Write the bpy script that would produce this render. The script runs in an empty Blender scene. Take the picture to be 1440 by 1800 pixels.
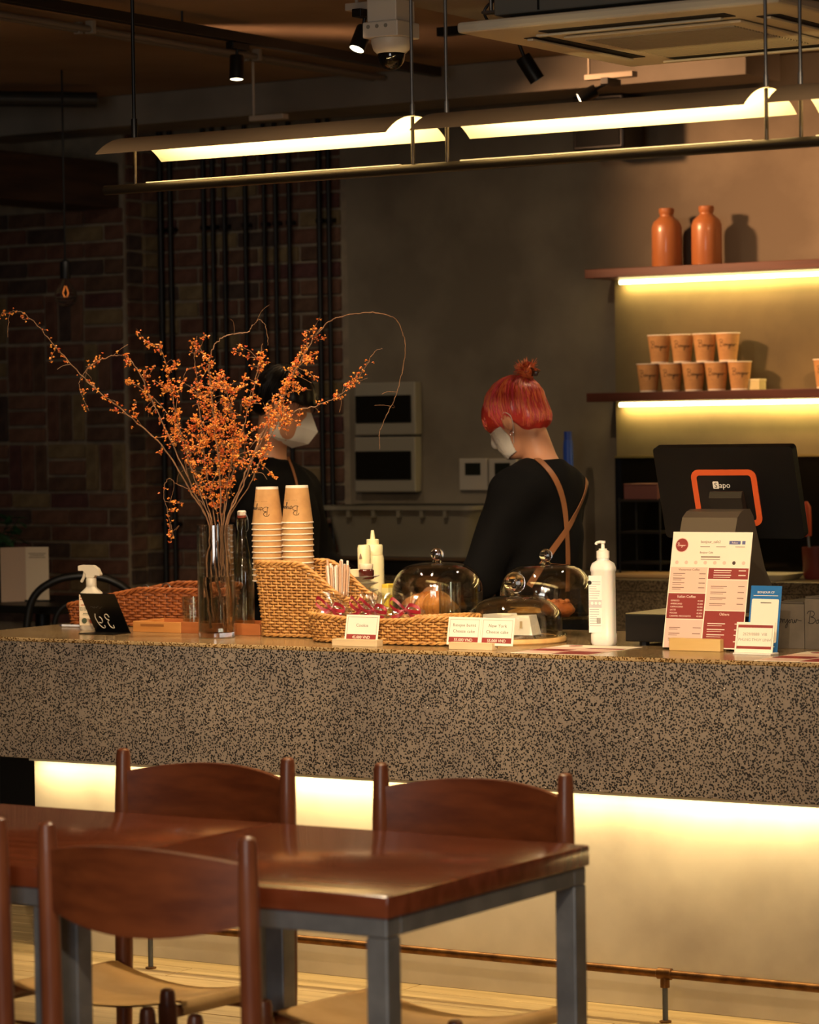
import bpy, bmesh, math, random
import numpy as np
from mathutils import Vector, Matrix

random.seed(7)
np.random.seed(7)
SC = bpy.context.scene
COL = SC.collection

# ------------------------------------------------------------------ camera
F = 5300.0                      # focal length in pixels of the 1440 x 1800 frame
CAM = Vector((0.0, 0.0, 1.57))
A = math.radians(32.4)          # the counter runs 32 degrees off the picture plane
PITCH = math.atan(148 / F)
ROLL = math.atan(0.0147)
_r0 = Vector((math.cos(A), math.sin(A), 0)); _f0 = Vector((-math.sin(A), math.cos(A), 0)); _u0 = Vector((0, 0, 1))
FWD = _f0 * math.cos(PITCH) - _u0 * math.sin(PITCH)
_u1 = _u0 * math.cos(PITCH) + _f0 * math.sin(PITCH)
RGT = _r0 * math.cos(ROLL) - _u1 * math.sin(ROLL)
UPV = _u1 * math.cos(ROLL) + _r0 * math.sin(ROLL)
cd = bpy.data.cameras.new('camera')
cam = bpy.data.objects.new('camera', cd); COL.objects.link(cam)
cam.matrix_world = Matrix(((RGT.x, UPV.x, -FWD.x, CAM.x), (RGT.y, UPV.y, -FWD.y, CAM.y), (RGT.z, UPV.z, -FWD.z, CAM.z), (0, 0, 0, 1)))
cd.sensor_fit = 'HORIZONTAL'; cd.sensor_width = 36.0; cd.lens = 36.0 * F / 1440.0
cd.clip_start = 0.1; cd.clip_end = 60
cd.dof.use_dof = True; cd.dof.focus_distance = 8.4; cd.dof.aperture_fstop = 6.2
SC.camera = cam

def pt(px, py, X=None, Y=None, Z=None, T=None):
    """the point of the room seen at a pixel, on a plane of the room (or at a depth T)"""
    d = FWD * F + RGT * (px - 720) - UPV * (py - 900)
    if T is not None: k = T / F
    elif X is not None: k = (X - CAM.x) / d.x
    elif Y is not None: k = (Y - CAM.y) / d.y
    else: k = (Z - CAM.z) / d.z
    return CAM + d * k

def depth(p): return (Vector(p) - CAM).dot(FWD)
def mpp(p): return depth(p) / F          # metres per pixel at a point

# ------------------------------------------------------------------ world and picture settings
SC.view_settings.view_transform = 'Standard'
SC.view_settings.look = 'None'
SC.view_settings.gamma = 1.0
SC.view_settings.use_curve_mapping = False
SC.view_settings.exposure = 0.12
w = bpy.data.worlds.new('room_ambient'); SC.world = w; w.use_nodes = True
w.node_tree.nodes['Background'].inputs[0].default_value = (1.0, 0.72, 0.45, 1)
w.node_tree.nodes['Background'].inputs[1].default_value = 0.03

WARM = (1.0, 0.62, 0.30)
def spot(name, loc, target, power, angle=50, blend=0.6, color=WARM, radius=0.03):
    l = bpy.data.lights.new(name, 'SPOT'); l.energy = power; l.color = color
    l.spot_size = math.radians(angle); l.spot_blend = blend; l.shadow_soft_size = radius
    o = bpy.data.objects.new(name, l); COL.objects.link(o)
    o.location = loc; o.rotation_euler = (Vector(target) - Vector(loc)).to_track_quat('-Z', 'Y').to_euler()
    return o
def area(name, loc, rot, sx, sy, power, color, spread=180):
    l = bpy.data.lights.new(name, 'AREA'); l.shape = 'RECTANGLE'; l.size = sx; l.size_y = sy
    l.energy = power; l.color = color; l.spread = math.radians(spread)
    o = bpy.data.objects.new(name, l); COL.objects.link(o); o.location = loc; o.rotation_euler = rot
    return o

# ceiling spots over the guests' side of the bar (outside the frame) and in the room behind, plus added fill spots
WHITE_WARM = (1.0, 0.76, 0.50)
for sx, tx, pw in ((-4.0, -5.75, 230), (-3.3, -5.0, 260), (-2.6, -4.3, 270), (-1.9, -3.6, 320)):
    spot('bar_spot', (sx, 4.3, 2.92), (tx, 7.35, 1.08), pw, 34, 0.75, WHITE_WARM, 0.035)
for sx in (-5.6, -4.9, -3.1):
    spot('down_spot', (sx, 7.25, 2.92), (sx, 7.45, 0.95), 90, 60, 0.8, WHITE_WARM, 0.03)
spot('table_spot', (-3.9, 5.9, 2.92), (-3.6, 4.9, 0.7), 110, 80, 0.8, WHITE_WARM)
spot('front_fill', (-1.2, 1.6, 2.92), (-3.6, 4.8, 0.7), 210, 50, 0.9, WHITE_WARM, 0.06)  # broad fill light added to brighten the table and chairs
spot('shade_fill', (-2.2, 1.2, 2.92), (-4.6, 6.4, 2.2), 24, 34, 0.9, WHITE_WARM, 0.06)  # dim fill light added to lift the outside of the lamp shades
spot('wall_spot', (-6.5, 8.55, 2.93), (-4.65, 10.75, 2.3), 520, 50, 1.0, (1.0, 0.52, 0.25), 0.10)
spot('wall_spot', (-3.3, 8.5, 2.93), (-4.35, 10.75, 2.35), 300, 46, 1.0, (1.0, 0.52, 0.25), 0.10)  # second wall spot added to fill the dark bottle shadows
spot('staff_spot', (-4.3, 8.9, 2.95), (-4.85, 8.5, 1.5), 35, 60, 0.7, WHITE_WARM)
spot('brick_spot', (-7.0, 8.9, 2.95), (-7.8, 10.75, 1.2), 12, 80, 0.9, (1.0, 0.82, 0.62))
spot('plaster_spot', (-5.6, 8.4, 2.95), (-6.2, 10.75, 1.2), 42, 72, 0.9, WHITE_WARM)
area('window_fill', (-1.5, -0.9, 1.7), (math.radians(90), 0, 0), 2.4, 1.8, 70, (1.0, 0.97, 0.93))  # soft fill added behind the camera, set as daylight from an unseen window

# ------------------------------------------------------------------ helpers
def lin(h):
    if isinstance(h, str):
        h = h.lstrip('#'); c = [int(h[i:i + 2], 16) / 255 for i in (0, 2, 4)]
    else: c = list(h)
    return tuple((x / 12.92 if x <= 0.04045 else ((x + 0.055) / 1.055) ** 2.4) for x in c) + (1.0,)

MATS = {}
def mat(name, col, rough=0.6, metal=0.0, col2=None, scale=8.0, detail=4.0, bump=0.0, bscale=None, trans=0.0, ior=1.45,
        emit=None, estr=0.0, stretch=None, coat=0.0, sheen=0.0, alpha=1.0, spec=0.5, sss=0.0, lo=0.35, hi=0.65):
    if name in MATS: return MATS[name]
    m = bpy.data.materials.new(name); m.use_nodes = True; MATS[name] = m
    nt = m.node_tree; b = nt.nodes['Principled BSDF']
    b.inputs['Base Color'].default_value = lin(col); b.inputs['Roughness'].default_value = rough
    b.inputs['Metallic'].default_value = metal; b.inputs['IOR'].default_value = ior
    b.inputs['Transmission Weight'].default_value = trans; b.inputs['Coat Weight'].default_value = coat
    b.inputs['Sheen Weight'].default_value = sheen; b.inputs['Alpha'].default_value = alpha
    b.inputs['Specular IOR Level'].default_value = spec
    if sss:
        b.inputs['Subsurface Weight'].default_value = sss; b.inputs['Subsurface Radius'].default_value = (0.01, 0.004, 0.002)
    if emit:
        b.inputs['Emission Color'].default_value = lin(emit); b.inputs['Emission Strength'].default_value = estr
    if col2 is not None or bump:
        tc = nt.nodes.new('ShaderNodeTexCoord'); mp = nt.nodes.new('ShaderNodeMapping')
        nt.links.new(tc.outputs['Object'], mp.inputs[0])
        if stretch: mp.inputs['Scale'].default_value = stretch
        if col2 is not None:
            n = nt.nodes.new('ShaderNodeTexNoise'); n.inputs['Scale'].default_value = scale; n.inputs['Detail'].default_value = detail
            nt.links.new(mp.outputs[0], n.inputs['Vector'])
            r = nt.nodes.new('ShaderNodeValToRGB'); r.color_ramp.elements[0].position = lo; r.color_ramp.elements[1].position = hi
            r.color_ramp.elements[0].color = lin(col); r.color_ramp.elements[1].color = lin(col2)
            nt.links.new(n.outputs[0], r.inputs[0]); nt.links.new(r.outputs[0], b.inputs['Base Color'])
        if bump:
            n2 = nt.nodes.new('ShaderNodeTexNoise'); n2.inputs['Scale'].default_value = bscale or scale; n2.inputs['Detail'].default_value = 6
            nt.links.new(mp.outputs[0], n2.inputs['Vector'])
            bp = nt.nodes.new('ShaderNodeBump'); bp.inputs['Strength'].default_value = bump; bp.inputs['Distance'].default_value = 0.01
            nt.links.new(n2.outputs[0], bp.inputs['Height']); nt.links.new(bp.outputs[0], b.inputs['Normal'])
    return m

class MB:
    """collects faces for one mesh"""
    def __init__(s): s.v = []; s.f = []; s.mi = []; s.cur = 0
    def add(s, vs, fs):
        o = len(s.v); s.v += [tuple(v) for v in vs]
        s.f += [tuple(i + o for i in f) for f in fs]; s.mi += [s.cur] * len(fs); return s
    def box(s, lo, hi, M=None, bev=0.0):
        x0, y0, z0 = lo; x1, y1, z1 = hi
        if bev > 0:
            bm = bmesh.new(); bmesh.ops.create_cube(bm, size=1.0)
            for v in bm.verts: v.co = Vector(((x0 + x1) / 2 + v.co.x * (x1 - x0), (y0 + y1) / 2 + v.co.y * (y1 - y0), (z0 + z1) / 2 + v.co.z * (z1 - z0)))
            bmesh.ops.bevel(bm, geom=list(bm.edges), offset=min(bev, 0.49 * min(x1 - x0, y1 - y0, z1 - z0)), segments=2, profile=0.5, affect='EDGES')
            bm.verts.index_update()
            vs = [v.co.copy() for v in bm.verts]; fs = [[v.index for v in f.verts] for f in bm.faces]; bm.free()
        else:
            vs = [Vector(c) for c in ((x0, y0, z0), (x1, y0, z0), (x1, y1, z0), (x0, y1, z0), (x0, y0, z1), (x1, y0, z1), (x1, y1, z1), (x0, y1, z1))]
            fs = [(3, 2, 1, 0), (4, 5, 6, 7), (0, 1, 5, 4), (1, 2, 6, 5), (2, 3, 7, 6), (3, 0, 4, 7)]
        if M is not None: vs = [M @ v for v in vs]
        return s.add(vs, fs)
    def lathe(s, prof, c=(0, 0, 0), n=32, M=None, close=False):
        c = Vector(c); vs = []; fs = []; m = len(prof)
        for (r, z) in prof:
            for k in range(n):
                a = 2 * math.pi * k / n; v = Vector((r * math.cos(a), r * math.sin(a), z))
                vs.append((M @ v if M is not None else v) + c)
        for i in range(m - 1 if not close else m):
            j = (i + 1) % m
            for k in range(n):
                k2 = (k + 1) % n; fs.append((i * n + k, i * n + k2, j * n + k2, j * n + k))
        if not close:
            if prof[0][0] > 1e-6: fs.append(tuple(reversed(range(n))))
            if prof[-1][0] > 1e-6: fs.append(tuple((m - 1) * n + k for k in range(n)))
        return s.add(vs, fs)
    def tube(s, pts, r, n=8, cap=True, closed=False):
        P = [Vector(p) for p in pts]; m = len(P)
        R = [r] * m if not hasattr(r, '__len__') else list(r)
        vs = []; fs = []; prev = None
        for i, p in enumerate(P):
            if closed: t = P[(i + 1) % m] - P[i - 1]
            else: t = P[min(i + 1, m - 1)] - P[max(i - 1, 0)]
            if t.length < 1e-9: t = Vector((0, 0, 1))
            t.normalize()
            if prev is None:
                a = Vector((0, 0, 1)) if abs(t.z) < 0.9 else Vector((1, 0, 0)); u = t.cross(a).normalized()
            else:
                u = prev - t * prev.dot(t)
                u = u.normalized() if u.length > 1e-6 else t.orthogonal().normalized()
            prev = u; w_ = t.cross(u)
            for k in range(n):
                a = 2 * math.pi * k / n; vs.append(p + (u * math.cos(a) + w_ * math.sin(a)) * R[i])
        for i in range(m if closed else m - 1):
            j = (i + 1) % m
            for k in range(n):
                k2 = (k + 1) % n; fs.append((i * n + k, i * n + k2, j * n + k2, j * n + k))
        if cap and not closed:
            fs.append(tuple(reversed(range(n)))); fs.append(tuple((m - 1) * n + k for k in range(n)))
        return s.add(vs, fs)
    def cyl(s, p0, p1, r0, r1=None, n=20): return s.tube([p0, p1], [r0, r0 if r1 is None else r1], n)
    def prism(s, poly, M, th):
        """a polygon in the local xy plane, thickness along local z"""
        n = len(poly)
        vs = [M @ Vector((x, y, 0)) for x, y in poly] + [M @ Vector((x, y, th)) for x, y in poly]
        fs = [tuple(reversed(range(n))), tuple(range(n, 2 * n))] + [(i, (i + 1) % n, n + (i + 1) % n, n + i) for i in range(n)]
        return s.add(vs, fs)
    def grid(s, fn, nu, nv, close_u=False):
        vs = [fn(i / (nu if close_u else nu - 1), j / (nv - 1)) for j in range(nv) for i in range(nu)]; fs = []
        for j in range(nv - 1):
            for i in range(nu if close_u else nu - 1):
                i2 = (i + 1) % nu; fs.append((j * nu + i, j * nu + i2, (j + 1) * nu + i2, (j + 1) * nu + i))
        return s.add(vs, fs)
    def sphere(s, c, r, n=16, m=10, M=None):
        rr = r if hasattr(r, '__len__') else (r, r, r); c = Vector(c); vs = []; fs = []
        for j in range(m + 1):
            th = math.pi * j / m
            for i in range(n):
                a = 2 * math.pi * i / n; v = Vector((rr[0] * math.sin(th) * math.cos(a), rr[1] * math.sin(th) * math.sin(a), rr[2] * math.cos(th)))
                vs.append((M @ v if M is not None else v) + c)
        for j in range(m):
            for i in range(n):
                i2 = (i + 1) % n; fs.append((j * n + i, (j + 1) * n + i, (j + 1) * n + i2, j * n + i2))
        return s.add(vs, fs)
    def mesh(s, name):
        me = bpy.data.meshes.new(name); me.from_pydata(s.v, [], s.f); return me
    def build(s, name, m, parent=None, smooth=False, loc=None, clean=False):
        me = s.mesh(name)
        ms = m if isinstance(m, (list, tuple)) else [m]
        for x in ms: me.materials.append(x)
        if len(ms) > 1: me.polygons.foreach_set('material_index', s.mi)
        if clean or True:
            bm = bmesh.new(); bm.from_mesh(me)
            if clean: bmesh.ops.remove_doubles(bm, verts=bm.verts, dist=1e-5)
            bmesh.ops.recalc_face_normals(bm, faces=bm.faces); bm.to_mesh(me); bm.free()
        if smooth:
            me.polygons.foreach_set('use_smooth', [True] * len(me.polygons))
            if smooth != 'all': me.set_sharp_from_angle(angle=math.radians(40))
        me.update()
        return link(name, me, parent, loc)

def link(name, data, parent=None, loc=None):
    o = bpy.data.objects.new(name, data); COL.objects.link(o)
    if parent is not None: o.parent = parent
    if loc is not None: o.location = loc
    return o
def tag(o, label=None, cat=None, group=None, kind=None):
    if label: o['label'] = label
    if cat: o['category'] = cat
    if group: o['group'] = group
    if kind: o['kind'] = kind
    return o
def thing(name, label, cat, loc=(0, 0, 0), rz=0.0, group=None):
    e = bpy.data.objects.new(name, None); COL.objects.link(e); e.empty_display_size = 0.05
    e.location = loc; e.rotation_euler = (0, 0, rz); tag(e, label, cat, group); return e
def dup(root, loc, rz=None, label=None):
    r = root.copy(); COL.objects.link(r); r.location = loc
    if rz is not None: r.rotation_euler = (0, 0, rz)
    if label: r['label'] = label
    for ch in root.children:
        c = ch.copy(); COL.objects.link(c); c.parent = r
        for g in ch.children:
            d = g.copy(); COL.objects.link(d); d.parent = c
    return r
def text_mesh(s, size, ext=0.0002, align='CENTER', spacing=1.0):
    cu = bpy.data.curves.new('lettering', 'FONT'); cu.body = s; cu.size = size; cu.extrude = ext; cu.align_x = align; cu.resolution_u = 3
    cu.space_character = spacing
    o = bpy.data.objects.new('lettering', cu); COL.objects.link(o)
    dg = bpy.context.evaluated_depsgraph_get()
    me = bpy.data.meshes.new_from_object(o.evaluated_get(dg))
    bpy.data.objects.remove(o); bpy.data.curves.remove(cu)
    return me
def text(s, size, m, parent, M, name='lettering', align='CENTER', ext=0.0002, spacing=1.0):
    me = text_mesh(s, size, ext, align, spacing); me.transform(M); me.materials.clear(); me.materials.append(m)
    return link(name, me, parent)
def smoothline(pts, n=8):
    """Catmull-Rom through points"""
    P = [Vector(p) for p in pts]; out = []
    for i in range(len(P) - 1):
        p0 = P[max(i - 1, 0)]; p1 = P[i]; p2 = P[i + 1]; p3 = P[min(i + 2, len(P) - 1)]
        for k in range(n):
            t = k / n
            out.append(0.5 * ((2 * p1) + (p2 - p0) * t + (2 * p0 - 5 * p1 + 4 * p2 - p3) * t * t + (3 * p1 - p0 - 3 * p2 + p3) * t ** 3))
    out.append(P[-1]); return out
def axes(o, x, y, z):
    x = Vector(x); y = Vector(y); z = Vector(z); o = Vector(o)
    return Matrix(((x.x, y.x, z.x, o.x), (x.y, y.y, z.y, o.y), (x.z, y.z, z.z, o.z), (0, 0, 0, 1)))
def Rz(a): return Matrix.Rotation(a, 4, 'Z')
def Rx(a): return Matrix.Rotation(a, 4, 'X')
def Ry(a): return Matrix.Rotation(a, 4, 'Y')
def Tr(x, y, z): return Matrix.Translation((x, y, z))

# signed distance modelling for the organic shapes -----------------------------
def surface_nets(f, lo, hi, step):
    lo = np.array(lo, float); hi = np.array(hi, float)
    n = np.ceil((hi - lo) / step).astype(int) + 1
    ax = [lo[i] + step * np.arange(n[i]) for i in range(3)]
    X, Y, Z = np.meshgrid(*ax, indexing='ij')
    V = f(X, Y, Z); ins = V < 0
    cs = [(i, j, k) for i in (0, 1) for j in (0, 1) for k in (0, 1)]
    sl = lambda a, c: a[c[0]:a.shape[0] - 1 + c[0], c[1]:a.shape[1] - 1 + c[1], c[2]:a.shape[2] - 1 + c[2]]
    cnt = sum(sl(ins, c).astype(int) for c in cs)
    mask = (cnt > 0) & (cnt < 8)
    idx = -np.ones(mask.shape, int); idx[mask] = np.arange(mask.sum())
    acc = np.zeros((mask.sum(), 3)); num = np.zeros(mask.sum())
    G = [X, Y, Z]
    for a in cs:
        for d in range(3):
            if a[d]: continue
            b = list(a); b[d] = 1
            va = sl(V, a)[mask]; vb = sl(V, b)[mask]; cr = (va < 0) != (vb < 0)
            t = np.where(cr, va / np.where(cr, va - vb, 1), 0)
            for q in range(3):
                pa = sl(G[q], a)[mask]; pb = sl(G[q], b)[mask]
                acc[:, q] += np.where(cr, pa + t * (pb - pa), 0)
            num += cr
    P = acc / num[:, None]
    faces = []
    for d in range(3):
        e1, e2 = [(1, 2), (2, 0), (0, 1)][d]
        s0 = [slice(None)] * 3; s1 = [slice(None)] * 3
        s0[d] = slice(0, -1); s1[d] = slice(1, None)
        a = ins[tuple(s0)]; b = ins[tuple(s1)]
        ij = np.argwhere(a != b)
        ok = (ij[:, e1] > 0) & (ij[:, e2] > 0) & (ij[:, e1] < n[e1] - 1) & (ij[:, e2] < n[e2] - 1)
        ij = ij[ok]
        if not len(ij): continue
        flip = ~a[tuple(ij.T)]
        def cell(o1, o2):
            c = ij.copy(); c[:, e1] += o1; c[:, e2] += o2; return idx[tuple(c.T)]
        q = np.stack([cell(-1, -1), cell(0, -1), cell(0, 0), cell(-1, 0)], 1)
        q[flip] = q[flip][:, ::-1]
        faces.append(q)
    return P, np.concatenate(faces)
def sdf_obj(name, f, lo, hi, step, m, parent=None, relax=2, xf=None):
    P, Fq = surface_nets(f, lo, hi, step)
    for _ in range(relax):
        S = np.zeros_like(P); c = np.zeros(len(P))
        for i in range(4):
            j = (i + 1) % 4
            np.add.at(S, Fq[:, i], P[Fq[:, j]]); np.add.at(c, Fq[:, i], 1)
            np.add.at(S, Fq[:, j], P[Fq[:, i]]); np.add.at(c, Fq[:, j], 1)
        P = 0.5 * P + 0.5 * S / np.maximum(c, 1)[:, None]
    if xf is not None: P = xf(P)
    me = bpy.data.meshes.new(name); me.from_pydata(P.tolist(), [], Fq.tolist())
    me.polygons.foreach_set('use_smooth', [True] * len(me.polygons)); me.materials.append(m); me.update()
    return link(name, me, parent)
def smin(a, b, k):
    h = np.clip(0.5 + 0.5 * (b - a) / k, 0, 1); return b + (a - b) * h - k * h * (1 - h)
def smax(a, b, k): return -smin(-a, -b, k)
def s_ell(X, Y, Z, c, r):
    x = (X - c[0]) / r[0]; y = (Y - c[1]) / r[1]; z = (Z - c[2]) / r[2]
    k0 = np.sqrt(x * x + y * y + z * z); k1 = np.sqrt((x / r[0]) ** 2 + (y / r[1]) ** 2 + (z / r[2]) ** 2) + 1e-9
    return k0 * (k0 - 1) / k1
def s_cap(X, Y, Z, a, b, ra, rb):
    a = np.array(a, float); b = np.array(b, float); d = b - a; L = (d * d).sum() + 1e-12
    h = np.clip(((X - a[0]) * d[0] + (Y - a[1]) * d[1] + (Z - a[2]) * d[2]) / L, 0, 1)
    return np.sqrt((X - a[0] - h * d[0]) ** 2 + (Y - a[1] - h * d[1]) ** 2 + (Z - a[2] - h * d[2]) ** 2) - (ra + (rb - ra) * h)

# ------------------------------------------------------------------ materials of the room
def speckle_mat(name, base, dark, light, rough, sc=1.0, bump=0.25):
    m = bpy.data.materials.new(name); m.use_nodes = True; nt = m.node_tree; b = nt.nodes['Principled BSDF']
    N = nt.nodes.new; L = nt.links.new
    tc = N('ShaderNodeTexCoord')
    n1 = N('ShaderNodeTexNoise'); n1.inputs['Scale'].default_value = 175 * sc; n1.inputs['Detail'].default_value = 4.0; n1.inputs['Roughness'].default_value = 0.7
    n2 = N('ShaderNodeTexVoronoi'); n2.inputs['Scale'].default_value = 95 * sc
    n3 = N('ShaderNodeTexNoise'); n3.inputs['Scale'].default_value = 3.5; n3.inputs['Detail'].default_value = 5
    for n in (n1, n2, n3): L(tc.outputs['Object'], n.inputs['Vector'])
    n2.inputs['Scale'].default_value = 170 * sc
    ma = N('ShaderNodeMath'); ma.operation = 'MULTIPLY_ADD'; ma.inputs[1].default_value = 0.9; L(n1.outputs[0], ma.inputs[0]); L(n2.outputs['Distance'], ma.inputs[2])
    r1 = N('ShaderNodeValToRGB'); r1.color_ramp.elements[0].position = 0.87; r1.color_ramp.elements[1].position = 0.94
    r1.color_ramp.elements[0].color = lin(dark); r1.color_ramp.elements[1].color = (1, 1, 1, 1)
    L(ma.outputs[0], r1.inputs[0])
    r3 = N('ShaderNodeValToRGB'); r3.color_ramp.elements[0].position = 0.3; r3.color_ramp.elements[1].position = 0.7
    bb = lin(base); r3.color_ramp.elements[0].color = (bb[0] * 0.75, bb[1] * 0.74, bb[2] * 0.76, 1); r3.color_ramp.elements[1].color = (bb[0] * 1.15, bb[1] * 1.12, bb[2] * 1.05, 1)
    L(n3.outputs[0], r3.inputs[0])
    mx = N('ShaderNodeMix'); mx.data_type = 'RGBA'; mx.blend_type = 'MULTIPLY'; mx.inputs[0].default_value = 1.0
    L(r3.outputs[0], mx.inputs[6]); L(r1.outputs[0], mx.inputs[7])
    r2 = N('ShaderNodeValToRGB'); r2.color_ramp.elements[0].position = 0.045; r2.color_ramp.elements[1].position = 0.06
    r2.color_ramp.elements[0].color = (1, 1, 1, 1); r2.color_ramp.elements[1].color = (0, 0, 0, 1)
    n4 = N('ShaderNodeTexVoronoi'); n4.inputs['Scale'].default_value = 30 * sc; L(tc.outputs['Object'], n4.inputs['Vector']); L(n4.outputs['Distance'], r2.inputs[0])
    mx2 = N('ShaderNodeMix'); mx2.data_type = 'RGBA'; L(r2.outputs[0], mx2.inputs[0]); L(mx.outputs[2], mx2.inputs[6]); mx2.inputs[7].default_value = lin(light)
    L(mx2.outputs[2], b.inputs['Base Color']); b.inputs['Roughness'].default_value = rough
    if bump:
        bp = N('ShaderNodeBump'); bp.inputs['Strength'].default_value = bump; bp.inputs['Distance'].default_value = 0.004
        L(r1.outputs[0], bp.inputs['Height']); L(bp.outputs[0], b.inputs['Normal'])
    MATS[name] = m; return m
M_SLAB = speckle_mat('pitted_terrazzo', '#80756a', '#120e0b', '#d8cdb8', 0.55)
M_TOP = speckle_mat('polished_terrazzo', '#a48c66', '#8a7452', '#c8b898', 0.2, 1.0, 0.0)
M_BACKTOP = speckle_mat('counter_stone', '#75664f', '#4a3e2c', '#a0947c', 0.35, 1.0, 0.0)
M_CONC = mat('plaster_grey', '#665c4d', 0.85, col2='#857a67', scale=2.2, detail=7, bump=0.15, bscale=9)
M_BASE = mat('plaster_base', '#a29580', 0.75, col2='#c2b69c', scale=2.5, detail=8, bump=0.08, bscale=14, lo=0.3, hi=0.6)
M_CEIL = mat('concrete_ceiling', '#84694f', 0.9, col2='#a3876b', scale=1.3, detail=8, bump=0.1, bscale=8)
M_BEAM = mat('painted_beam', '#7d7467', 0.8, col2='#8f8678', scale=3, detail=5)
M_FLOOR = mat('floor_boards', '#a58c62', 0.5, col2='#c0a678', scale=3.0, detail=6, stretch=(0.6, 9, 1), bump=0.05, bscale=12)
M_MORTAR = mat('mortar', '#7d7060', 0.95, col2='#94866f', scale=12, detail=5, bump=0.3, bscale=40)
BRICKS = [mat('brick_%s' % n, a, 0.9, col2=b, scale=22, detail=6, bump=0.4, bscale=60) for n, a, b in
          (('red', '#523426', '#674637'), ('rust', '#5b3f2f', '#704f3d'), ('brown', '#483224', '#5e4534'), ('dark', '#372a24', '#4b3a31'), ('olive', '#665439', '#7d6a4a'), ('plum', '#472a26', '#5a3833'))]
M_BLACK = mat('black_paint', '#0d0c0b', 0.45)
M_BLACKGLOSS = mat('black_gloss', '#080808', 0.2)
M_STEEL = mat('brushed_steel', '#8a8884', 0.35, 0.9, col2='#6f6d69', scale=30, stretch=(1, 1, 0.1))
M_DARKWOOD = mat('dark_wood', '#3a1a0e', 0.5, col2='#4d2414', scale=14, stretch=(0.15, 2, 2), detail=6)

CZ = 0.95          # bar top
YF = 7.09          # bar front
def struct(o): o['kind'] = 'structure'; return o

# floor and ceiling ------------------------------------------------------------
fl = struct(MB().box((-14, -1.0, -0.2), (2.5, 12.5, -0.012)).build('floor', M_FLOOR))
# boards near the bar
me_b = MB().box((-1.1, -0.065, -0.012), (1.1, 0.065, 0.0), bev=0.0025).mesh('board'); me_b.materials.append(M_FLOOR)
k = 0
for r in range(9):
    for c in range(4):
        b = link('board', me_b, fl, (-1.6 - c * 2.204 - (0.73 * r) % 2.2 + 1.1, 7.66 - r * 0.1335, 0.0)); k += 1
MB().box((-14, -1.0, -0.012), (2.5, 6.52, -0.0005)).build('boards', M_FLOOR, fl)['kind'] = 'stuff'
CEIL = 3.0
struct(MB().box((-14, -1.0, CEIL), (2.5, 12.5, CEIL + 0.2)).build('ceiling', M_CEIL))
b = struct(MB().box((-8.75, 10.2, 2.868), (-4.96, 10.498, CEIL - 0.001), bev=0.004).build('trim_1', M_BEAM)); b['label'] = 'grey painted beam crossing under the ceiling before the brick wall'
b = struct(MB().box((-4.72, 7.0, 2.80), (-4.30, 8.6, CEIL - 0.001), bev=0.004).build('trim_2', M_BEAM)); b['label'] = 'pale boxed beam running back beside the air conditioner'

# brick walls ------------------------------------------------------------------
YB = 10.75; YL = 10.5; XP = -8.12; XC = -7.11
wl = struct(MB().box((-11.0, YL, 0.0), (XP - 0.001, YB + 0.25, CEIL - 0.002)).build('wall_left', M_MORTAR))
wb = struct(MB().box((XP, YB, 0.0), (XC - 0.001, YB + 0.25, CEIL - 0.002)).build('wall_back', M_MORTAR))
def brick_meshes(lx, ly, lz, n=3):
    out = []
    for mi, m in enumerate(BRICKS):
        rnd = random.Random(mi * 17 + int(lx * 1000))
        mb = MB().box((-lx / 2, -ly / 2, -lz / 2), (lx / 2, ly / 2, lz / 2), bev=0.005)
        mb.v = [(x + rnd.uniform(-.0025, .0025), y + rnd.uniform(-.002, .002), z + rnd.uniform(-.0025, .0025)) for x, y, z in mb.v]
        me = mb.mesh('brick'); me.materials.append(m); out.append(me)
    return out
BW = [0.3, 0.18, 0.2, 0.14, 0.1, 0.08]
def pick(ms): return random.choices(ms, BW)[0]
BL, BH, CO = 0.205, 0.062, 0.0735
stretch_m = brick_meshes(BL, 0.03, BH); head_m = brick_meshes(0.097, 0.03, BH); half_m = brick_meshes(0.1, 0.03, BH)
rise_m = brick_meshes(0.062, 0.03, 0.205)
def brick(me, x, y, z, par, rz=0.0):
    o = link('brick', me, par, (x, y + random.uniform(-.003, .003), z)); o.rotation_euler = (0, 0, rz); return o
# recessed part: running bond with some headers
z = 0.93; r = 0
while z < 2.86:
    x = XP + 0.005 + (0.11 if r % 2 else 0.0)
    if r % 2: brick(pick(head_m), XP + 0.055, YB + 0.002, z, wb)
    while x < XC - 0.06:
        if XC - x < 0.205: 
            brick(pick(head_m), x + 0.05, YB + 0.002, z, wb); x += 0.11; continue
        brick(pick(stretch_m), x + BL / 2, YB + 0.002, z, wb); x += BL + 0.012
    z += CO; r += 1
# return of the pier (faces along the bar)
z = 0.93; r = 0
while z < 2.86:
    for q in (0.062, 0.178):
        o = brick(pick(head_m), 0, 0, 0, wl); o.location = (XP - 0.002 + random.uniform(-.003, .003), YL + q, z); o.rotation_euler = (0, 0, math.pi / 2)
    z += CO; r += 1
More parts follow.
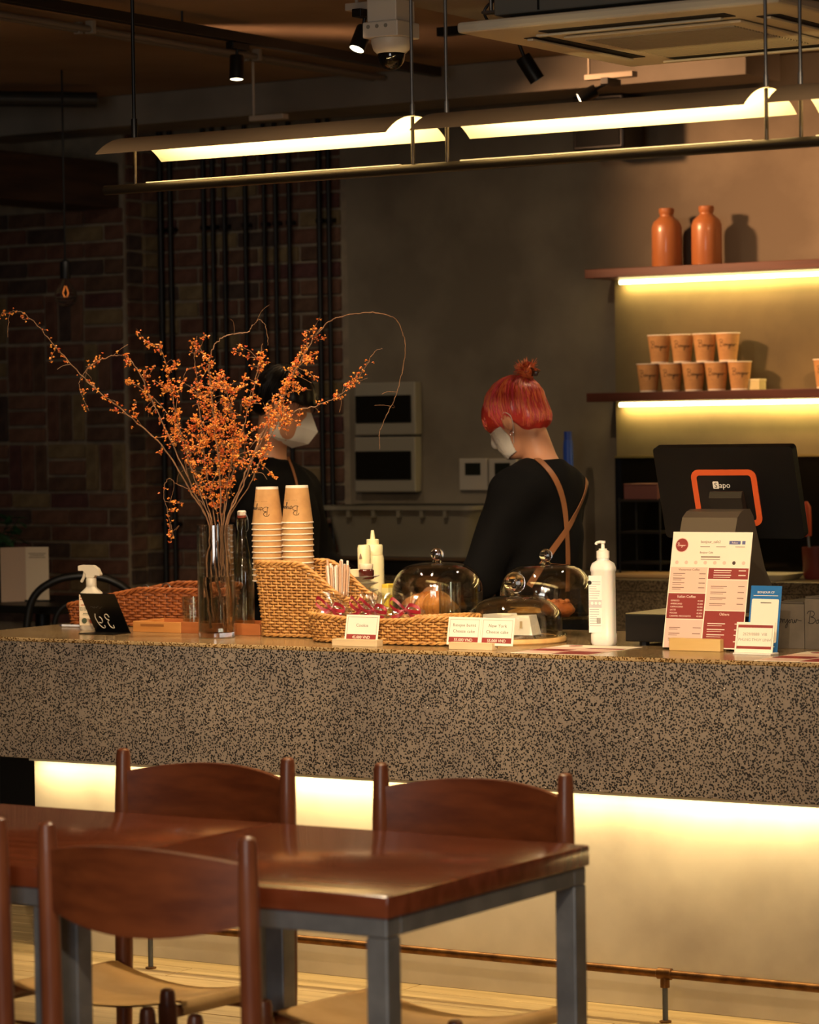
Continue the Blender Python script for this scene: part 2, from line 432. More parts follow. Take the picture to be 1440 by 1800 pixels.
# front of the pier: running courses above and below, basket weave between
def course(zc, off, x0=-9.75):
    x = XP - 0.008 - off
    if off: brick(pick(head_m), XP - 0.055, YL + 0.002, zc, wl)
    while x > x0:
        brick(pick(stretch_m), x - BL / 2, YL + 0.002, zc, wl); x -= BL + 0.012
zt = 2.555
for i in range(5):
    course(zt - 0.036 - i * CO, 0.11 if i % 2 else 0.0)
zz = zt - 5 * CO
CELL = 0.2205
for row in range(4):
    for c in range(7):
        cx = XP - 0.008 - (c + 0.5) * CELL; cz = zz - (row + 0.5) * CELL
        if (row + c) % 2 == 0:
            for q in (-1, 0, 1): brick(pick(stretch_m), cx, YL + 0.002, cz + q * CO, wl)
        else:
            for q in (-1, 0, 1): brick(pick(rise_m), cx + q * CO, YL + 0.002, cz, wl)
zz -= 4 * CELL
for i in range(8): course(zz - 0.036 - i * CO, 0.11 if i % 2 else 0.0)

# plastered wall with the shelf raised panel -------------------------------------------
XN = pt(1091, 620, Y=YB).x
ZN = pt(1091, 483, Y=YB).z
mb = MB()
mb.box((XC, YB - 0.012, 0), (-0.5, YB + 0.25, CEIL - 0.002))
wr = struct(mb.build('wall_right', M_CONC))
MB().box((XN, YB - 0.045, 0.985), (-0.5, YB - 0.0125, ZN - 0.02), bev=0.002).build('panel', mat('plaster_olive', '#574c34', 0.85, col2='#6f6242', scale=2.5, detail=7, bump=0.12, bscale=9), wr)
# side walls and the wall behind the camera, all outside the frame
struct(MB().box((-11.2, -1.0, 0), (-11.001, 10.7, CEIL - 0.002)).build('wall_side', M_CONC))

mb = MB(); mb.box((-11.0, -1.2, 0), (-2.75, -1.0, CEIL - 0.002)); mb.box((-0.25, -1.2, 0), (2.5, -1.0, CEIL - 0.002)); mb.box((-2.75, -1.2, 0), (-0.25, -1.0, 0.75)); mb.box((-2.75, -1.2, 2.65), (-0.25, -1.0, CEIL - 0.002))
struct(mb.build('wall_front', M_CONC))
# timber lintel at the left ---------------------------------------------------------
pl = pt(215, 366, Y=YL)
o = MB().box((-8.42, 5.4, pl.z), (-8.14, YL - 0.002, pl.z + 0.2), bev=0.01).build('timber_beam', mat('old_timber', '#38261a', 0.8, col2='#4d3524', scale=9, stretch=(3, 0.3, 3), detail=6))
tag(o, 'old brown timber beam running to the brick wall above the pendant bulb', 'beam')

# the bar -------------------------------------------------------------------------
XS = -6.2; XR = -2.2; YBK = 7.98
bar = thing('bar_counter', 'long stone bar with pitted speckled front and polished top', 'counter', (XS, YF, 0))
L = XR - XS
SB = 0.583
MB().box((0, 0, SB), (L, YBK - YF, CZ - 0.012), bev=0.003).build('slab', M_SLAB, bar)
MB().box((0.0005, 0.0005, CZ - 0.012), (L - 0.0005, YBK - YF - 0.0005, CZ), bev=0.003).build('countertop', M_TOP, bar)
xb = pt(61, 1400, Y=7.15).x - XS
MB().box((xb, 0.06, 0.0), (L, YBK - YF - 0.06, SB - 0.001), bev=0.002).build('plinth', M_BASE, bar)
led = MB().box((xb + 0.02, 0.012, SB - 0.008), (L, 0.03, SB - 0.001)).build('light_channel', mat('led_channel', '#d8d0b8', 0.5), bar)
YEL = (1.0, 0.77, 0.40)
a = area('bar_strip_light', (XS + xb + (L - xb) / 2, YF + 0.021, SB - 0.0095), (0.25, 0, 0), L - xb - 0.04, 0.012, 14, YEL)
# foot rail
YRL = 7.0
rail = thing('foot_rail', 'worn brass foot rail on short posts along the bar base', 'rail', (0, YRL, 0))
M_BRASS = mat('worn_brass', '#8a6238', 0.42, 0.85, col2='#5f3f22', scale=25, detail=6)
zr = 0.128; xs = [pt(265, 1690, Y=YRL).x, pt(1170, 1797, Y=YRL).x]
MB().tube([(xs[0] - 0.12, 0, zr), (XR, 0, zr)], 0.0115, 14).build('pipe', M_BRASS, rail, True)
for x in xs:
    MB().cyl((x, 0, 0.003), (x, 0, zr - 0.012), 0.0075, n=14).build('post', mat('grey_post', '#5d6064', 0.4, 0.7), rail, True)
    MB().tube([(x - 0.022, 0, zr), (x - 0.019, 0, zr), (x + 0.019, 0, zr), (x + 0.022, 0, zr)], [0.0116, 0.0155, 0.0155, 0.0116], 16).cyl((x, 0, zr - 0.036), (x, 0, zr), 0.0125, n=16).build('bracket', M_BRASS, rail, True)
    MB().lathe([(0.016, 0), (0.016, 0.004), (0.0076, 0.006)], (x, 0, 0), 16).build('flange', M_BRASS, rail, True)

# back counter --------------------------------------------------------------------------
bk = thing('back_counter', 'stone topped work counter along the plastered back wall', 'counter', (-7.0, 10.12, 0))
MB().box((0, 0.02, 0), (5.5, 0.61, 0.935)).build('cabinet', mat('dark_cabinet', '#1b1814', 0.6), bk)
MB().box((0, 0, 0.936), (5.5, 0.615, 0.98), bev=0.003).build('worktop', M_BACKTOP, bk)
MB().box((1.2, 0.004, 0.74), (5.5, 0.018, 0.934)).build('apron', M_BACKTOP, bk)

t = thing('dark_filler', 'added black box for the dark room behind the open bar end', 'cabinet', (-6.9, 7.80, 0))  # added dark box, stands for the unlit room past the bar end
MB().box((0, 0, 0.06), (0.62, 0.34, 0.80), bev=0.004).build('filler_body', mat('filler_black', '#0c0b0a', 0.7), t)
MB().box((0.01, 0.01, 0), (0.61, 0.33, 0.059)).build('filler_base', M_BLACK, t)
MB().box((0.30, -0.004, 0.10), (0.304, -0.0002, 0.78)).build('faint_line', mat('faint_grey', '#24211d', 0.7), t)

# ------------------------------------------------------------------ linear pendant lamps
YLM = 6.40; KS = YLM / 7.5
M_SHADE = mat('bronze_shade', '#6e5b45', 0.55, 0.25, col2='#7b674f', scale=4)
M_SHADEIN = mat('cream_shade_lining', '#f4ead0', 0.7)
M_ROD = mat('grey_rod', '#7d7a76', 0.4, 0.7)
zp = pt(720, 298, Y=YLM).z                  # axis of the pipe
zs = pt(225, 278.5, Y=YLM).z                # lower edge of the shades
hw = 0.167 * KS; sag = 0.060 * KS
def shade_profile(n=17):
    Rr = (hw * hw + sag * sag) / (2 * sag); th = math.asin(hw / Rr)
    return [(Rr * math.sin(-th + 2 * th * i / (n - 1)), sag - Rr + Rr * math.cos(-th + 2 * th * i / (n - 1))) for i in range(n)]
pipe_l = pt(185, 335, Y=YLM).x; pipe_r = -2.0
names = ['leftmost linear lamp: bronze vault shade on a black rod', 'middle linear lamp: bronze vault shade on two thin grey rods', 'cut-off linear lamp at the edge beside the air conditioner']
ends = []
x0s = [pt(168, 271.7, Y=YLM - hw).x, pt(720, 229, Y=YLM - hw).x, pt(1347, 184, Y=YLM - hw).x]
LEN = pt(1308, 186, Y=YLM - hw).x - x0s[1]
lampset = thing('linear_pendant_light', 'long linear pendant lamp of bronze vault shades over a black pipe', 'pendant lamp', (pipe_l, YLM, zp))
ox = pipe_l
MB().tube([(0, 0, 0), (pipe_r - ox, 0, 0)], 0.0128, 18).build('pipe', mat('dark_pipe', '#1c1712', 0.35, 0.6), lampset, True)
for i, x0 in enumerate(x0s):
    pr = shade_profile(); a = x0 - ox; e = a + LEN
    cut = 0.0
    sh = MB(); sh.grid(lambda u, v: Vector((a + v * LEN, pr[round(u * 16)][0], zs - zp + pr[round(u * 16)][1])), 17, 2)
    n0 = len(sh.v); base = list(sh.v)
    # outer skin 1.2 mm above the inner one
    sh2 = MB(); sh2.grid(lambda u, v: Vector((a + v * LEN, pr[round(u * 16)][0] * 1.006, zs - zp + pr[round(u * 16)][1] + 0.0014)), 17, 2)
    shade = sh2.build('lamp_shade', M_SHADE, lampset, 'all')
    sh.build('shade_lining', M_SHADEIN, shade, 'all')
    # edge strip closing the two skins
    es = MB()
    for j in range(16):
        for v in (0, 1):
            p, q = base[v * 17 + j], base[v * 17 + j + 1]; P, Q = sh2.v[v * 17 + j], sh2.v[v * 17 + j + 1]
            es.add([p, q, Q, P], [(0, 1, 2, 3)])
    for j in (0, 16):
        p, q = base[j], base[17 + j]; P, Q = sh2.v[j], sh2.v[17 + j]; es.add([p, q, Q, P], [(0, 1, 2, 3)])
    es.build('shade_edge', M_SHADE, shade)
    for j, xr in enumerate((a + 0.02, e - 0.012)):
        dark = (i == 0 and j == 0)
        m = M_BLACK if dark else M_ROD
        r = 0.0052 if dark else 0.0042
        MB().cyl((xr, 0, 0.009), (xr, 0, zs - zp + sag - 0.001), 0.0048, n=12).build('stem', mat('dark_stem', '#241c14', 0.35, 0.6), lampset, True)
        MB().cyl((xr, 0, zs - zp + sag + 0.003), (xr, 0, CEIL - zp - 0.001), r, n=12).build('rod', m, lampset, True)
        MB().cyl((xr, 0, zs - zp + sag + 0.002), (xr, 0, zs - zp + sag + (0.052 if dark else 0.03)), 0.0085 if dark else 0.0062, n=14).build('coupling', m, lampset, True)
    # led strip on top of the pipe, shining up into the shade
    MB().box((a + 0.06, -0.006, 0.0120), (e - 0.05, 0.006, 0.0145)).build('led_strip', mat('led_tape', '#efe6c8', 0.5), lampset)
    area('linear_lamp_light', (ox + (a + e) / 2, YLM, zp + 0.0155), (math.pi, 0, 0), LEN - 0.11, 0.011, 7.0, (1.0, 0.70, 0.30), 170)

# ------------------------------------------------------------------ ceiling track and spots
XT = -6.155; ZT = 2.945
trk = thing('lighting_track', 'black ceiling track carrying a downward spotlight over the staff side', 'track', (XT, 7.0, ZT))
MB().box((-0.018, 0, -0.02), (0.018, 2.95, 0.015), bev=0.002).build('rail', M_BLACK, trk)
for y in (0.3, 1.3, 2.4): MB().cyl((0, y, 0.015), (0, y, CEIL - ZT - 0.001), 0.004, n=8).build('hanger', M_BLACK, trk)
M_LENS = mat('lamp_lens', '#fff2d8', 0.3, emit='#ffe9bf', estr=9.0)
def spotlight(label, head, direction, r=0.027, L_=0.095, top=None, lens=True, grp='black cylinder spotlights'):
    """head = centre of the lit face"""
    d = Vector(direction).normalized()
    t = thing('spotlight', label, 'spotlight', head, 0, grp)
    back = -d * L_
    q = d.to_track_quat('Z', 'Y').to_matrix().to_4x4()
    MB().lathe([(0.0, -L_), (r * 0.92, -L_), (r, -L_ + 0.004), (r, 0.0), (r * 0.9, 0.0), (r * 0.85, -0.006), (0, -0.006)], (0, 0, 0), 24, q).build('lamp_body', M_BLACK, t, True)
    if lens: MB().lathe([(0, -0.004), (r * 0.86, -0.004), (r * 0.86, -0.002), (0, -0.002)], (0, 0, 0), 24, q).build('lens', M_LENS, t)
    if top is not None:
        tp = Vector(top) - Vector(head); b = back * 0.75
        MB().tube([b, (b + tp) / 2 + Vector((0, 0, 0.004)), tp], 0.006, 10).build('arm', M_BLACK, t, True)
        MB().box((tp.x - 0.016, tp.y - 0.05, tp.z - 0.012), (tp.x + 0.016, tp.y + 0.05, tp.z + 0.012), bev=0.002).build('driver_box', M_BLACK, t)
    return t
h1 = pt(416, 140, X=XT); spotlight('spotlight hanging alone from the black ceiling track, lit face down', h1, (0.04, -0.10, -1), 0.0255, 0.085, (XT, h1.y + 0.01, ZT - 0.034))
spot('track_beam', (h1.x, h1.y, h1.z - 0.01), (h1.x - 0.1, h1.y + 0.1, 0), 22, 60, 0.7)
h2 = pt(627, 87, T=9.0); spotlight('lit spotlight beside the white dome camera', h2, (-0.12, -0.45, -0.9), 0.025, 0.075, (h2.x + 0.02, h2.y + 0.02, h2.z + 0.105))
h3 = pt(945, 141, T=10.3); spotlight('unlit-looking spotlight tilted under the edge of the air conditioner', h3, (0.45, 0.35, -0.9), 0.027, 0.095, (h3.x - 0.06, h3.y - 0.05, h3.z + 0.16))
h4 = pt(1018, 174, T=11.0); spotlight('small spotlight with its lit face beside the black wall speaker', h4, (-0.75, -0.5, -0.45), 0.024, 0.07, (h4.x + 0.10, h4.y + 0.06, h4.z + 0.06))
# hangers for the spots behind
t = thing('hanging_rail', 'white rail holding a lit spotlight next to the dome camera', 'rail', (h2.x + 0.02, h2.y + 0.02, h2.z + 0.118))
MB().box((-0.06, -0.02, 0), (0.26, 0.02, 0.022), bev=0.002).build('channel', mat('off_white', '#b8ab98', 0.5), t)
for x in (-0.03, 0.22): MB().cyl((x, 0, 0.022), (x, 0, CEIL - (h2.z + 0.118) - 0.001), 0.006, n=10).build('hanger', mat('off_white', '#b8ab98'), t, True)
t = thing('hanging_rail', 'white rail above the black wall speaker', 'rail', (h4.x + 0.10, h4.y + 0.06, h4.z + 0.072))
MB().box((-0.10, -0.02, 0), (0.10, 0.02, 0.02), bev=0.002).build('channel', mat('off_white', '#b8ab98'), t)
MB().cyl((-0.09, 0, 0.02), (-0.09, 0, CEIL - (h4.z + 0.072) - 0.001), 0.005, n=8).build('hanger', mat('off_white', '#b8ab98'), t, True)
t = thing('hanging_rail', 'short black rail under the ceiling holding the tilted spotlight', 'rail', (h3.x - 0.06, h3.y - 0.05, h3.z + 0.172))
MB().box((-0.3, -0.02, 0), (0.4, 0.02, 0.03), bev=0.002).build('channel', M_BLACK, t)
MB().cyl((0.05, 0, 0.03), (0.05, 0, max(0.035, CEIL - (h3.z + 0.172) - 0.001)), 0.006, n=8).build('hanger', M_BLACK, t, True)
p = pt(465, 212, Y=9.6)
t = thing('hanging_rail', 'small white rail hung from the ceiling in front of the brick wall pipes', 'rail', p)
MB().box((-0.06, -0.02, 0), (0.10, 0.02, 0.02), bev=0.002).build('channel', mat('off_white', '#b8ab98'), t)
MB().cyl((-0.05, 0, 0.02), (-0.05, 0, CEIL - p.z - 0.001), 0.005, n=8).build('hanger', mat('off_white', '#b8ab98'), t, True)

# conduits along the ceiling
M_PVC = mat('grey_conduit', '#6d6358', 0.5)
XK = -6.55
for i, (dx, r, lab) in enumerate(((0, 0.012, 'grey conduit clipped to the ceiling beside the black track'), (-0.055, 0.009, 'thin grey conduit clipped to the ceiling farther from the black track'))):
    t = thing('ceiling_conduit', lab, 'conduit', (XK + dx, 6.8, CEIL - 0.03))
    MB().tube([(0, 0, 0), (0, 3.38, 0)], r, 10).build('pipe', M_PVC, t, True)
    for y in (0.55, 1.5, 2.5): MB().box((-r - 0.004, y - 0.009, -r - 0.003), (r + 0.004, y + 0.009, 0.029)).build('clip', mat('clip_white', '#8d8579', 0.5), t)
t = thing('ceiling_conduit', 'dark duct pipe crossing the ceiling above the hanging bulb', 'conduit', (-7.75, 8.3, CEIL - 0.06))
MB().tube([(-2.0, -0.55, 0), (0.0, 1.55, 0)], 0.032, 14).build('pipe', mat('dark_conduit', '#3a3a38', 0.4, 0.5), t, True)
MB().tube([(-0.42, 1.11, 0), (-0.36, 1.173, 0)], 0.037, 14).build('joint', M_STEEL, t, True)
for q in (0.35, 0.8): MB().box((-2 + 2 * q - 0.012, -0.55 + 2.1 * q - 0.012, 0.0), (-2 + 2 * q + 0.012, -0.55 + 2.1 * q + 0.012, 0.059)).build('clip', M_STEEL, t)

# dome camera ----------------------------------------------------------------------------
pc = pt(688, 76, T=8.7); k = 8.7 / F
t = thing('security_camera', 'white dome security camera hanging under a white junction box', 'camera', pc)
M_WHITEP = mat('white_plastic', '#d6cbb9', 0.45)
MB().box((-0.06, -0.06, 0.012), (0.06, 0.06, 0.058), bev=0.004).build('junction_box', M_WHITEP, t)
MB().lathe([(0.0, -0.03), (0.042, -0.03), (0.052, -0.02), (0.058, 0.0), (0.058, 0.0115), (0.0, 0.0115)], n=32).build('housing', M_WHITEP, t, True)
MB().lathe([(0.0, -0.078)] + [(0.040 * math.sin(a), -0.036 - 0.042 * math.cos(a)) for a in (0.3, 0.6, 0.9, 1.2, 1.57)] + [(0.040, -0.0305), (0, -0.0305)], n=28).build('dome', mat('smoked_dome', '#0c0a09', 0.06, coat=0.6), t, True)
for a in (0.0, 0.5, 1.0): MB().cyl((-0.04 + a * 0.06, -0.0612, 0.044), (-0.04 + a * 0.06, -0.0598, 0.044), 0.006, n=12).build('knockout', mat('knockout_grey', '#8d8576', 0.6), t)
MB().box((-0.05, -0.05, 0.059), (0.05, 0.05, CEIL - pc.z - 0.001), bev=0.003).build('mount', M_WHITEP, t)

# cassette air conditioner -------------------------------------------------------------------
xa, xb2, ya, yb = -4.025, -3.12, 6.60, 7.53; za = 2.575
t = thing('air_conditioner', 'square white cassette air conditioner hanging below the ceiling', 'air conditioner', ((xa + xb2) / 2, (ya + yb) / 2, za))
hx, hy = (xb2 - xa) / 2, (yb - ya) / 2
M_AC = mat('ac_white', '#dccdb0', 0.45)
MB().box((-hx, -hy, 0), (hx, hy, 0.028), bev=0.008).build('panel', M_AC, t)
MB().box((-hx + 0.30, -hy + 0.30, -0.004), (hx - 0.30 + 0.0, hy - 0.30, 0.001)).build('grille_back', mat('ac_grille_back', '#5c5244', 0.7), t)
g = MB().box((-hx + 0.2, -hy + 0.2, -0.010), (hx - 0.2, hy - 0.2, -0.003), bev=0.003).build('intake_grille', M_AC, t)
me_s = MB().box((-hx + 0.24, -0.004, -0.0135), (hx - 0.24, 0.004, -0.0095)).mesh('slat'); me_s.materials.append(mat('ac_slat', '#a89878', 0.5))
for i in range(26): link('slat', me_s, g, (0, -hy + 0.25 + i * (2 * hy - 0.5) / 25, 0))
M_SLOT = mat('ac_slot', '#14110e', 0.7)
for sx, sy in ((0, -1), (0, 1), (1, 0), (-1, 0)):
    if sy: lo = (-hx + 0.19, sy * (hy - 0.12) - 0.032, -0.002); hi = (hx - 0.19, sy * (hy - 0.12) + 0.032, 0.004); fl_ = ((-hx + 0.17, sy * (hy - 0.115) - 0.006, -0.012), (hx - 0.21, sy * (hy - 0.115) + 0.012, -0.006))
    else: lo = (sx * (hx - 0.12) - 0.032, -hy + 0.19, -0.002); hi = (sx * (hx - 0.12) + 0.032, hy - 0.19, 0.004); fl_ = ((sx * (hx - 0.115) - 0.006, -hy + 0.17, -0.012), (sx * (hx - 0.115) + 0.012, hy - 0.21, -0.006))
    s_ = MB().box(lo, hi).build('air_slot', M_SLOT, t)
    MB().box(*fl_, bev=0.002).build('louver', M_AC, s_)
MB().box((-hx + 0.10, -hy + 0.10, 0.0285), (hx - 0.1, hy - 0.1, 0.045)).build('gasket', M_BLACK, t)
bd = MB().box((-hx + 0.07, -hy + 0.07, 0.046), (hx - 0.07, hy - 0.07, 0.29), bev=0.004).build('casing', mat('ac_casing', '#7e7b70', 0.45, 0.5), t)
MB().box((-hx + 0.2, -hy + 0.066, 0.05), (-hx + 0.205, -hy + 0.0705, 0.285)).build('seam', M_BLACK, bd)
for x in (-hx + 0.05, hx - 0.05):
    for y in (-hy + 0.09, hy - 0.09):
        MB().cyl((x, y, 0.06), (x, y, CEIL - za - 0.001), 0.005, n=10).build('hanger', M_STEEL, t, True)
        MB().box((x - 0.02, y - 0.015, 0.055), (x + 0.03, y + 0.015, 0.062)).build('bracket', M_STEEL, t)
MB().tube(smoothline([(-hx + 0.02, -hy + 0.14, 0.03), (-hx + 0.0, -hy + 0.14, 0.07), (-hx + 0.03, -hy + 0.14, 0.095), (-hx + 0.06, -hy + 0.14, 0.08)]), 0.004, 8).build('cable', M_BLACK, t, True)

# pendant bulb ------------------------------------------------------------------------------
pb = pt(115, 490, T=11.9)
t = thing('pendant_bulb', 'clear globe bulb on a black cord before the brick wall', 'pendant lamp', pb)
MB().cyl((0, 0, 0.066), (0, 0, CEIL - pb.z - 0.001), 0.0042, n=8).build('cord', M_BLACK, t, True)
MB().lathe([(0.006, 0.075), (0.016, 0.070), (0.021, 0.062), (0.021, 0.0), (0.0, 0.0)], n=24).build('socket', M_BLACK, t, True)
gl = [(0.013, -0.001), (0.014, -0.012), (0.026, -0.026), (0.041, -0.048), (0.046, -0.068), (0.042, -0.088), (0.026, -0.106), (0.0, -0.113)]
M_BULB = mat('thin_bulb_glass', '#ffffff', 0.02, trans=1.0, ior=1.08)
MB().lathe(gl, n=28).build('bulb', M_BULB, t, 'all')
fil = MB()
for a in range(4):
    c, s = math.cos(a * 1.57), math.sin(a * 1.57); fil.tube([(0.003 * c, 0.003 * s, -0.03), (0.014 * c, 0.014 * s, -0.058), (0.005 * c, 0.005 * s, -0.072)], 0.0007, 5)
fil.build('filament', mat('filament_glow', '#ff9a4a', 0.5, emit='#ff8a3a', estr=0.8), t)

# black wall speaker --------------------------------------------------------------------------
ps = pt(1068, 214, Y=10.55)
t = thing('wall_speaker', 'black box loudspeaker on the wall above the two clay bottles', 'speaker', ps)
MB().box((-0.105, -0.10, -0.12), (0.125, 0.07, 0.10), bev=0.012).build('cabinet', M_BLACK, t)
MB().box((-0.09, -0.106, -0.105), (0.11, -0.0995, 0.085), bev=0.003).build('front_grille', mat('speaker_cloth', '#070706', 0.9), t)
MB().box((-0.02, 0.07, -0.03), (0.02, 0.1875, 0.03)).build('bracket', M_BLACK, t)

# ------------------------------------------------------------------ tables
M_TABLE = mat('table_walnut', '#6a331b', 0.2, col2='#83432a', scale=7, stretch=(0.5, 6, 3), detail=7, coat=0.15)
M_CHAIR = mat('chair_wood', '#63301a', 0.38, col2='#7d4122', scale=8, stretch=(0.7, 4, 4), detail=7, coat=0.1)
M_CHAIRP = mat('chair_post_wood', '#6b3822', 0.35, col2='#854c30', scale=8, stretch=(4, 4, 0.6), detail=6, coat=0.15)
M_LEATH = mat('tan_leather', '#d3a868', 0.6, col2='#e0b878', scale=12, detail=4, bump=0.1, bscale=80)
M_LEG = mat('galvanised_steel', '#8b8d90', 0.4, 0.45, col2='#74767a', scale=12, detail=5)
Y0, Y1, ZTB = 4.41, 5.14, 0.75
def table(x0, x1, label):
    t = thing('cafe_table', label, 'table', ((x0 + x1) / 2, (Y0 + Y1) / 2, 0), 0, 'tables pushed together before the bar')
    w, d = (x1 - x0) / 2 - 0.001, (Y1 - Y0) / 2
    MB().box((-w, -d, ZTB - 0.04), (w, d, ZTB), bev=0.004).build('tabletop', M_TABLE, t, True)
    f = MB()
    i = 0.006
    for a, b in (((-w + i, -d + i, ZTB - 0.075), (w - i, -d + i + 0.045, ZTB - 0.041)), ((-w + i, d - i - 0.045, ZTB - 0.075), (w - i, d - i, ZTB - 0.041)),
                 ((-w + i, -d + i + 0.046, ZTB - 0.075), (-w + i + 0.045, d - i - 0.046, ZTB - 0.041)), ((w - i - 0.045, -d + i + 0.046, ZTB - 0.075), (w - i, d - i - 0.046, ZTB - 0.041))):
        MB().box(a, b, bev=0.003).build('apron', M_LEG, t)
    for sx in (-1, 1):
        for sy in (-1, 1):
            cx, cy = sx * (w - i - 0.0225), sy * (d - i - 0.0225)
            MB().box((cx - 0.0225, cy - 0.0225, 0), (cx + 0.0225, cy + 0.0225, ZTB - 0.076), bev=0.003).build('leg', M_LEG, t)
    return t
table(-3.607, -2.855, 'wooden steel-legged table whose free corner stands before the bar')
table(-4.37, -3.609, 'wooden steel-legged table butted behind the seam, cut off by the frame')

# ------------------------------------------------------------------ chairs with sling seats
CW, CD = 0.455, 0.44
def make_chair(label, loc, rz):
    """front towards local +y, back posts at y = 0"""
    t = thing('dining_chair', label, 'chair', loc, rz, 'wooden sling seat chairs around the table')
    w = CW / 2
    def post(x, y, zt, lean):
        prof = [(0.0, 0), (0.014, 0), (0.016, 0.05), (0.0205, 0.38), (0.0195, zt - 0.12), (0.0165, zt - 0.015), (0.014, zt - 0.004), (0.008, zt), (0, zt)]
        m = MB().lathe(prof, (0, 0, 0), 18)
        m.v = [(vx + x + lean[0] * (vz - 0.38), vy + y + lean[1] * (vz - 0.38), vz) for vx, vy, vz in m.v]
        return m
    for s in (-1, 1):
        post(s * w, 0, 0.85, (0, -0.02)).build('back_post', M_CHAIRP, t, True)
        post(s * w, CD, 0.415, (0, 0)).build('front_leg', M_CHAIRP, t, True)
        MB().tube([(s * w, 0.012, 0.352), (s * w, CD - 0.012, 0.362)], 0.013, 12).build('side_rail', M_CHAIRP, t, True)
        MB().tube([(s * w, 0.012, 0.17), (s * w, CD - 0.012, 0.17)], 0.009, 10).build('side_stretcher', M_CHAIRP, t, True)
    MB().tube([(-w + 0.012, 0, 0.30), (w - 0.012, 0, 0.30)], 0.011, 10).build('back_rail', M_CHAIRP, t, True)
    MB().tube([(-w + 0.012, CD, 0.30), (w - 0.012, CD, 0.30)], 0.011, 10).build('front_rail', M_CHAIRP, t, True)
    # curved back panel
    def bp(u, v, off):
        x = (-w + 0.012) + (2 * w - 0.024) * u; q = 1 - (2 * u - 1) ** 2
        top = 0.800 + 0.022 * q; bot = 0.690 - 0.030 * q
        z = bot + (top - bot) * v
        return Vector((x, -0.02 * (z - 0.38) - 0.045 * q + off, z))
    m = MB(); N = 21; Hh = 5
    ring = [(v, -0.009) for v in [i / (Hh - 1) for i in range(Hh)]] + [(v, 0.009) for v in [1 - i / (Hh - 1) for i in range(Hh)]]
    vs = [bp(i / (N - 1), v, o) for i in range(N) for v, o in ring]; k = len(ring); fs = []
    for i in range(N - 1):
        for j in range(k): fs.append((i * k + j, i * k + (j + 1) % k, (i + 1) * k + (j + 1) % k, (i + 1) * k + j))
    fs += [tuple(range(k)), tuple((N - 1) * k + j for j in reversed(range(k)))]
    m.add(vs, fs); m.build('backrest', M_CHAIR, t, True)
    # sling: wraps the rails and sags between
    def sl(u, v, th):
        y = 0.035 + (CD - 0.07) * v; zr_ = 0.365 + 0.010 * v
        a = u * 2 - 1
        if abs(a) > 0.88:
            s = 1 if a > 0 else -1; ph = (abs(a) - 0.88) / 0.12 * math.pi * 1.15
            return Vector((s * (w + (0.016 + th) * math.sin(ph)), y, zr_ - 0.011 + (0.0165 + th) * math.cos(ph)))
        return Vector((a / 0.88 * w, y, zr_ + 0.006 - 0.042 * (1 - (a / 0.88) ** 2) * (0.85 + 0.15 * math.cos(3 * v)) + th))
    m = MB(); m.grid(lambda u, v: sl(u, v, 0.0), 41, 9); m.grid(lambda u, v: sl(u, v, 0.0035), 41, 9)
    m.build('sling_seat', M_LEATH, t, 'all')
    return t
cn = make_chair('wooden chair seen from behind, its curved back standing before the table', (-3.33, 4.345, 0), 0)
c2 = dup(cn, (-3.915, 4.36, 0), 0, 'wooden chair of which only one post shows, cut off by the frame')
c3 = dup(cn, (-4.0, 5.42, 0), math.pi, 'wooden chair beyond the table, on the seam side, back to the bar')
c4 = dup(cn, (-3.30, 5.42, 0), math.pi, 'wooden chair beyond the table at its free end, back to the bar')

# ------------------------------------------------------------------ script logo used on cups, menu and boxes
LOGO = [
    [(0.15, 0.95), (0.10, 0.5), (0.05, 0.0)],
    [(-0.12, 0.78), (0.0, 0.98), (0.35, 1.0), (0.52, 0.8), (0.38, 0.6), (0.18, 0.53), (0.5, 0.45), (0.58, 0.22), (0.35, 0.02), (0.05, 0.02), (-0.05, 0.12)],
    [(0.80, 0.32), (0.66, 0.2), (0.68, 0.04), (0.82, 0.05), (0.9, 0.24), (0.80, 0.32), (1.0, 0.27), (1.03, 0.02), (1.07, 0.22), (1.2, 0.3), (1.24, 0.04), (1.36, 0.12), (1.46, 0.32), (1.42, -0.28),
     (1.28, -0.4), (1.3, -0.2), (1.55, 0.12), (1.68, 0.3), (1.56, 0.16), (1.62, 0.03), (1.76, 0.1), (1.76, 0.28), (1.9, 0.27), (1.9, 0.05), (2.02, 0.04), (2.1, 0.27), (2.13, 0.03), (2.22, 0.12), (2.27, 0.32), (2.38, 0.26), (2.7, 0.2)]]
def logo_lines():
    out = []
    for s in LOGO: out.append([(p.x, p.y) for p in smoothline([(x, y, 0) for x, y in s], 4)])
    return out
def logo_flat(mb, M, s, r):
    for ln in logo_lines(): mb.tube([M @ Vector((x * s, y * s, 0)) for x, y in ln], r, 4)

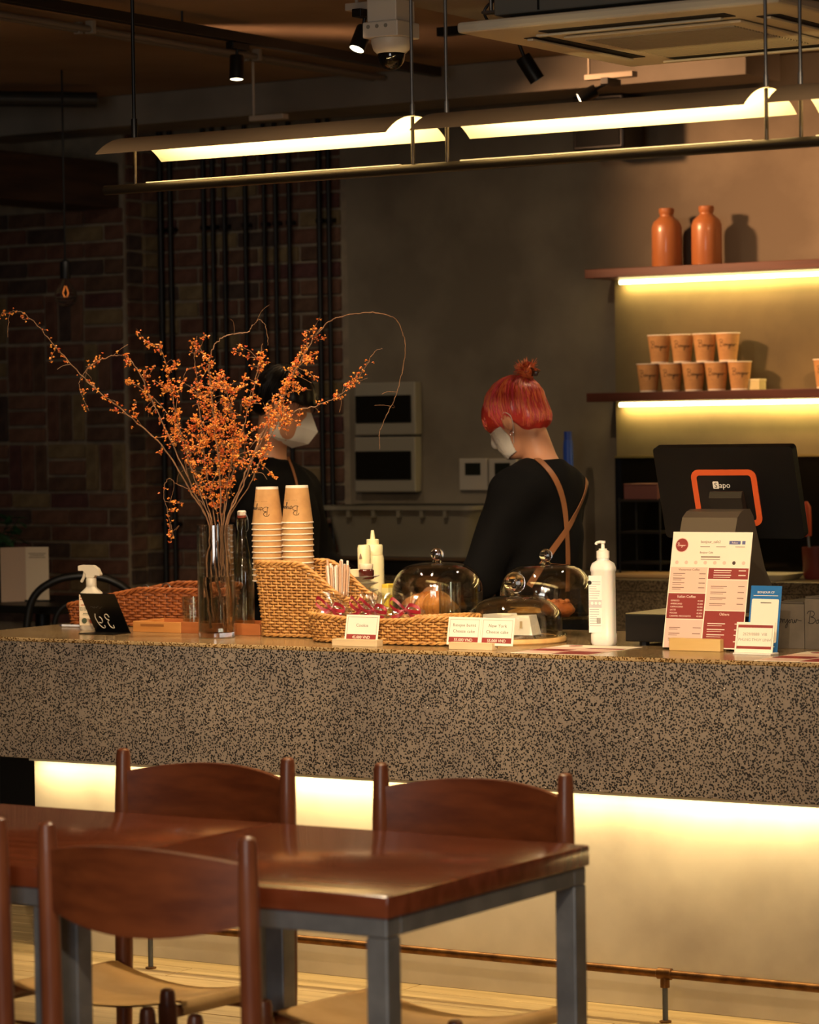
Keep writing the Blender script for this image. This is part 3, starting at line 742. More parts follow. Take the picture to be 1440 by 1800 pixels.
# ------------------------------------------------------------------ paper cups
M_KRAFT = mat('kraft_paper', '#b98a55', 0.75, col2='#c6975f', scale=30, detail=3)
M_CUPW = mat('cup_white', '#efe3cf', 0.6)
M_INK = mat('black_ink', '#17100b', 0.7)
CR, CB, CH = 0.0470, 0.0335, 0.112
def make_cup(label, loc, rot, group):
    t = thing('paper_cup', label, 'cup', loc, 0, group); t.rotation_euler = rot
    rz_ = lambda z: CB + (CR - CB) * z / CH
    MB().lathe([(rz_(0.007), 0.007), (rz_(CH - 0.002), CH - 0.002), (rz_(CH - 0.002) - 0.0006, CH - 0.002), (rz_(0.007) - 0.0006, 0.007)], n=36, close=True).build('cup_wall', M_KRAFT, t, True)
    MB().lathe([(rz_(0.007), 0.007), (rz_(0.0), 0.0), (rz_(0) - 0.002, 0.0), (rz_(0) - 0.002, 0.004), (0, 0.004)], n=36).build('base_ring', M_CUPW, t, True)
    MB().tube([(CR * math.cos(a * math.pi / 20), CR * math.sin(a * math.pi / 20), CH - 0.0015) for a in range(40)], 0.0021, 8, closed=True).build('rim', M_CUPW, t, 'all')
    lg = MB()
    for ln in logo_lines():
        pts = []
        for x, y in ln:
            z = 0.060 + y * 0.027; r = rz_(z) + 0.0003; a = x * 0.0275 / r; pts.append((r * math.cos(a), r * math.sin(a), z))
        lg.tube(pts, 0.00085, 4)
    for i in range(13):
        z = 0.043; r = rz_(z) + 0.0003; a = (0.10 + i * 0.19) * 0.0275 / r
        if i in (4, 9): continue
        lg.tube([(r * math.cos(a + q * 0.055), r * math.sin(a + q * 0.055), z) for q in (0, 1)], 0.0004, 4)
    lg.build('logo', M_INK, t)
    return t

# ------------------------------------------------------------------ shelves
M_SHELF = mat('shelf_wood', '#431d0f', 0.45, col2='#572917', scale=10, stretch=(0.2, 3, 3), detail=6)
M_LED = mat('led_glow', '#fff4cf', 0.5, emit='#ffe39a', estr=14.0)
XSH = pt(1028, 483, Y=10.5).x; XE = -2.6
ZU, ZL, TH = 2.187, 1.697, 0.0355
for z, lab in ((ZU, 'upper dark wooden wall shelf carrying two clay bottles'), (ZL, 'lower dark wooden wall shelf carrying stacked paper cups')):
    t = thing('wall_shelf', lab, 'shelf', (XSH, 10.5, z), 0, 'dark wooden wall shelves')
    m = MB(); m.box((0, 0, -TH), (XE - XSH, YB - 0.0455 - 10.5, 0), bev=0.002); m.box((0, YB - 0.0455 - 10.5, -TH), (XN - XSH - 0.002, YB - 0.0125 - 10.5, 0))
    m.build('board', M_SHELF, t)
    yl = YB + 0.06 - 10.5 if z == ZL else YB - 0.03 - 10.5
    yl = 0.17
    a = pt(1090, z * 0 + (500 if z == ZU else 708), Y=10.5 + yl).x - XSH
    MB().tube([(a, yl, -TH - 0.012), (XE - XSH, yl, -TH - 0.012)], 0.0085, 10).build('led_tube', M_LED, t, True)
    area('shelf_strip_light', ((XSH + a + XE) / 2, 10.5 + yl + 0.010, z - TH - 0.022), (0.5, 0, 0), XE - XSH - a, 0.012, 11, (1.0, 0.70, 0.26))
# clay bottles
M_CLAY = mat('clay_glaze', '#a86c42', 0.38, col2='#95592d', scale=5, detail=5, coat=0.3, stretch=(1, 1, 0.4))
pr = [(0, 0), (0.058, 0), (0.060, 0.006), (0.0595, 0.13), (0.059, 0.158), (0.052, 0.178), (0.036, 0.192), (0.027, 0.200), (0.026, 0.207), (0.0305, 0.213), (0.0305, 0.229), (0.027, 0.232), (0.020, 0.232), (0.020, 0.2), (0, 0.2)]
for px_, lab in ((1173, 'terracotta bottle vase standing nearer the open shelf end'), (1243, 'terracotta bottle vase standing farther along the upper shelf')):
    p = pt(px_, 465, Y=10.60)
    t = thing('clay_bottle', lab, 'bottle', (p.x, 10.60, ZU), 0, 'terracotta bottles on the upper shelf')
    MB().lathe(pr[:10] , n=32).build('bottle_body', M_CLAY, t, True)
    MB().lathe([(0.0268, 0.2065), (0.0305, 0.213), (0.0305, 0.229), (0.027, 0.232), (0.020, 0.232), (0.020, 0.206)], n=32, close=True).build('neck', M_CLAY, t, True)
# cups on the lower shelf
first = None; YCUP = 10.60
xr_ = pt(1301, 683, Y=YCUP).x; pitch = 0.1
rows = [(5, 0, 'bottom row'), (4, 1, 'top row')]
ords = ['first', 'second', 'third', 'fourth', 'fifth']
for n, lev, rn in rows:
    for i in range(n):
        x = xr_ - (n - 1 - i) * pitch - lev * pitch / 2 + 0.0
        loc = (x, YCUP, ZL + lev * CH)
        lab = '%s kraft paper cup from the shelf end in the %s of the stack' % (ords[i], rn)
        rot = (0, 0, -math.pi / 2 - 0.25 + 0.1 * ((i * 7) % 3 - 1))
        if first is None: first = make_cup(lab, loc, rot, 'paper cups stacked on the lower shelf')
        else:
            c = dup(first, loc, None, lab); c.rotation_euler = rot
x = pt(1452, 683, Y=YCUP).x
c = dup(first, (x, YCUP, ZL), None, 'lone kraft paper cup cut off by the frame on the lower shelf')
p = pt(1327, 682, Y=10.62)
t = thing('small_box', 'small pale box beside the stacked paper cups', 'box', (p.x, 10.63, ZL))
MB().box((-0.03, -0.03, 0), (0.03, 0.03, 0.034), bev=0.002).build('carton', mat('pale_card', '#d9cf94', 0.7), t)
MB().box((-0.031, -0.031, 0.0345), (0.031, 0.031, 0.043), bev=0.001).build('lid', mat('pale_card_lid', '#e6dca8', 0.7), t)

# splashback
zb = pt(1080, 805, Y=YB - 0.05).z
t = thing('dark_splashback', 'dark glossy splashback panel behind the work counter', 'panel', (XN - 0.004, YB - 0.046, 0.9855))
MB().box((0, -0.006, 0), (3.0, 0, zb - 0.9855)).build('glass_panel', mat('smoked_mirror', '#1f1c17', 0.08, 0.55), t)
MB().box((0, -0.008, zb - 0.9855), (3.0, 0, zb - 0.9775)).build('top_trim', mat('brass_trim', '#8a7a4a', 0.4, 0.6), t)

# electric panels on the wall
M_PANEL = mat('panel_white', '#8f8878', 0.5)
for (y0, y1, w0, w1, lab) in ((672, 765, 695, 743, 'upper pale breaker panel on the plastered wall'), (768, 865, 793, 843, 'lower pale breaker panel on the plastered wall')):
    xl = pt(624, y0, Y=YB - 0.06).x; xr2 = pt(731, y0, Y=YB - 0.06).x; zt_ = pt(676, y0, Y=YB - 0.06).z; zb_ = pt(676, y1, Y=YB - 0.06).z
    t = thing('breaker_panel', lab, 'panel', ((xl + xr2) / 2, YB - 0.012, zb_), 0, 'breaker panels on the plastered wall')
    W = (xr2 - xl) / 2; H = zt_ - zb_
    MB().box((-W, -0.055, 0), (W, -0.001, H), bev=0.006).build('case', M_PANEL, t)
    za_ = pt(676, w1, Y=YB - 0.06).z - zb_; zc_ = pt(676, w0, Y=YB - 0.06).z - zb_
    MB().box((-W + 0.008, -0.062, za_), (W - 0.018, -0.0555, zc_), bev=0.003).build('window_cover', mat('smoked_plastic', '#15130f', 0.25), t)
for (a, b, lab) in ((808, 857, 'wall thermostat standing clear of the bowed person'), (860, 909, 'wall thermostat half hidden by the bowed person')):
    xl = pt(a, 830, Y=YB - 0.03).x; xr2 = pt(b, 830, Y=YB - 0.03).x; zt_ = pt(a, 806, Y=YB - 0.03).z; zb_ = pt(a, 862, Y=YB - 0.03).z
    t = thing('thermostat', lab, 'thermostat', ((xl + xr2) / 2, YB - 0.012, zb_), 0, 'wall thermostats')
    W = (xr2 - xl) / 2; H = zt_ - zb_
    MB().box((-W, -0.022, 0), (W, -0.001, H), bev=0.004).build('case', mat('thermostat_white', '#aca292', 0.5), t)
    MB().box((-W * 0.55, -0.0245, H * 0.48), (W * 0.55, -0.0222, H * 0.86)).build('screen', mat('thermostat_screen', '#1d2019', 0.3), t)

# pipes before the brick recess
M_PIPE = mat('black_conduit', '#0b0908', 0.5)
for i, (px_, r) in enumerate(((283, 0.012), (300, 0.011), (358.6, 0.0095), (374.6, 0.009), (395, 0.009), (432, 0.0095), (465, 0.0085), (485, 0.0095), (509, 0.0095), (562, 0.0115), (579, 0.0105))):
    x = pt(px_, 450, Y=10.70).x
    o = ['first', 'second', 'third', 'fourth', 'fifth', 'sixth', 'seventh', 'eighth', 'ninth', 'tenth', 'eleventh'][i]
    t = thing('wall_pipe', '%s upright black pipe counted from the brick pier' % o, 'pipe', (x, 10.70, 0), 0, 'black pipes before the brick wall')
    MB().cyl((0, 0, 0.001), (0, 0, CEIL - 0.003), r, n=12).build('tube', M_PIPE, t, True)
    for z in (1.15, 2.45): MB().box((-r - 0.006, -0.004, z), (r + 0.006, 0.033, z + 0.018)).build('clamp', M_PIPE, t)

# grey tub on a board on the work counter
tb = Vector((-6.46, 10.2, 1.068))
wbd = thing('storage_box', 'black storage box under the grey tub on the work counter', 'box', (-6.52, 10.36, 0.981))
MB().box((-0.42, -0.20, 0), (0.40, 0.22, 0.058), bev=0.004).build('box_body', M_BLACK, wbd)
MB().box((-0.43, -0.21, 0.0585), (0.41, 0.23, 0.070), bev=0.003).build('lid', mat('box_lid', '#4a3826', 0.5), wbd)
t = thing('plastic_tub', 'grey rectangular plastic tub with a wide lip near the wall', 'tub', (-6.54, 10.37, 1.052))
def rrect(w, d, r, n=6):
    out = []
    for cx, cy, a0 in ((w - r, d - r, 0), (-w + r, d - r, 90), (-w + r, -d + r, 180), (w - r, -d + r, 270)):
        for i in range(n + 1):
            a = math.radians(a0 + 90 * i / n); out.append((cx + r * math.cos(a), cy + r * math.sin(a)))
    return out
def loft(rings, cap0=True, cap1=True):
    m = MB(); n = len(rings[0]); vs = [v for r in rings for v in r]; fs = []
    for i in range(len(rings) - 1):
        for k in range(n): fs.append((i * n + k, i * n + (k + 1) % n, (i + 1) * n + (k + 1) % n, (i + 1) * n + k))
    if cap0: fs.append(tuple(reversed(range(n))))
    if cap1: fs.append(tuple((len(rings) - 1) * n + k for k in range(n)))
    return m.add(vs, fs)
def ring(w, d, r, z, n=6): return [Vector((x, y, z)) for x, y in rrect(w, d, r, n)]
M_TUB = mat('tub_grey', '#7e7868', 0.5)
loft([ring(0.31, 0.14, 0.04, 0), ring(0.35, 0.165, 0.05, 0.19), ring(0.345, 0.16, 0.05, 0.19), ring(0.305, 0.135, 0.04, 0.004)]).build('tub_body', M_TUB, t, True)
loft([ring(0.352, 0.167, 0.05, 0.188), ring(0.372, 0.187, 0.06, 0.188), ring(0.372, 0.187, 0.06, 0.205), ring(0.346, 0.161, 0.05, 0.205)], False, False).build('lip', M_TUB, t, True)
for x in (0.02, 0.13, 0.24, -0.1, -0.22): MB().box((x - 0.008, -0.184, 0.158), (x + 0.008, -0.160, 0.187)).build('rib', M_TUB, t)

# things on the work counter at the right
p = pt(999, 800, Y=10.5)
t = thing('blue_bottle', 'slim blue bottle behind the person with crossed straps', 'bottle', (p.x, 10.5, 0.981))
MB().lathe([(0, 0), (0.019, 0), (0.020, 0.01), (0.020, 0.50), (0.018, 0.53), (0, 0.53)], n=20).build('bottle_body', mat('blue_plastic', '#2b4da8', 0.35), t, True)
MB().lathe([(0, 0.5305), (0.016, 0.5305), (0.016, 0.565), (0, 0.565)], n=20).build('cap', mat('blue_cap', '#27439a', 0.35), t, True)
p = pt(1390, 1016, Y=10.3)
t = thing('serving_tray', 'white tray lying on the work counter behind the register', 'tray', (p.x - 0.13, 10.28, 0.981))
loft([ring(0.14, 0.09, 0.02, 0), ring(0.16, 0.11, 0.025, 0.022), ring(0.155, 0.105, 0.025, 0.022), ring(0.137, 0.087, 0.02, 0.004)]).build('tray_body', mat('tray_white', '#cbbf9c', 0.4), t, True)
t = thing('cutting_board', 'thin wooden board lying on the work counter beside the sanitizer', 'board', (pt(1150, 1015, Y=10.3).x, 10.33, 0.981))
MB().box((-0.16, -0.11, 0), (0.16, 0.11, 0.014), bev=0.004).build('board', mat('pale_board', '#a8875a', 0.6), t)
p = pt(1425, 950, Y=10.35)
t = thing('spatula', 'orange handled spatula standing in a dark pot behind the register', 'utensil', (p.x, 10.36, 0.981))
MB().tube([(0, 0, 0.02), (-0.012, 0, 0.14), (-0.016, 0, 0.2)], 0.006, 10).build('shaft', M_STEEL, t, True)
MB().tube([(-0.015, 0, 0.16), (-0.02, 0, 0.22), (-0.022, 0, 0.27), (-0.02, 0, 0.29)], [0.014, 0.019, 0.019, 0.006], 14).build('handle', mat('orange_handle', '#b8492a', 0.4), t, True)
t = thing('utensil_pot', 'dark pot holding the orange handled spatula', 'pot', (p.x + 0.02, 10.36, 0.981))
MB().lathe([(0, 0), (0.045, 0), (0.05, 0.01), (0.055, 0.12), (0.051, 0.12), (0.046, 0.012), (0, 0.012)], n=24).build('pot_body', mat('pot_red', '#6b2a24', 0.4), t, True)
# rack and box added to stand for blurred reflections in the splashback
p = pt(1130, 1000, Y=10.5)
t = thing('reflection_rack', 'small black two-tier rack added for the blurred splashback reflections', 'rack', (p.x, 10.55, 0.981))
for x in (-0.09, 0.09):
    for y in (-0.07, 0.07): MB().cyl((x, y, 0), (x, y, 0.30), 0.004, n=8).build('upright', M_BLACK, t)
for z in (0.04, 0.16, 0.285): MB().box((-0.095, -0.075, z), (0.095, 0.075, z + 0.008)).build('tier', mat('rack_tier', '#1c1712', 0.5), t)
t = thing('reflection_box', 'dull red box added on the black rack for the blurred splashback reflections', 'box', (p.x, 10.55, 1.2745))
MB().box((-0.075, -0.06, 0), (0.075, 0.06, 0.055), bev=0.003).build('carton', mat('dull_red_card', '#6b3f38', 0.6), t)
MB().box((-0.076, -0.061, 0.0555), (0.076, 0.061, 0.062), bev=0.002).build('lid', mat('dull_red_lid', '#5d352f', 0.6), t)

# ------------------------------------------------------------------ guests' corner at the left
t = thing('side_table', 'black high table by the brick pier with a leaflet stand', 'table', (-7.55, 9.2, 0))
MB().box((-0.35, -0.32, 0.885), (0.35, 0.32, 0.915), bev=0.004).build('tabletop', M_BLACK, t)
MB().cyl((0, 0, 0.03), (0, 0, 0.885), 0.03, n=16).build('column', M_BLACK, t, True)
MB().lathe([(0, 0), (0.24, 0), (0.24, 0.012), (0.05, 0.03), (0, 0.03)], n=32).build('base', M_BLACK, t, True)
q = pt(66, 1057, T=11.75)
t = thing('leaflet_stand', 'two-sided white leaflet stand on the black table by the brick pier', 'sign', (q.x, q.y, 0.9155), A * 0.55)
M_LEAF = mat('leaflet_paper', '#c9b79c', 0.6)
MB().box((-0.045, -0.004, 0.0), (0.05, 0.0, 0.212)).build('front_sheet', M_LEAF, t)
Mx = Tr(-0.0455, -0.001, 0) @ Rz(math.radians(215))
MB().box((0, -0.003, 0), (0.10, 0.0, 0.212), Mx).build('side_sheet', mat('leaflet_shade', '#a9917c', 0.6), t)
MB().box((-0.05, -0.01, -0.0), (0.055, 0.035, 0.006)).build('foot', M_BLACK, t)
for i, (w_, z) in enumerate(((0.036, 0.185), (0.030, 0.178), (0.034, 0.170))): MB().box((-w_ + 0.003, -0.0046, z), (w_ + 0.003, -0.0041, z + 0.003)).build('print_line', mat('grey_print', '#77695a', 0.7), t)
q = pt(122, 1012, T=11.2)
t = thing('bentwood_chair', 'black hoop-back high chair beside the leaflet table', 'chair', (q.x + 0.05, q.y + 0.02, 0), A)
hp = [(-0.21, 0.0, 0.62), (-0.215, -0.01, 0.80), (-0.19, -0.02, 0.95), (-0.11, -0.03, 1.02), (0, -0.032, 1.04), (0.11, -0.03, 1.02), (0.19, -0.02, 0.95), (0.215, -0.01, 0.80), (0.21, 0.0, 0.62)]
MB().tube(smoothline(hp), 0.015, 10).build('back_hoop', M_BLACK, t, True)
hp2 = [(-0.11, 0.0, 0.64), (-0.115, -0.01, 0.8), (-0.09, -0.02, 0.91), (0, -0.025, 0.95), (0.09, -0.02, 0.91), (0.115, -0.01, 0.8), (0.11, 0.0, 0.64)]
MB().tube(smoothline(hp2), 0.011, 10).build('inner_hoop', M_BLACK, t, True)
MB().lathe([(0, 0.60), (0.215, 0.60), (0.22, 0.615), (0.21, 0.63), (0, 0.63)], (0, 0.19, 0), 32).build('seat', M_BLACK, t, True)
for sx in (-1, 1):
    MB().tube([(sx * 0.2, 0.02, 0.60), (sx * 0.215, -0.03, 0.0)], 0.016, 10).build('leg', M_BLACK, t, True)
    MB().tube([(sx * 0.15, 0.36, 0.60), (sx * 0.2, 0.42, 0.0)], 0.016, 10).build('leg', M_BLACK, t, True)
MB().tube([(0.2 * math.cos(a * math.pi / 12), 0.19 + 0.2 * math.sin(a * math.pi / 12), 0.25) for a in range(24)], 0.009, 8, closed=True).build('foot_ring', M_BLACK, t, True)
# plant
q = pt(-6, 985, T=12.0)
t = thing('potted_plant', 'dark leafy potted plant at the edge above the leaflet table', 'plant', (q.x, q.y, 0.9155))
MB().lathe([(0, 0), (0.05, 0), (0.065, 0.1), (0.06, 0.1), (0.055, 0.085), (0, 0.085)], n=20).build('pot', M_BLACK, t, True)
M_LF = mat('dark_leaf', '#1f3a22', 0.5, col2='#2b4a2a', scale=20)
rnd = random.Random(3)
lfm = []
for q_ in range(3):
    m = MB(); n = 6
    for i in range(n + 1):
        s = i / n; wd = 0.016 * math.sin(math.pi * min(1, s * 0.95 + 0.05)) + 0.0004; x = 0.075 * s; z = 0.02 * s * s * (q_ - 1) - 0.01 * s
        m.v += [(x, -wd, z), (x, 0, z - 0.004 * math.sin(math.pi * s)), (x, wd, z)]
    for i in range(n):
        for k_ in (0, 1): m.f.append((i * 3 + k_, i * 3 + k_ + 1, i * 3 + 4 + k_, i * 3 + 3 + k_)); m.mi.append(0)
    me = m.mesh('leaf'); me.materials.append(M_LF); lfm.append(me)
stm = MB()
for s in range(9):
    a = rnd.uniform(0, 6.28); le = rnd.uniform(0.12, 0.26); tip = Vector((0.12 * math.cos(a), 0.12 * math.sin(a), 0.08 + le))
    ln = smoothline([(0, 0, 0.08), (tip.x * 0.3, tip.y * 0.3, 0.08 + le * 0.6), tip], 5); stm.tube(ln, 0.003, 5)
    for j in range(3, len(ln)):
        o = link('leaf', rnd.choice(lfm), t, ln[j]); o.rotation_euler = (rnd.uniform(-.4, .4), rnd.uniform(-.6, .5), rnd.uniform(0, 6.28))
stm.build('stems', mat('stem_green', '#2c3520', 0.6), t, True)

# ------------------------------------------------------------------ glass
def thin_glass(name, tint=(0.97, 0.97, 0.94), rough=0.02, boost=1.0, ior=1.5):
    m = bpy.data.materials.new(name); m.use_nodes = True; nt = m.node_tree; nt.nodes.remove(nt.nodes['Principled BSDF'])
    N = nt.nodes.new; Lk = nt.links.new
    tr = N('ShaderNodeBsdfTransparent'); tr.inputs[0].default_value = tint + (1,)
    gl = N('ShaderNodeBsdfGlossy'); gl.inputs['Roughness'].default_value = rough
    lw = N('ShaderNodeLayerWeight'); lw.inputs[0].default_value = 0.5
    pw = N('ShaderNodeMath'); pw.operation = 'POWER'; pw.inputs[1].default_value = 3.0
    mu = N('ShaderNodeMath'); mu.operation = 'MULTIPLY_ADD'; mu.use_clamp = True; mu.inputs[1].default_value = 0.85; mu.inputs[2].default_value = 0.035 * boost
    mx = N('ShaderNodeMixShader'); Lk(lw.outputs['Facing'], pw.inputs[0]); Lk(pw.outputs[0], mu.inputs[0]); Lk(mu.outputs[0], mx.inputs[0]); Lk(tr.outputs[0], mx.inputs[1]); Lk(gl.outputs[0], mx.inputs[2])
    Lk(mx.outputs[0], nt.nodes['Material Output'].inputs[0]); MATS[name] = m; return m
G_DOME = thin_glass('dome_glass', (0.985, 0.985, 0.96), boost=3.2)
G_VASE = thin_glass('vase_glass', (0.97, 0.975, 0.96), boost=3.0)
G_TUMB = thin_glass('tumbler_glass', (0.94, 0.95, 0.88), 0.05, 4.0)
G_CELLO = thin_glass('cellophane', (0.97, 0.96, 0.95), 0.16, 4.5)
G_SOLID = mat('clear_glass', '#ffffff', 0.0, trans=1.0, ior=1.5)
G_WATER = mat('water', '#f4f7ee', 0.0, trans=1.0, ior=1.33)

# ------------------------------------------------------------------ wicker
def wicker_mat(name, a, b):
    return mat(name, a, 0.5, col2=b, scale=60, detail=3, coat=0.15)
W_GOLD = wicker_mat('wicker_gold', '#a8743a', '#cc9854')
W_RUST = wicker_mat('wicker_rust', '#8a4a22', '#a8602f')
def sample_loop(poly, n):
    P = [Vector((x, y, 0)) for x, y in poly]; L_ = [0]
    for i in range(len(P)): L_.append(L_[-1] + (P[(i + 1) % len(P)] - P[i]).length)
    out = []
    j = 0
    for k_ in range(n):
        s = L_[-1] * k_ / n
        while L_[j + 1] < s: j += 1
        q = (s - L_[j]) / max(1e-9, L_[j + 1] - L_[j]); out.append(P[j] + (P[(j + 1) % len(P)] - P[j]) * q)
    return out
def basket(t, poly0, poly1, hfun, m, gap=0.0185, row=0.0085, sr=0.0036, amp=0.0052, rim=0.0055):
    """poly0/poly1: outline at the floor and at the highest rim; hfun(x, y) = rim height there"""
    per = sum((Vector(poly1[i]) - Vector(poly1[i - 1])).length for i in range(len(poly1)))
    ns = int(per / gap) | 1; sub = 4; n = ns * sub
    A_ = sample_loop(poly0, n); B_ = sample_loop(poly1, n)
    hs = [hfun(B_[k_].x, B_[k_].y) for k_ in range(n)]; Hm = max(hs)
    def P_(k_, z): return A_[k_ % n].lerp(B_[k_ % n], z / Hm) + Vector((0, 0, z))
    def Nn(k_):
        d = B_[(k_ + 1) % n] - B_[(k_ - 1) % n]; return Vector((d.y, -d.x, 0)).normalized()
    wv = MB(); i = 0; z = 0.010
    while z < Hm - 0.004:
        seg = []; segs = []
        full = all(h > z + 0.003 for h in hs)
        for k_ in range(n + (0 if full else 1)):
            kk = k_ % n
            if hs[kk] > z + 0.003: seg.append(P_(kk, z) + Nn(kk) * amp * math.cos(math.pi * (kk / sub + i)))
            elif seg: segs.append(seg); seg = []
        if seg: segs.append(seg)
        for s_ in segs:
            if len(s_) > 3: wv.tube(s_, sr, 5, closed=full)
        z += row; i += 1
    wv.build('weave', m, t, 'all')
    st = MB()
    for k_ in range(0, n, sub): st.tube([P_(k_, 0.002), P_(k_, hs[k_] * 0.5), P_(k_, hs[k_])], 0.0028, 5)
    st.build('stakes', m, t, 'all')['kind'] = 'stuff'
    rm = MB()
    for q in range(3):
        pts = []
        for k_ in range(n):
            ph = k_ / sub * 2.1 + q * 2.094
            pts.append(P_(k_, hs[k_]) + Nn(k_) * rim * math.cos(ph) + Vector((0, 0, rim * math.sin(ph))))
        rm.tube(pts, rim * 0.78, 5, closed=True)
    rm.build('rim_braid', m, t, 'all')
    bs = MB()
    for q in range(2):
        bs.tube([P_(k_, 0.0075) + Nn(k_) * (0.003 + 0.003 * math.cos(k_ / sub * 2.1 + q * 3.14)) + Vector((0, 0, 0.003 * math.sin(k_ / sub * 2.1 + q * 3.14))) for k_ in range(n)], 0.0036, 5, closed=True)
    bs.build('base_braid', m, t, 'all')
    fl2 = MB(); fl2.add([a_ + Vector((0, 0, z_)) for z_ in (0.003, 0.006) for a_ in A_], [tuple(range(n)), tuple(range(n, 2 * n))] + [(k_, (k_ + 1) % n, n + (k_ + 1) % n, n + k_) for k_ in range(n)])
    fl2.build('basket_floor', m, t)
def ellipse(a, b, p=2.6, n=64):
    out = []
    for k_ in range(n):
        th = 2 * math.pi * k_ / n; c, s = math.cos(th), math.sin(th)
        out.append((a * abs(c) ** (2 / p) * (1 if c >= 0 else -1), b * abs(s) ** (2 / p) * (1 if s >= 0 else -1)))
    return out

# cup basket
x0, x1 = -5.235, -4.875; yc = 7.447
cb = thing('wicker_basket', 'tall slope-sided wicker basket holding paper cups and straws', 'basket', ((x0 + x1) / 2, yc, CZ))
hw_, hd_ = (x1 - x0) / 2, 0.083
def hcup(x, y):
    s = min(1, max(0, (x + 0.03) / (hw_ + 0.03))); s = s * s * (3 - 2 * s)
    return 0.222 - 0.105 * s
basket(cb, rrect(hw_ - 0.02, hd_ - 0.012, 0.03), rrect(hw_, hd_, 0.035), hcup, W_GOLD)
# cookie basket
xl_, xr_ = pt(550, 1090, Y=7.31).x, pt(833, 1090, Y=7.31).x
kb = thing('wicker_basket', 'low oval wicker basket full of wrapped cookies', 'basket', ((xl_ + xr_) / 2, 7.315, CZ))
ka = (xr_ - xl_) / 2
basket(kb, ellipse(ka * 0.93, 0.083), ellipse(ka, 0.098), lambda x, y: 0.074 - 0.006 * math.cos(math.pi * x / ka), W_GOLD, row=0.0078)
# bread basket
bb_ = thing('wicker_basket', 'long rust-brown bread basket at the far bar end', 'basket', (-5.87, 7.70, CZ))
basket(bb_, rrect(0.27, 0.085, 0.03), rrect(0.295, 0.10, 0.035), lambda x, y: 0.062 + 0.058 * min(1, max(0, (x + 0.29) / 0.32)) + 0.01 * (y > 0), W_RUST, gap=0.024)
for i, dx in enumerate((0.06, 0.14)):
    p = pt((262, 298)[i], 1033, Y=7.70)
    t = thing('metal_tongs', ('small' if i == 0 else 'larger') + ' metal ring tongs sticking out of the bread basket', 'tongs', (p.x, 7.68, CZ + 0.01))
    hh = p.z - CZ - 0.01
    MB().tube([(0.014 * math.cos(a) * (1 + 0.3 * i), 0.002, hh - 0.004 + 0.014 * math.sin(a) * (1 + 0.3 * i)) for a in [k_ * math.pi / 8 for k_ in range(16)]], 0.0022, 6, closed=True).build('ring_handle', M_STEEL, t, True)
    MB().tube([(0, 0.002, hh - 0.017), (0.01, 0.004, 0.0)], 0.003, 6).build('arm', M_STEEL, t, True)

# ------------------------------------------------------------------ cup stacks (upside down)
bz = CZ + 0.012
azc = math.atan2(-YF, 4.9)
stack = None
zz0 = [pt(470, 921, Y=yc).z, pt(523, 919, Y=yc).z]
for s_, (px_, n) in enumerate(((471, 11), (523.5, 11))):
    cxw = pt(px_, 950, Y=yc).x
    for i in range(n):
        rim_z = zz0[s_] - i * 0.0172
        if rim_z < bz + 0.003: break
        lab = ('uppermost inverted paper cup of the %s stack' if i == 0 else ('%s inverted paper cup from the top of the ' % ['', 'second', 'third', 'fourth', 'fifth', 'sixth', 'seventh', 'eighth', 'ninth', 'tenth', 'eleventh'][i]) + '%s stack') % ('shorter cup' if s_ == 0 else 'taller cup')
        c = dup(first, (cxw, yc, rim_z + CH), None, lab); c['group'] = 'inverted cups stacked in the wicker basket'
        c.rotation_euler = (math.pi, 0, math.atan2(-yc, -cxw) + 0.05 + (0.4 if s_ == 0 else 0.28) * 0 + 0.02 * i)
# straws in a white holder
p = pt(594, 1010, Y=yc)
t = thing('straw_holder', 'white holder for paper straws inside the cup basket', 'holder', (p.x, yc, CZ + 0.0125))
MB().lathe([(0, 0), (0.034, 0), (0.036, 0.07), (0.034, 0.07), (0.032, 0.003), (0, 0.003)], n=28).build('holder_wall', M_CUPW, t, True)
MB().lathe([(0.0345, 0.066), (0.0372, 0.066), (0.0372, 0.071), (0.0345, 0.071)], n=28, close=True).build('lip', M_CUPW, t, True)
straw = None; rnd = random.Random(5)
M_STR = [mat('straw_white', '#efe4d2', 0.6), mat('straw_kraft', '#cfa583', 0.6)]
spots = [(r_ * math.cos(a), r_ * math.sin(a)) for r_, n in ((0.0245, 14), (0.014, 7), (0.004, 2)) for a in [2 * math.pi * q / n + r_ * 40 for q in range(n)]]
for i, (sx, sy) in enumerate(spots):
    hgt = 0.196 + rnd.uniform(-0.004, 0.008) + (0.012 if i % 5 == 0 else 0)
    tip = Vector((sx * 1.45, sy * 1.2, hgt)); b = Vector((sx * 0.8, sy * 0.8, 0.005)); d = (tip - b).normalized()
    u = d.orthogonal().normalized(); m = MB()
    r_ = 0.0036
    m.tube([b, tip], r_, 10, cap=False); m.tube([tip, b], r_ * 0.82, 10, cap=False)
    o = m.build('paper_straw', M_STR[1 if rnd.random() < 0.25 else 0], None, True); o.location = (p.x, yc, CZ + 0.016)
    tag(o, 'slim paper straw standing in the holder inside the cup basket', 'straw', 'paper straws in the basket')

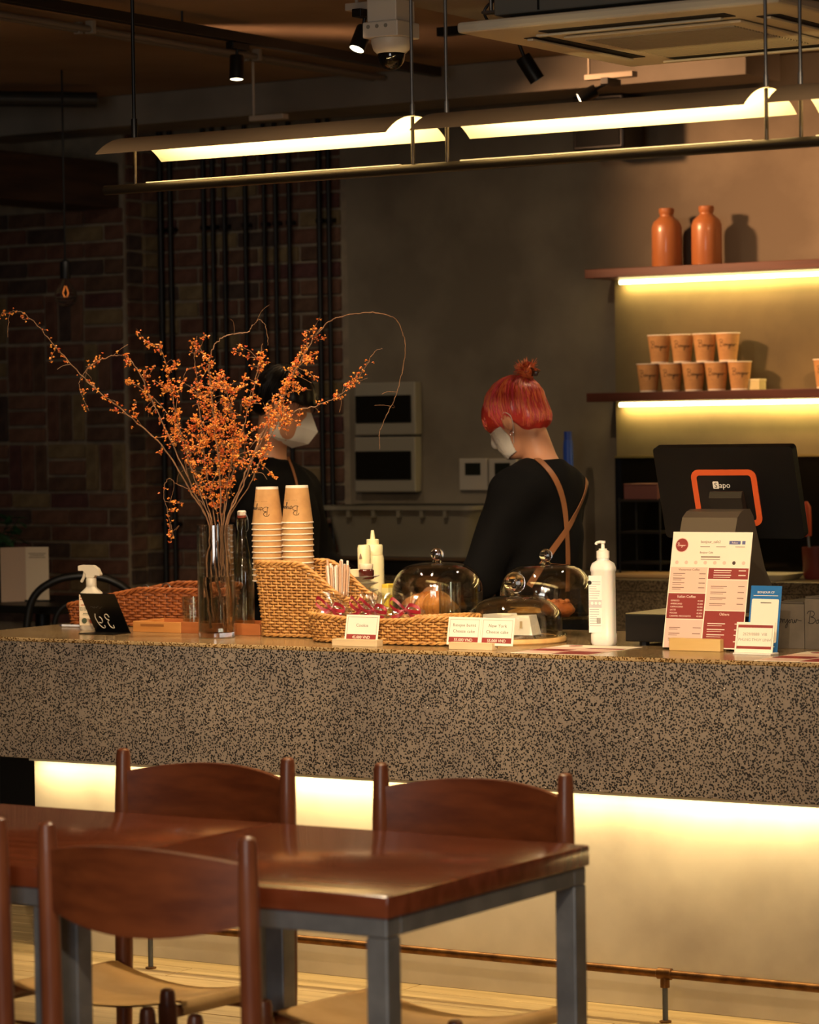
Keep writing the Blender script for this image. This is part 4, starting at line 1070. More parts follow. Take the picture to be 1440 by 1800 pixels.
# ------------------------------------------------------------------ wooden tray, glasses, bottle
M_BAMB = mat('bamboo', '#b5773a', 0.45, col2='#c98c4c', scale=6, stretch=(0.5, 5, 5), detail=5)
M_BAMB2 = mat('reddish_bamboo', '#8f4f28', 0.45, col2='#a76233', scale=6, stretch=(0.5, 5, 5), detail=5)
tx0, tx1, ty0, ty1 = -5.735, -5.252, 7.425, 7.585
tr_ = thing('wooden_tray', 'shallow bamboo tray of glasses behind the glass vase', 'tray', ((tx0 + tx1) / 2, (ty0 + ty1) / 2, CZ))
a_, b_ = (tx1 - tx0) / 2, (ty1 - ty0) / 2
MB().box((-a_ + 0.008, -b_ + 0.008, 0), (a_ - 0.008, b_ - 0.008, 0.008)).build('tray_base', M_BAMB, tr_)
MB().box((-a_, -b_, 0), (-a_ + 0.185, -b_ + 0.0075, 0.033), bev=0.0015).build('front_wall', M_BAMB, tr_)
MB().box((-a_ + 0.186, -b_, 0), (a_, -b_ + 0.0075, 0.035), bev=0.0015).build('front_wall', M_BAMB2, tr_)
MB().box((-a_ + 0.03, -b_ - 0.0006, 0.018), (-a_ + 0.12, -b_ + 0.001, 0.026)).build('grip', mat('bamboo_slot', '#8a5524', 0.6), tr_)
MB().box((-a_, b_ - 0.0075, 0), (a_, b_, 0.033), bev=0.0015).build('back_wall', M_BAMB2, tr_)
for s_ in (-1, 1): MB().box((s_ * (a_ - 0.004) - 0.0038, -b_ + 0.008, 0), (s_ * (a_ - 0.004) + 0.0038, b_ - 0.008, 0.033), bev=0.0015).build('end_wall', M_BAMB, tr_)
def tumbler(label, loc):
    t = thing('glass_tumbler', label, 'glass', loc, 0, 'ribbed tumblers on the wooden tray')
    R_ = 0.033; prof = [(0.027, 0.0), (0.029, 0.004), (0.0325, 0.05), (0.0335, 0.098)]
    n = 60; m = MB()
    def rad(r_, a, z): return r_ * (1 + (0.03 * math.cos(20 * a) if 0.008 < z < 0.08 else 0))
    zs_ = [i * 0.098 / 14 for i in range(15)]
    rings = []
    for z in zs_:
        r_ = 0.027 + (0.0335 - 0.027) * (z / 0.098) ** 0.7; rings.append([Vector((rad(r_, 2 * math.pi * k_ / n, z) * math.cos(2 * math.pi * k_ / n), rad(r_, 2 * math.pi * k_ / n, z) * math.sin(2 * math.pi * k_ / n), z)) for k_ in range(n)])
    for z in reversed(zs_[1:]):
        r_ = 0.027 + (0.0335 - 0.027) * (z / 0.098) ** 0.7 - 0.0028; rings.append([Vector((r_ * math.cos(2 * math.pi * k_ / n), r_ * math.sin(2 * math.pi * k_ / n), max(z, 0.008))) for k_ in range(n)])
    loft(rings).build('glass_wall', G_TUMB, t, True)
    MB().tube([(0.0322 * math.cos(k_ * math.pi / 16), 0.0322 * math.sin(k_ * math.pi / 16), 0.098) for k_ in range(32)], 0.0016, 6, closed=True).build('glass_rim', G_TUMB, t, True)
    return t
for i, (px_, y_, lab) in enumerate(((339, 7.505, 'ribbed glass tumbler on the tray standing clear of the vase'), (366, 7.545, 'ribbed glass tumbler seen through the side of the vase'), (398, 7.51, 'ribbed glass tumbler behind the middle of the vase'))):
    p = pt(px_, 1085, Y=y_)
    if i == 0: tm = tumbler(lab, (p.x, y_, CZ + 0.0085))
    else: dup(tm, (p.x, y_, CZ + 0.0085), None, lab)
p = pt(428, 1085, Y=7.50)
t = thing('swing_top_bottle', 'swing-top glass water bottle between the vase and cup basket', 'bottle', (p.x, 7.50, CZ + 0.0085))
ht = pt(428, 906, Y=7.50).z - CZ - 0.0085
k_ = ht / 0.30
bp_ = [(0, 0), (0.031, 0), (0.034, 0.006), (0.034, 0.13), (0.033, 0.15), (0.026, 0.19), (0.0165, 0.235), (0.0135, 0.26), (0.0135, 0.285), (0.016, 0.288), (0.016, 0.297), (0.013, 0.30)]
bp_ = [(r_, z * k_) for r_, z in bp_]
m = MB().lathe(bp_, n=72)
m.v = [((1 + (0.05 * math.cos(12 * math.atan2(y, x)) if 0.02 < z < 0.16 * k_ else 0)) * x, (1 + (0.05 * math.cos(12 * math.atan2(y, x)) if 0.02 < z < 0.16 * k_ else 0)) * y, z) for x, y, z in m.v]
m.build('bottle_glass', thin_glass('bottle_glass', (0.93, 0.93, 0.82), 0.05, 4.0), t, True)
MB().lathe([(0, 0.004), (0.0305, 0.004), (0.0318, 0.01), (0.0318, 0.13 * k_), (0.031, 0.15 * k_), (0.025, 0.187 * k_), (0.0, 0.187 * k_)], n=28).build('water', thin_glass('bottle_water', (0.95, 0.94, 0.84), 0.06, 4.0), t, True)
MB().lathe([(0, ht), (0.0125, ht), (0.0135, ht + 0.003), (0.0135, ht + 0.012), (0.010, ht + 0.015), (0, ht + 0.015)], n=20).build('stopper', mat('ceramic_white', '#efe0cc', 0.3), t, True)
MB().lathe([(0.0105, ht - 0.008), (0.014, ht - 0.006), (0.014, ht - 0.0005), (0.0105, ht - 0.0005)], n=20, close=True).build('seal_ring', mat('red_rubber', '#a84a3c', 0.5), t, True)
for s_ in (-1, 1): MB().tube(smoothline([(s_ * 0.0135, 0, ht + 0.008), (s_ * 0.021, 0.002, ht - 0.012), (s_ * 0.02, 0.004, ht - 0.04), (s_ * 0.0145, 0.003, ht - 0.05)]), 0.0011, 6).build('wire_bail', M_STEEL, t, True)

# vase -----------------------------------------------------------------------------------
VX, VY, VR = pt(380, 1117, Z=CZ).x, 7.32, 0.0565
VX = pt(380, 1020, Y=VY).x
VH = pt(380, 922, Y=VY).z - CZ
va = thing('glass_vase', 'tall clear cylinder vase of water and orange-berried branches', 'vase', (VX, VY, CZ))
MB().lathe([(0, 0), (VR - 0.003, 0), (VR, 0.003), (VR, VH - 0.001), (VR - 0.0015, VH), (VR - 0.003, VH - 0.001), (VR - 0.003, 0.018), (0, 0.016)], n=48).build('vase_glass', G_VASE, va, True)
MB().lathe([(0, 0.001), (VR - 0.004, 0.001), (VR - 0.0032, 0.004), (VR - 0.0032, 0.0155), (0, 0.0155)], n=48).build('vase_foot', G_SOLID, va, True)
WH = pt(380, 1013, Y=VY).z - CZ
MB().lathe([(0, 0.0182), (VR - 0.0034, 0.0185), (VR - 0.0034, WH), (0, WH)], n=48).build('water', G_WATER, va, True)

# spray bottle and table number -------------------------------------------------------------
M_FROST = mat('frosted_plastic', '#ded2bb', 0.4, trans=0.15, sss=0.0)
sy_ = 7.455; p = pt(162, 1108, Y=sy_)
t = thing('spray_bottle', 'white trigger spray bottle with printed label behind the black number card', 'bottle', (p.x, sy_, CZ), 0.25)
loft([ring(0.034, 0.022, 0.018, 0), ring(0.038, 0.025, 0.02, 0.008), ring(0.038, 0.025, 0.02, 0.10), ring(0.034, 0.023, 0.02, 0.118), ring(0.018, 0.015, 0.013, 0.132), ring(0.0155, 0.014, 0.0125, 0.138)]).build('bottle_body', M_FROST, t, True)
lb = MB().box((-0.031, -0.0262, 0.015), (0.031, -0.0252, 0.112), bev=0.0004).build('label_sheet', mat('label_cream', '#e6d3b2', 0.6), t)
MF = lambda x, z, y=-0.0264: axes((x, y, z), (1, 0, 0), (0, 0, 1), (0, -1, 0))
M_LRED = mat('label_red', '#b0563c', 0.6); M_LGRN = mat('label_green', '#4e5c45', 0.6)
text('M', 0.016, M_INK, lb, MF(0.0, 0.088), 'emblem')
for i, (x, w_, z, h_, m) in enumerate(((-0.022, 0.012, 0.103, 0.004, M_LRED), (-0.024, 0.008, 0.095, 0.003, M_LRED), (0.0, 0.05, 0.078, 0.003, M_LRED), (0.0, 0.036, 0.052, 0.002, M_LGRN), (0.0, 0.04, 0.048, 0.0015, M_LGRN))):
    MB().box((x - w_ / 2, -0.0266, z), (x + w_ / 2, -0.0262, z + h_)).build('print_line', m, lb)
gb = MB()
for q in range(5):
    cx = -0.024 + q * 0.012
    for (a, b, c_, d_) in ((-.004, .004, .066, .0675), (-.004, .004, .0705, .0718), (-.004, .004, .0615, .0628), (-.004, -.0028, .0612, .0722), (.0028, .004, .0612, .0722)): gb.box((cx + a, -0.0266, c_), (cx + b, -0.0262, d_))
gb.build('print_characters', M_LGRN, lb)
for cx, m in ((-0.014, M_LGRN), (0.012, M_LRED)): MB().lathe([(0, 0), (0.009, 0), (0.009, 0.0004), (0, 0.0004)], (0, 0, 0), 16, axes((0, 0, 0), (1, 0, 0), (0, 0, 1), (0, -1, 0))).build('print_fruit', m, lb, loc=(cx, -0.0262, 0.030))
MB().lathe([(0.0158, 0.1385), (0.0165, 0.1385), (0.0165, 0.160), (0.0145, 0.163), (0, 0.163)], n=24).build('collar', M_FROST, t, True)
hp_ = [(-0.040, 0.186), (-0.040, 0.201), (-0.030, 0.204), (0.010, 0.203), (0.026, 0.192), (0.034, 0.174), (0.033, 0.170), (0.018, 0.172), (0.012, 0.164), (-0.012, 0.164), (-0.014, 0.176), (-0.024, 0.186)]
MB().prism(hp_, axes((0, 0.011, 0), (1, 0, 0), (0, 0, 1), (0, -1, 0)), 0.022).build('spray_head', M_FROST, t)
MB().tube(smoothline([(-0.020, 0, 0.184), (-0.024, 0, 0.168), (-0.034, 0, 0.150)], 5), [0.006] * 6 + [0.005] * 4 + [0.004], 8).build('trigger', M_FROST, t, True)
# card with the worn 39 (seen from behind)
xa_, xb_ = pt(168, 1110, Y=7.36).x, pt(229, 1112, Y=7.36).x; xm = (xa_ + xb_) / 2; hwc = (xb_ - xa_) / 2
t = thing('number_card', 'black L-shaped table number card with worn mirrored digits', 'sign', (xm, 7.36, CZ))
zt_ = pt(185, 1046, Y=7.285).z - CZ; sl_ = math.hypot(zt_, 0.075)
up = Vector((0, -0.075, zt_)).normalized(); nn = Vector((1, 0, 0)).cross(up)
Mc = axes((0, 0, 0.0035), (1, 0, 0), up, nn)
MB().box((-hwc, 0, -0.0012), (hwc, sl_, 0.0012), Mc, bev=0.0005).build('card', mat('black_acrylic', '#0a0908', 0.3), t)
MB().box((-hwc - 0.0, -0.085, 0.0), (hwc, 0.004, 0.0034), bev=0.0008).build('foot', mat('black_acrylic', '#0a0908'), t)
chalk = mat('worn_chalk', '#cfc0a6', 0.8)
g9 = [(0.012, 0.052), (0.008, 0.044), (0.0085, 0.034), (0.013, 0.022), (0.021, 0.015), (0.0275, 0.016), (0.0285, 0.022)]
g9b = [(0.022, 0.045), (0.027, 0.040), (0.0265, 0.032), (0.021, 0.028), (0.015, 0.030)]
g3 = [(0.046, 0.044), (0.043, 0.051), (0.036, 0.051), (0.032, 0.046), (0.035, 0.039), (0.042, 0.036), (0.036, 0.032), (0.036, 0.023), (0.042, 0.016), (0.049, 0.016), (0.050, 0.023)]
dg_ = MB()
g3 = [(x + 0.009, y) for x, y in g3]
for g in (g9, g9b, g3):
    dg_.tube([Mc @ Vector((-hwc + 0.019 + x * 1.15 - 0.004, y * 1.42 - 0.006, 0.0016)) for x, y, _ in [tuple(v) for v in smoothline([(a, b, 0) for a, b in g], 5)]], 0.0016, 6)
dg_.build('digits', chalk, t, True)
sc_ = MB()
for q in range(7): sc_.tube([Mc @ Vector((-hwc + 0.02 + q * 0.007, 0.092 + 0.004 * math.sin(q * 2.1), 0.0014)), Mc @ Vector((-hwc + 0.025 + q * 0.007, 0.094 + 0.003 * math.cos(q * 3), 0.0014))], 0.0005, 4)
sc_.build('scribble', mat('faint_chalk', '#5a544b', 0.8), t)
p = pt(132, 1100, Y=7.53)
t = thing('pen', 'pen lying before the rust-brown bread basket', 'pen', (p.x, 7.53, CZ + 0.0045), 0.05)
MB().tube([(-0.05, 0, 0), (0.045, 0, 0)], 0.004, 10).build('barrel', mat('pen_white', '#cfd0d8', 0.4), t, True)
MB().tube([(-0.06, 0, 0), (-0.05, 0, 0)], [0.001, 0.004], 10).build('tip', mat('pen_blue', '#27345c', 0.4), t, True)

# ------------------------------------------------------------------ crockery behind the baskets
M_PLATE = mat('grey_plate', '#cfc4ad', 0.3, coat=0.2)
M_PEDGE = mat('plate_edge', '#6d6558', 0.4)
px_c, py_c = -5.095, 7.69
pl_m = None
top = pt(640, 1012, Y=py_c - 0.07).z
nP = 8; dz = (top - CZ) / nP
for i in range(nP):
    t = thing('plate', '%s plate from the bar top in the plate stack' % ['lowest', 'second', 'third', 'fourth', 'fifth', 'sixth', 'seventh', 'topmost'][i], 'plate', (px_c + 0.003 * math.sin(i * 2), py_c, CZ + i * dz), 0, 'stacked plates') if i == 0 else dup(pl0, (px_c + 0.003 * math.sin(i * 2), py_c, CZ + i * dz), None, '%s plate from the bar top in the plate stack' % ['lowest', 'second', 'third', 'fourth', 'fifth', 'sixth', 'seventh', 'topmost'][i])
    if i == 0:
        pl0 = t
        MB().lathe([(0, 0), (0.05, 0), (0.055, 0.004), (0.082, 0.0155), (0.083, 0.0175), (0.080, 0.0178), (0.055, 0.008), (0, 0.006)], n=40).build('dish', M_PLATE, t, True)
        MB().tube([(0.0832 * math.cos(k_ * math.pi / 20), 0.0832 * math.sin(k_ * math.pi / 20), 0.0168) for k_ in range(40)], 0.001, 5, closed=True).build('edge_line', M_PEDGE, t, True)
ztop = CZ + (nP - 1) * dz
p = pt(646, 1005, Y=7.68)
t = thing('jam_jar', 'small jar of dark red jam with a pale lid on the plates', 'jar', (p.x - 0.004, 7.68, ztop + 0.0085))
MB().lathe([(0, 0), (0.022, 0), (0.0235, 0.003), (0.0235, 0.026), (0.02, 0.030), (0, 0.030)], n=28).build('jar_body', mat('jam_red', '#4a1d16', 0.15, coat=0.5), t, True)
MB().lathe([(0, 0.0305), (0.0205, 0.0305), (0.0212, 0.033), (0.0212, 0.044), (0.02, 0.046), (0, 0.046)], n=28).build('lid', mat('jar_lid', '#d6c6a8', 0.35), t, True)
p = pt(622, 1005, Y=7.72)
t = thing('sauce_dish', 'small pale dish with dark sauce on the plates behind the straws', 'dish', (p.x, 7.725, ztop + 0.0085))
MB().lathe([(0, 0), (0.018, 0), (0.026, 0.026), (0.0245, 0.026), (0.017, 0.003), (0, 0.003)], n=28).build('dish_wall', mat('dish_cream', '#d9caa8', 0.35), t, True)
MB().lathe([(0, 0.018), (0.0215, 0.018), (0.0215, 0.0185), (0, 0.0185)], n=24).build('sauce', mat('dark_sauce', '#33241a', 0.2), t, True)
p = pt(656, 1000, Y=7.90)
t = thing('squeeze_bottle', 'cream coloured squeeze bottle with nozzle behind the plates', 'bottle', (p.x, 7.90, CZ))
M_CREAM = mat('cream_plastic', '#e8dcae', 0.4, sss=0.2)
ht = pt(656, 932, Y=7.90).z - CZ
MB().lathe([(0, 0), (0.033, 0), (0.0345, 0.004), (0.0345, ht - 0.088), (0.032, ht - 0.078), (0, ht - 0.078)], n=32).build('bottle_body', M_CREAM, t, True)
MB().lathe([(0, ht - 0.0775), (0.031, ht - 0.0775), (0.031, ht - 0.048), (0.0285, ht - 0.045), (0.0195, ht - 0.045), (0.0195, ht - 0.030), (0.017, ht - 0.028), (0.008, ht - 0.028), (0.0045, ht), (0, ht)], n=32).build('nozzle_cap', M_CREAM, t, True)
p = pt(643, 1000, Y=7.82)
t = thing('squeeze_bottle', 'smaller cream squeeze bottle with a brown tip inside', 'bottle', (p.x - 0.002, 7.815, CZ))
ht = pt(643, 958, Y=7.815).z - CZ
MB().lathe([(0, 0), (0.018, 0), (0.02, 0.004), (0.02, ht - 0.05), (0.0205, ht - 0.01), (0.018, ht), (0, ht)], n=28).build('bottle_body', M_CREAM, t, True)
MB().lathe([(0.006, 0), (0.001, 0.026), (0, 0.026)], (0.0, -0.0175, ht - 0.042), 16).build('brown_tip', mat('brown_tip', '#6b4a2c', 0.4), t, True)
p = pt(676, 1045, Y=7.85)
t = thing('yellow_box', 'small yellow carton beside the plates and glass dome', 'box', (p.x - 0.005, 7.88, CZ))
ht = pt(676, 1026, Y=7.88).z - CZ
MB().box((-0.012, -0.02, 0), (0.012, 0.02, ht), bev=0.003).build('carton', mat('yellow_card', '#d9b93c', 0.5), t)
MB().box((-0.0125, -0.0205, ht - 0.035), (0.0125, 0.0205, ht - 0.012)).build('band', mat('yellow_pale', '#e6d68a', 0.5), t)

# ------------------------------------------------------------------ glass domes
def dome(t, r, h, knob_r, z0, glass=G_DOME, flat=0.62, kz=0.0):
    prof = []
    n = 16
    for i in range(n + 1):
        a = math.pi / 2 * i / n
        prof.append((r * math.cos(a) ** flat if i < n else 0.012, z0 + h * (0.42 + 0.58 * math.sin(a) ** 1.0) if True else 0))
    prof = [(r * 1.0, z0), (r, z0 + h * 0.3)] + prof
    prof[-1] = (0.0, z0 + h)
    inner = [(max(0.0, q[0] - 0.003), q[1] - (0.003 if i > 1 else 0)) for i, q in enumerate(prof)]
    MB().lathe(prof + inner[::-1], n=56).build('dome_glass', glass, t, True)
    k_ = MB().lathe([(0, z0 + h - 0.002), (0.017, z0 + h - 0.001), (0.012, z0 + h + 0.005), (0.0095, z0 + h + 0.009)] + [(knob_r * math.sin(a), z0 + h + 0.008 + knob_r * (0.88 - math.cos(a))) for a in [0.55 + i * (math.pi - 0.55) / 12 for i in range(12)]] + [(0, z0 + h + 0.008 + knob_r * 1.88)], n=28)
    k_.build('knob', G_SOLID, t, True)
    MB().tube([(r * math.cos(q * math.pi / 24), r * math.sin(q * math.pi / 24), z0 + 0.002) for q in range(48)], 0.0028, 6, closed=True).build('dome_rim', glass, t, True)
def cake_stand(label, x, y, r, zp_):
    t = thing('cake_stand', label, 'cake stand', (x, y, CZ), 0, 'footed glass cake stands')
    h = zp_ - CZ
    MB().lathe([(0, 0), (0.06, 0), (0.058, 0.005), (0.02, 0.014), (0.014, 0.03), (0.02, h - 0.012), (0.03, h - 0.007), (r + 0.006, h - 0.006), (r + 0.008, h - 0.016), (r + 0.012, h - 0.016), (r + 0.012, h), (0, h)], n=56).build('stand_glass', thin_glass('stand_glass', (0.93, 0.94, 0.86), 0.03, 1.8) if 'stand_glass' not in MATS else MATS['stand_glass'], t, True)
    MB().tube([((r + 0.011) * math.cos(q * math.pi / 24), (r + 0.011) * math.sin(q * math.pi / 24), h - 0.001) for q in range(48)], 0.0022, 6, closed=True).build('plate_rim', MATS['stand_glass'], t, True)
    return t
ZST = 1.005
X1, X2, YD = -4.828, -4.448, 7.76
cake_stand('glass cake stand carrying croissants', X1, YD, 0.138, ZST)
cake_stand('glass cake stand carrying a dark pastry, beside the sanitizer', X2, YD, 0.138, ZST)
for x, lab in ((X1, 'wide glass dome covering the croissants'), (X2, 'wide glass dome covering the dark round pastry')):
    t = thing('glass_dome', lab, 'dome', (x, YD, ZST + 0.0005), 0, 'glass domes on the bar')
    dome(t, 0.138, 0.155, 0.0195, 0.0, flat=0.55)
# front dome on a wooden board
p3 = pt(906, 1118, Y=7.47); X3, Y3 = p3.x, 7.47
t = thing('round_board', 'round pale wooden board under the front glass dome', 'board', (X3, Y3, CZ))
MB().lathe([(0, 0), (0.143, 0), (0.147, 0.004), (0.147, 0.012), (0.144, 0.016), (0, 0.016)], n=56).build('board', mat('pale_wood', '#c79a5c', 0.5, col2='#d4aa6c', scale=5, stretch=(0.5, 5, 1)), t, True)
MB().lathe([(0.112, 0.0161), (0.116, 0.0175), (0.12, 0.0161)], n=56, close=True).build('groove_ring', mat('pale_wood_ring', '#b8894c', 0.5), t, True)
t = thing('glass_dome', 'rounded glass dome with a big round knob on the wooden board', 'dome', (X3, Y3, CZ + 0.0165), 0, 'glass domes on the bar')
dome(t, 0.136, 0.118, 0.0315, 0.0, flat=0.8)
# croissants
M_CROIS = mat('croissant_crust', '#b0642a', 0.4, col2='#cf8a42', scale=14, detail=6, bump=0.3, bscale=40, coat=0.2)
def croissant(label, loc, rz, s=1.0):
    t = thing('croissant', label, 'croissant', loc, rz, 'croissants under the glass dome')
    nu, nv = 57, 22
    def f(u, v):
        a = (u - 0.5) * 3.3; Rr = 0.042 * s; c = Vector((Rr * math.sin(a) * 1.25, -Rr * math.cos(a), 0))
        prof = math.sin(math.pi * min(max(u, 0.0), 1.0)) ** 0.75
        q = (abs(u - 0.5) * 16) % 1.0
        r_ = (0.0335 * prof * (0.90 + 0.13 * (1 - q) ** 0.7) + 0.002) * s
        th = 2 * math.pi * v
        nrm = Vector((math.sin(a), -math.cos(a), 0))
        z = max(-0.55, math.sin(th)) * r_
        return c + nrm * math.cos(th) * r_ + Vector((0, 0, z + 0.55 * 0.0345 * s + 0.0005))
    MB().grid(lambda u, v: f(v, u), nv, nu, close_u=True).build('crust', M_CROIS, t, True)
    sw = MB()
    for k_ in range(-3, 4):
        u = 0.5 + k_ / 16.5; sw.tube([f(u, 0.05 + 0.40 * j / 8) * 1.003 for j in range(9)], 0.0012 * s, 5)
    sw.build('layer_edges', mat('croissant_edge', '#d79a52', 0.5), t, True)
    return t
croissant('croissant nearer the plates under the wide glass dome', (X1 - 0.062, YD + 0.01, ZST + 0.001), 1.1, 1.25)
croissant('croissant farther from the plates under the wide glass dome', (X1 + 0.066, YD - 0.01, ZST + 0.001), -0.9, 1.25)
# dark pastry ring
def lumpy(mb, c, r, n=24, m=14, amp=0.06, seed=0, sq=0.8):
    rr = random.Random(seed); ph = [rr.uniform(0, 6.28) for _ in range(6)]
    o = len(mb.v); mb.sphere((0, 0, 0), 1, n, m)
    for i in range(o, len(mb.v)):
        x, y, z = mb.v[i]; k_ = 1 + amp * (math.sin(5 * x + ph[0]) + math.sin(6 * y + ph[1]) + math.sin(7 * z + ph[2]) + 0.6 * math.sin(11 * x + ph[3]) * math.sin(9 * y + ph[4]))
        mb.v[i] = (c[0] + x * r[0] * k_, c[1] + y * r[1] * k_, c[2] + max(-sq, z) * r[2] * k_)
M_BURNT = mat('baked_dark', '#7a3a1a', 0.4, col2='#a35a2a', scale=30, detail=6, bump=0.5, bscale=60)
t = thing('pastry', 'round dark baked pastry under the dome by the sanitizer', 'pastry', (X2 + 0.055, YD - 0.03, ZST + 0.0235))
m = MB(); lumpy(m, (0, 0, 0), (0.052, 0.05, 0.028), amp=0.03, seed=4); m.build('crust', M_BURNT, t, True)
m = MB()
for q in range(9): lumpy(m, (0.03 * math.cos(q * 2.4), 0.028 * math.sin(q * 2.4), 0.024), (0.009, 0.008, 0.006), 8, 6, 0.1, q)
m.build('crumbs', mat('crumb_brown', '#b46a35', 0.6), t, True)
t = thing('pastry', 'flat golden pastry lying toward the plates under the same dome', 'pastry', (X2 - 0.055, YD - 0.02, ZST + 0.0125))
m = MB(); lumpy(m, (0, 0, 0), (0.06, 0.05, 0.015), amp=0.025, seed=8); m.build('crust', mat('golden_crust', '#a8722e', 0.45, col2='#c48c42', scale=25), t, True)
MB().box((-0.04, -0.03, 0.0145), (0.04, -0.027, 0.0165)).build('glaze_stripe', mat('glaze', '#d9a85c', 0.3), t)
# cake slices in foil under the front dome
M_FOIL = mat('silver_foil', '#d8d8d8', 0.18, 0.95); M_WRAP = mat('white_wrap', '#f2ece0', 0.5)
for i, (dx, dy, rz_, lab) in enumerate(((0.052, -0.062, 0.15, 'wrapped white cake slice on silver foil nearer the sanitizer'), (-0.05, 0.0, -0.3, 'wrapped white cake slice behind the double price card'))):
    t = thing('cake_slice', lab, 'cake', (X3 + dx, Y3 + dy, CZ + 0.0165), rz_, 'wrapped cake slices under the front dome')
    MB().prism([(-0.055, -0.032), (0.056, -0.038), (0.058, 0.038), (-0.055, 0.030)], Tr(0, 0, 0.0), 0.010).build('foil_tray', M_FOIL, t)
    loft([[Vector(v) for v in ((-0.050, -0.028, 0.0105), (0.051, -0.034, 0.0105), (0.052, 0.034, 0.0105), (-0.050, 0.027, 0.0105))], [Vector(v) for v in ((-0.046, -0.024, 0.062), (0.040, -0.028, 0.066), (0.040, 0.028, 0.066), (-0.046, 0.022, 0.062))]]).build('cake_wrap', M_WRAP, t)
    MB().box((0.012, -0.0005, 0.0), (0.02, 0.0003, 0.02), Tr(0, -0.0322, 0.03) @ Rx(-0.1)).build('tape', mat('tan_tape', '#c7b08a', 0.6), t)
# clear tumbler behind cookies
p = pt(791, 1050, Y=7.53)
t = thing('clear_cup', 'clear straight glass cup before the croissant dome', 'glass', (p.x, 7.53, CZ))
ht = pt(791, 1024, Y=7.53).z - CZ
MB().lathe([(0, 0), (0.029, 0), (0.031, 0.003), (0.033, ht), (0.0312, ht), (0.0292, 0.006), (0, 0.006)], n=36).build('glass_wall', G_TUMB, t, True)
MB().tube([(0.0322 * math.cos(q * math.pi / 16), 0.0322 * math.sin(q * math.pi / 16), ht) for q in range(32)], 0.0013, 6, closed=True).build('glass_rim', G_TUMB, t, True)

# ------------------------------------------------------------------ wrapped cookies
M_COOK = mat('cookie', '#b5763a', 0.7, col2='#d09a58', scale=40, detail=5, bump=0.5, bscale=80)
M_RIB = mat('red_ribbon', '#9c1426', 0.4, col2='#7a0d1c', scale=30, sheen=0.3)
def bag(label, loc, rz_, seed, ribs=True):
    rr = random.Random(seed)
    t = thing('cookie_bag', label, 'cookie', loc, rz_, 'wrapped cookies in the oval basket')
    m = MB(); lumpy(m, (0, 0, 0.018), (0.040, 0.030, 0.011), 20, 10, 0.05, seed); m.build('cookie', M_COOK, t, True)
    m = MB(); o = len(m.v); m.sphere((0, 0, 0), 1, 36, 22)
    ph = [rr.uniform(0, 6.28) for _ in range(8)]
    for i in range(len(m.v)):
        x, y, z = m.v[i]
        k_ = 1 + 0.08 * math.sin(9 * x + 5 * z + ph[0]) + 0.08 * math.sin(11 * y - 7 * x + ph[1]) + 0.07 * math.sin(15 * z + 8 * y + ph[2]) + 0.06 * math.sin(22 * x + 17 * y + ph[3])
        m.v[i] = (x * 0.050 * k_, y * 0.038 * k_, 0.032 + z * 0.032 * k_)
    m.build('cellophane', G_CELLO, t, False)
    # ruffled top of the bag
    m = MB(); n = 40
    rings = []
    for j, (r_, z) in enumerate(((0.010, 0.052), (0.016, 0.066), (0.026, 0.082), (0.032, 0.094))):
        rings.append([Vector((r_ * (1 + 0.32 * j / 3 * math.sin(9 * 2 * math.pi * k_ / n + ph[4])) * math.cos(2 * math.pi * k_ / n), r_ * 0.8 * (1 + 0.3 * j / 3 * math.sin(7 * 2 * math.pi * k_ / n + ph[5])) * math.sin(2 * math.pi * k_ / n), z + 0.006 * math.sin(5 * 2 * math.pi * k_ / n + ph[6]) * j / 3)) for k_ in range(n)])
    loft(rings, False, False).build('ruffle', G_CELLO, t, False)
    if ribs:
        rb = MB()
        for s_ in (-1, 1):
            lp = smoothline([(0, -0.03, 0.050), (s_ * 0.014, -0.038, 0.066), (s_ * 0.038, -0.040, 0.072 - 0.012 * s_), (s_ * 0.046, -0.038, 0.056 - 0.010 * s_), (s_ * 0.018, -0.037, 0.047), (0, -0.03, 0.050)], 6)
            tl = smoothline([(0, -0.03, 0.050), (s_ * 0.018, -0.041, 0.036), (s_ * 0.040, -0.043, 0.030)], 6)
            for ln in (lp, tl):
                w_ = 0.0052; vs = []
                for j, q in enumerate(ln):
                    tw = 0.5 + 0.5 * math.sin(j * 0.35 + seed); d = Vector((0, 0.6 * tw - 0.2, 0.8)).normalized() * w_; vs += [q - d, q + d]
                rb.add(vs, [(2 * j, 2 * j + 1, 2 * j + 3, 2 * j + 2) for j in range(len(ln) - 1)])
        rb.sphere((0, -0.033, 0.050), 0.006, 8, 6)
        rb.build('ribbon', M_RIB, t, True)
    return t
bx = [(-0.185, -0.018, 0.15), (-0.09, 0.02, -0.2), (-0.03, -0.03, 0.1), (0.05, 0.01, 0.25)]
bl = ['cellophane cookie bag with red bow nearest the cup basket', 'cellophane cookie bag with red bow, second from the cup basket', 'cellophane cookie bag with red bow right behind the Cookie card', 'cellophane cookie bag with red bow beside the bare pastries']
for i, (dx, dy, rz_) in enumerate(bx): bag(bl[i], (kb.location.x + dx, 7.315 + dy, CZ + 0.046), rz_, i + 1)
M_BAG = mat('bagel_crust', '#c2874a', 0.5, col2='#d9a665', scale=30, detail=5, bump=0.4, bscale=70)
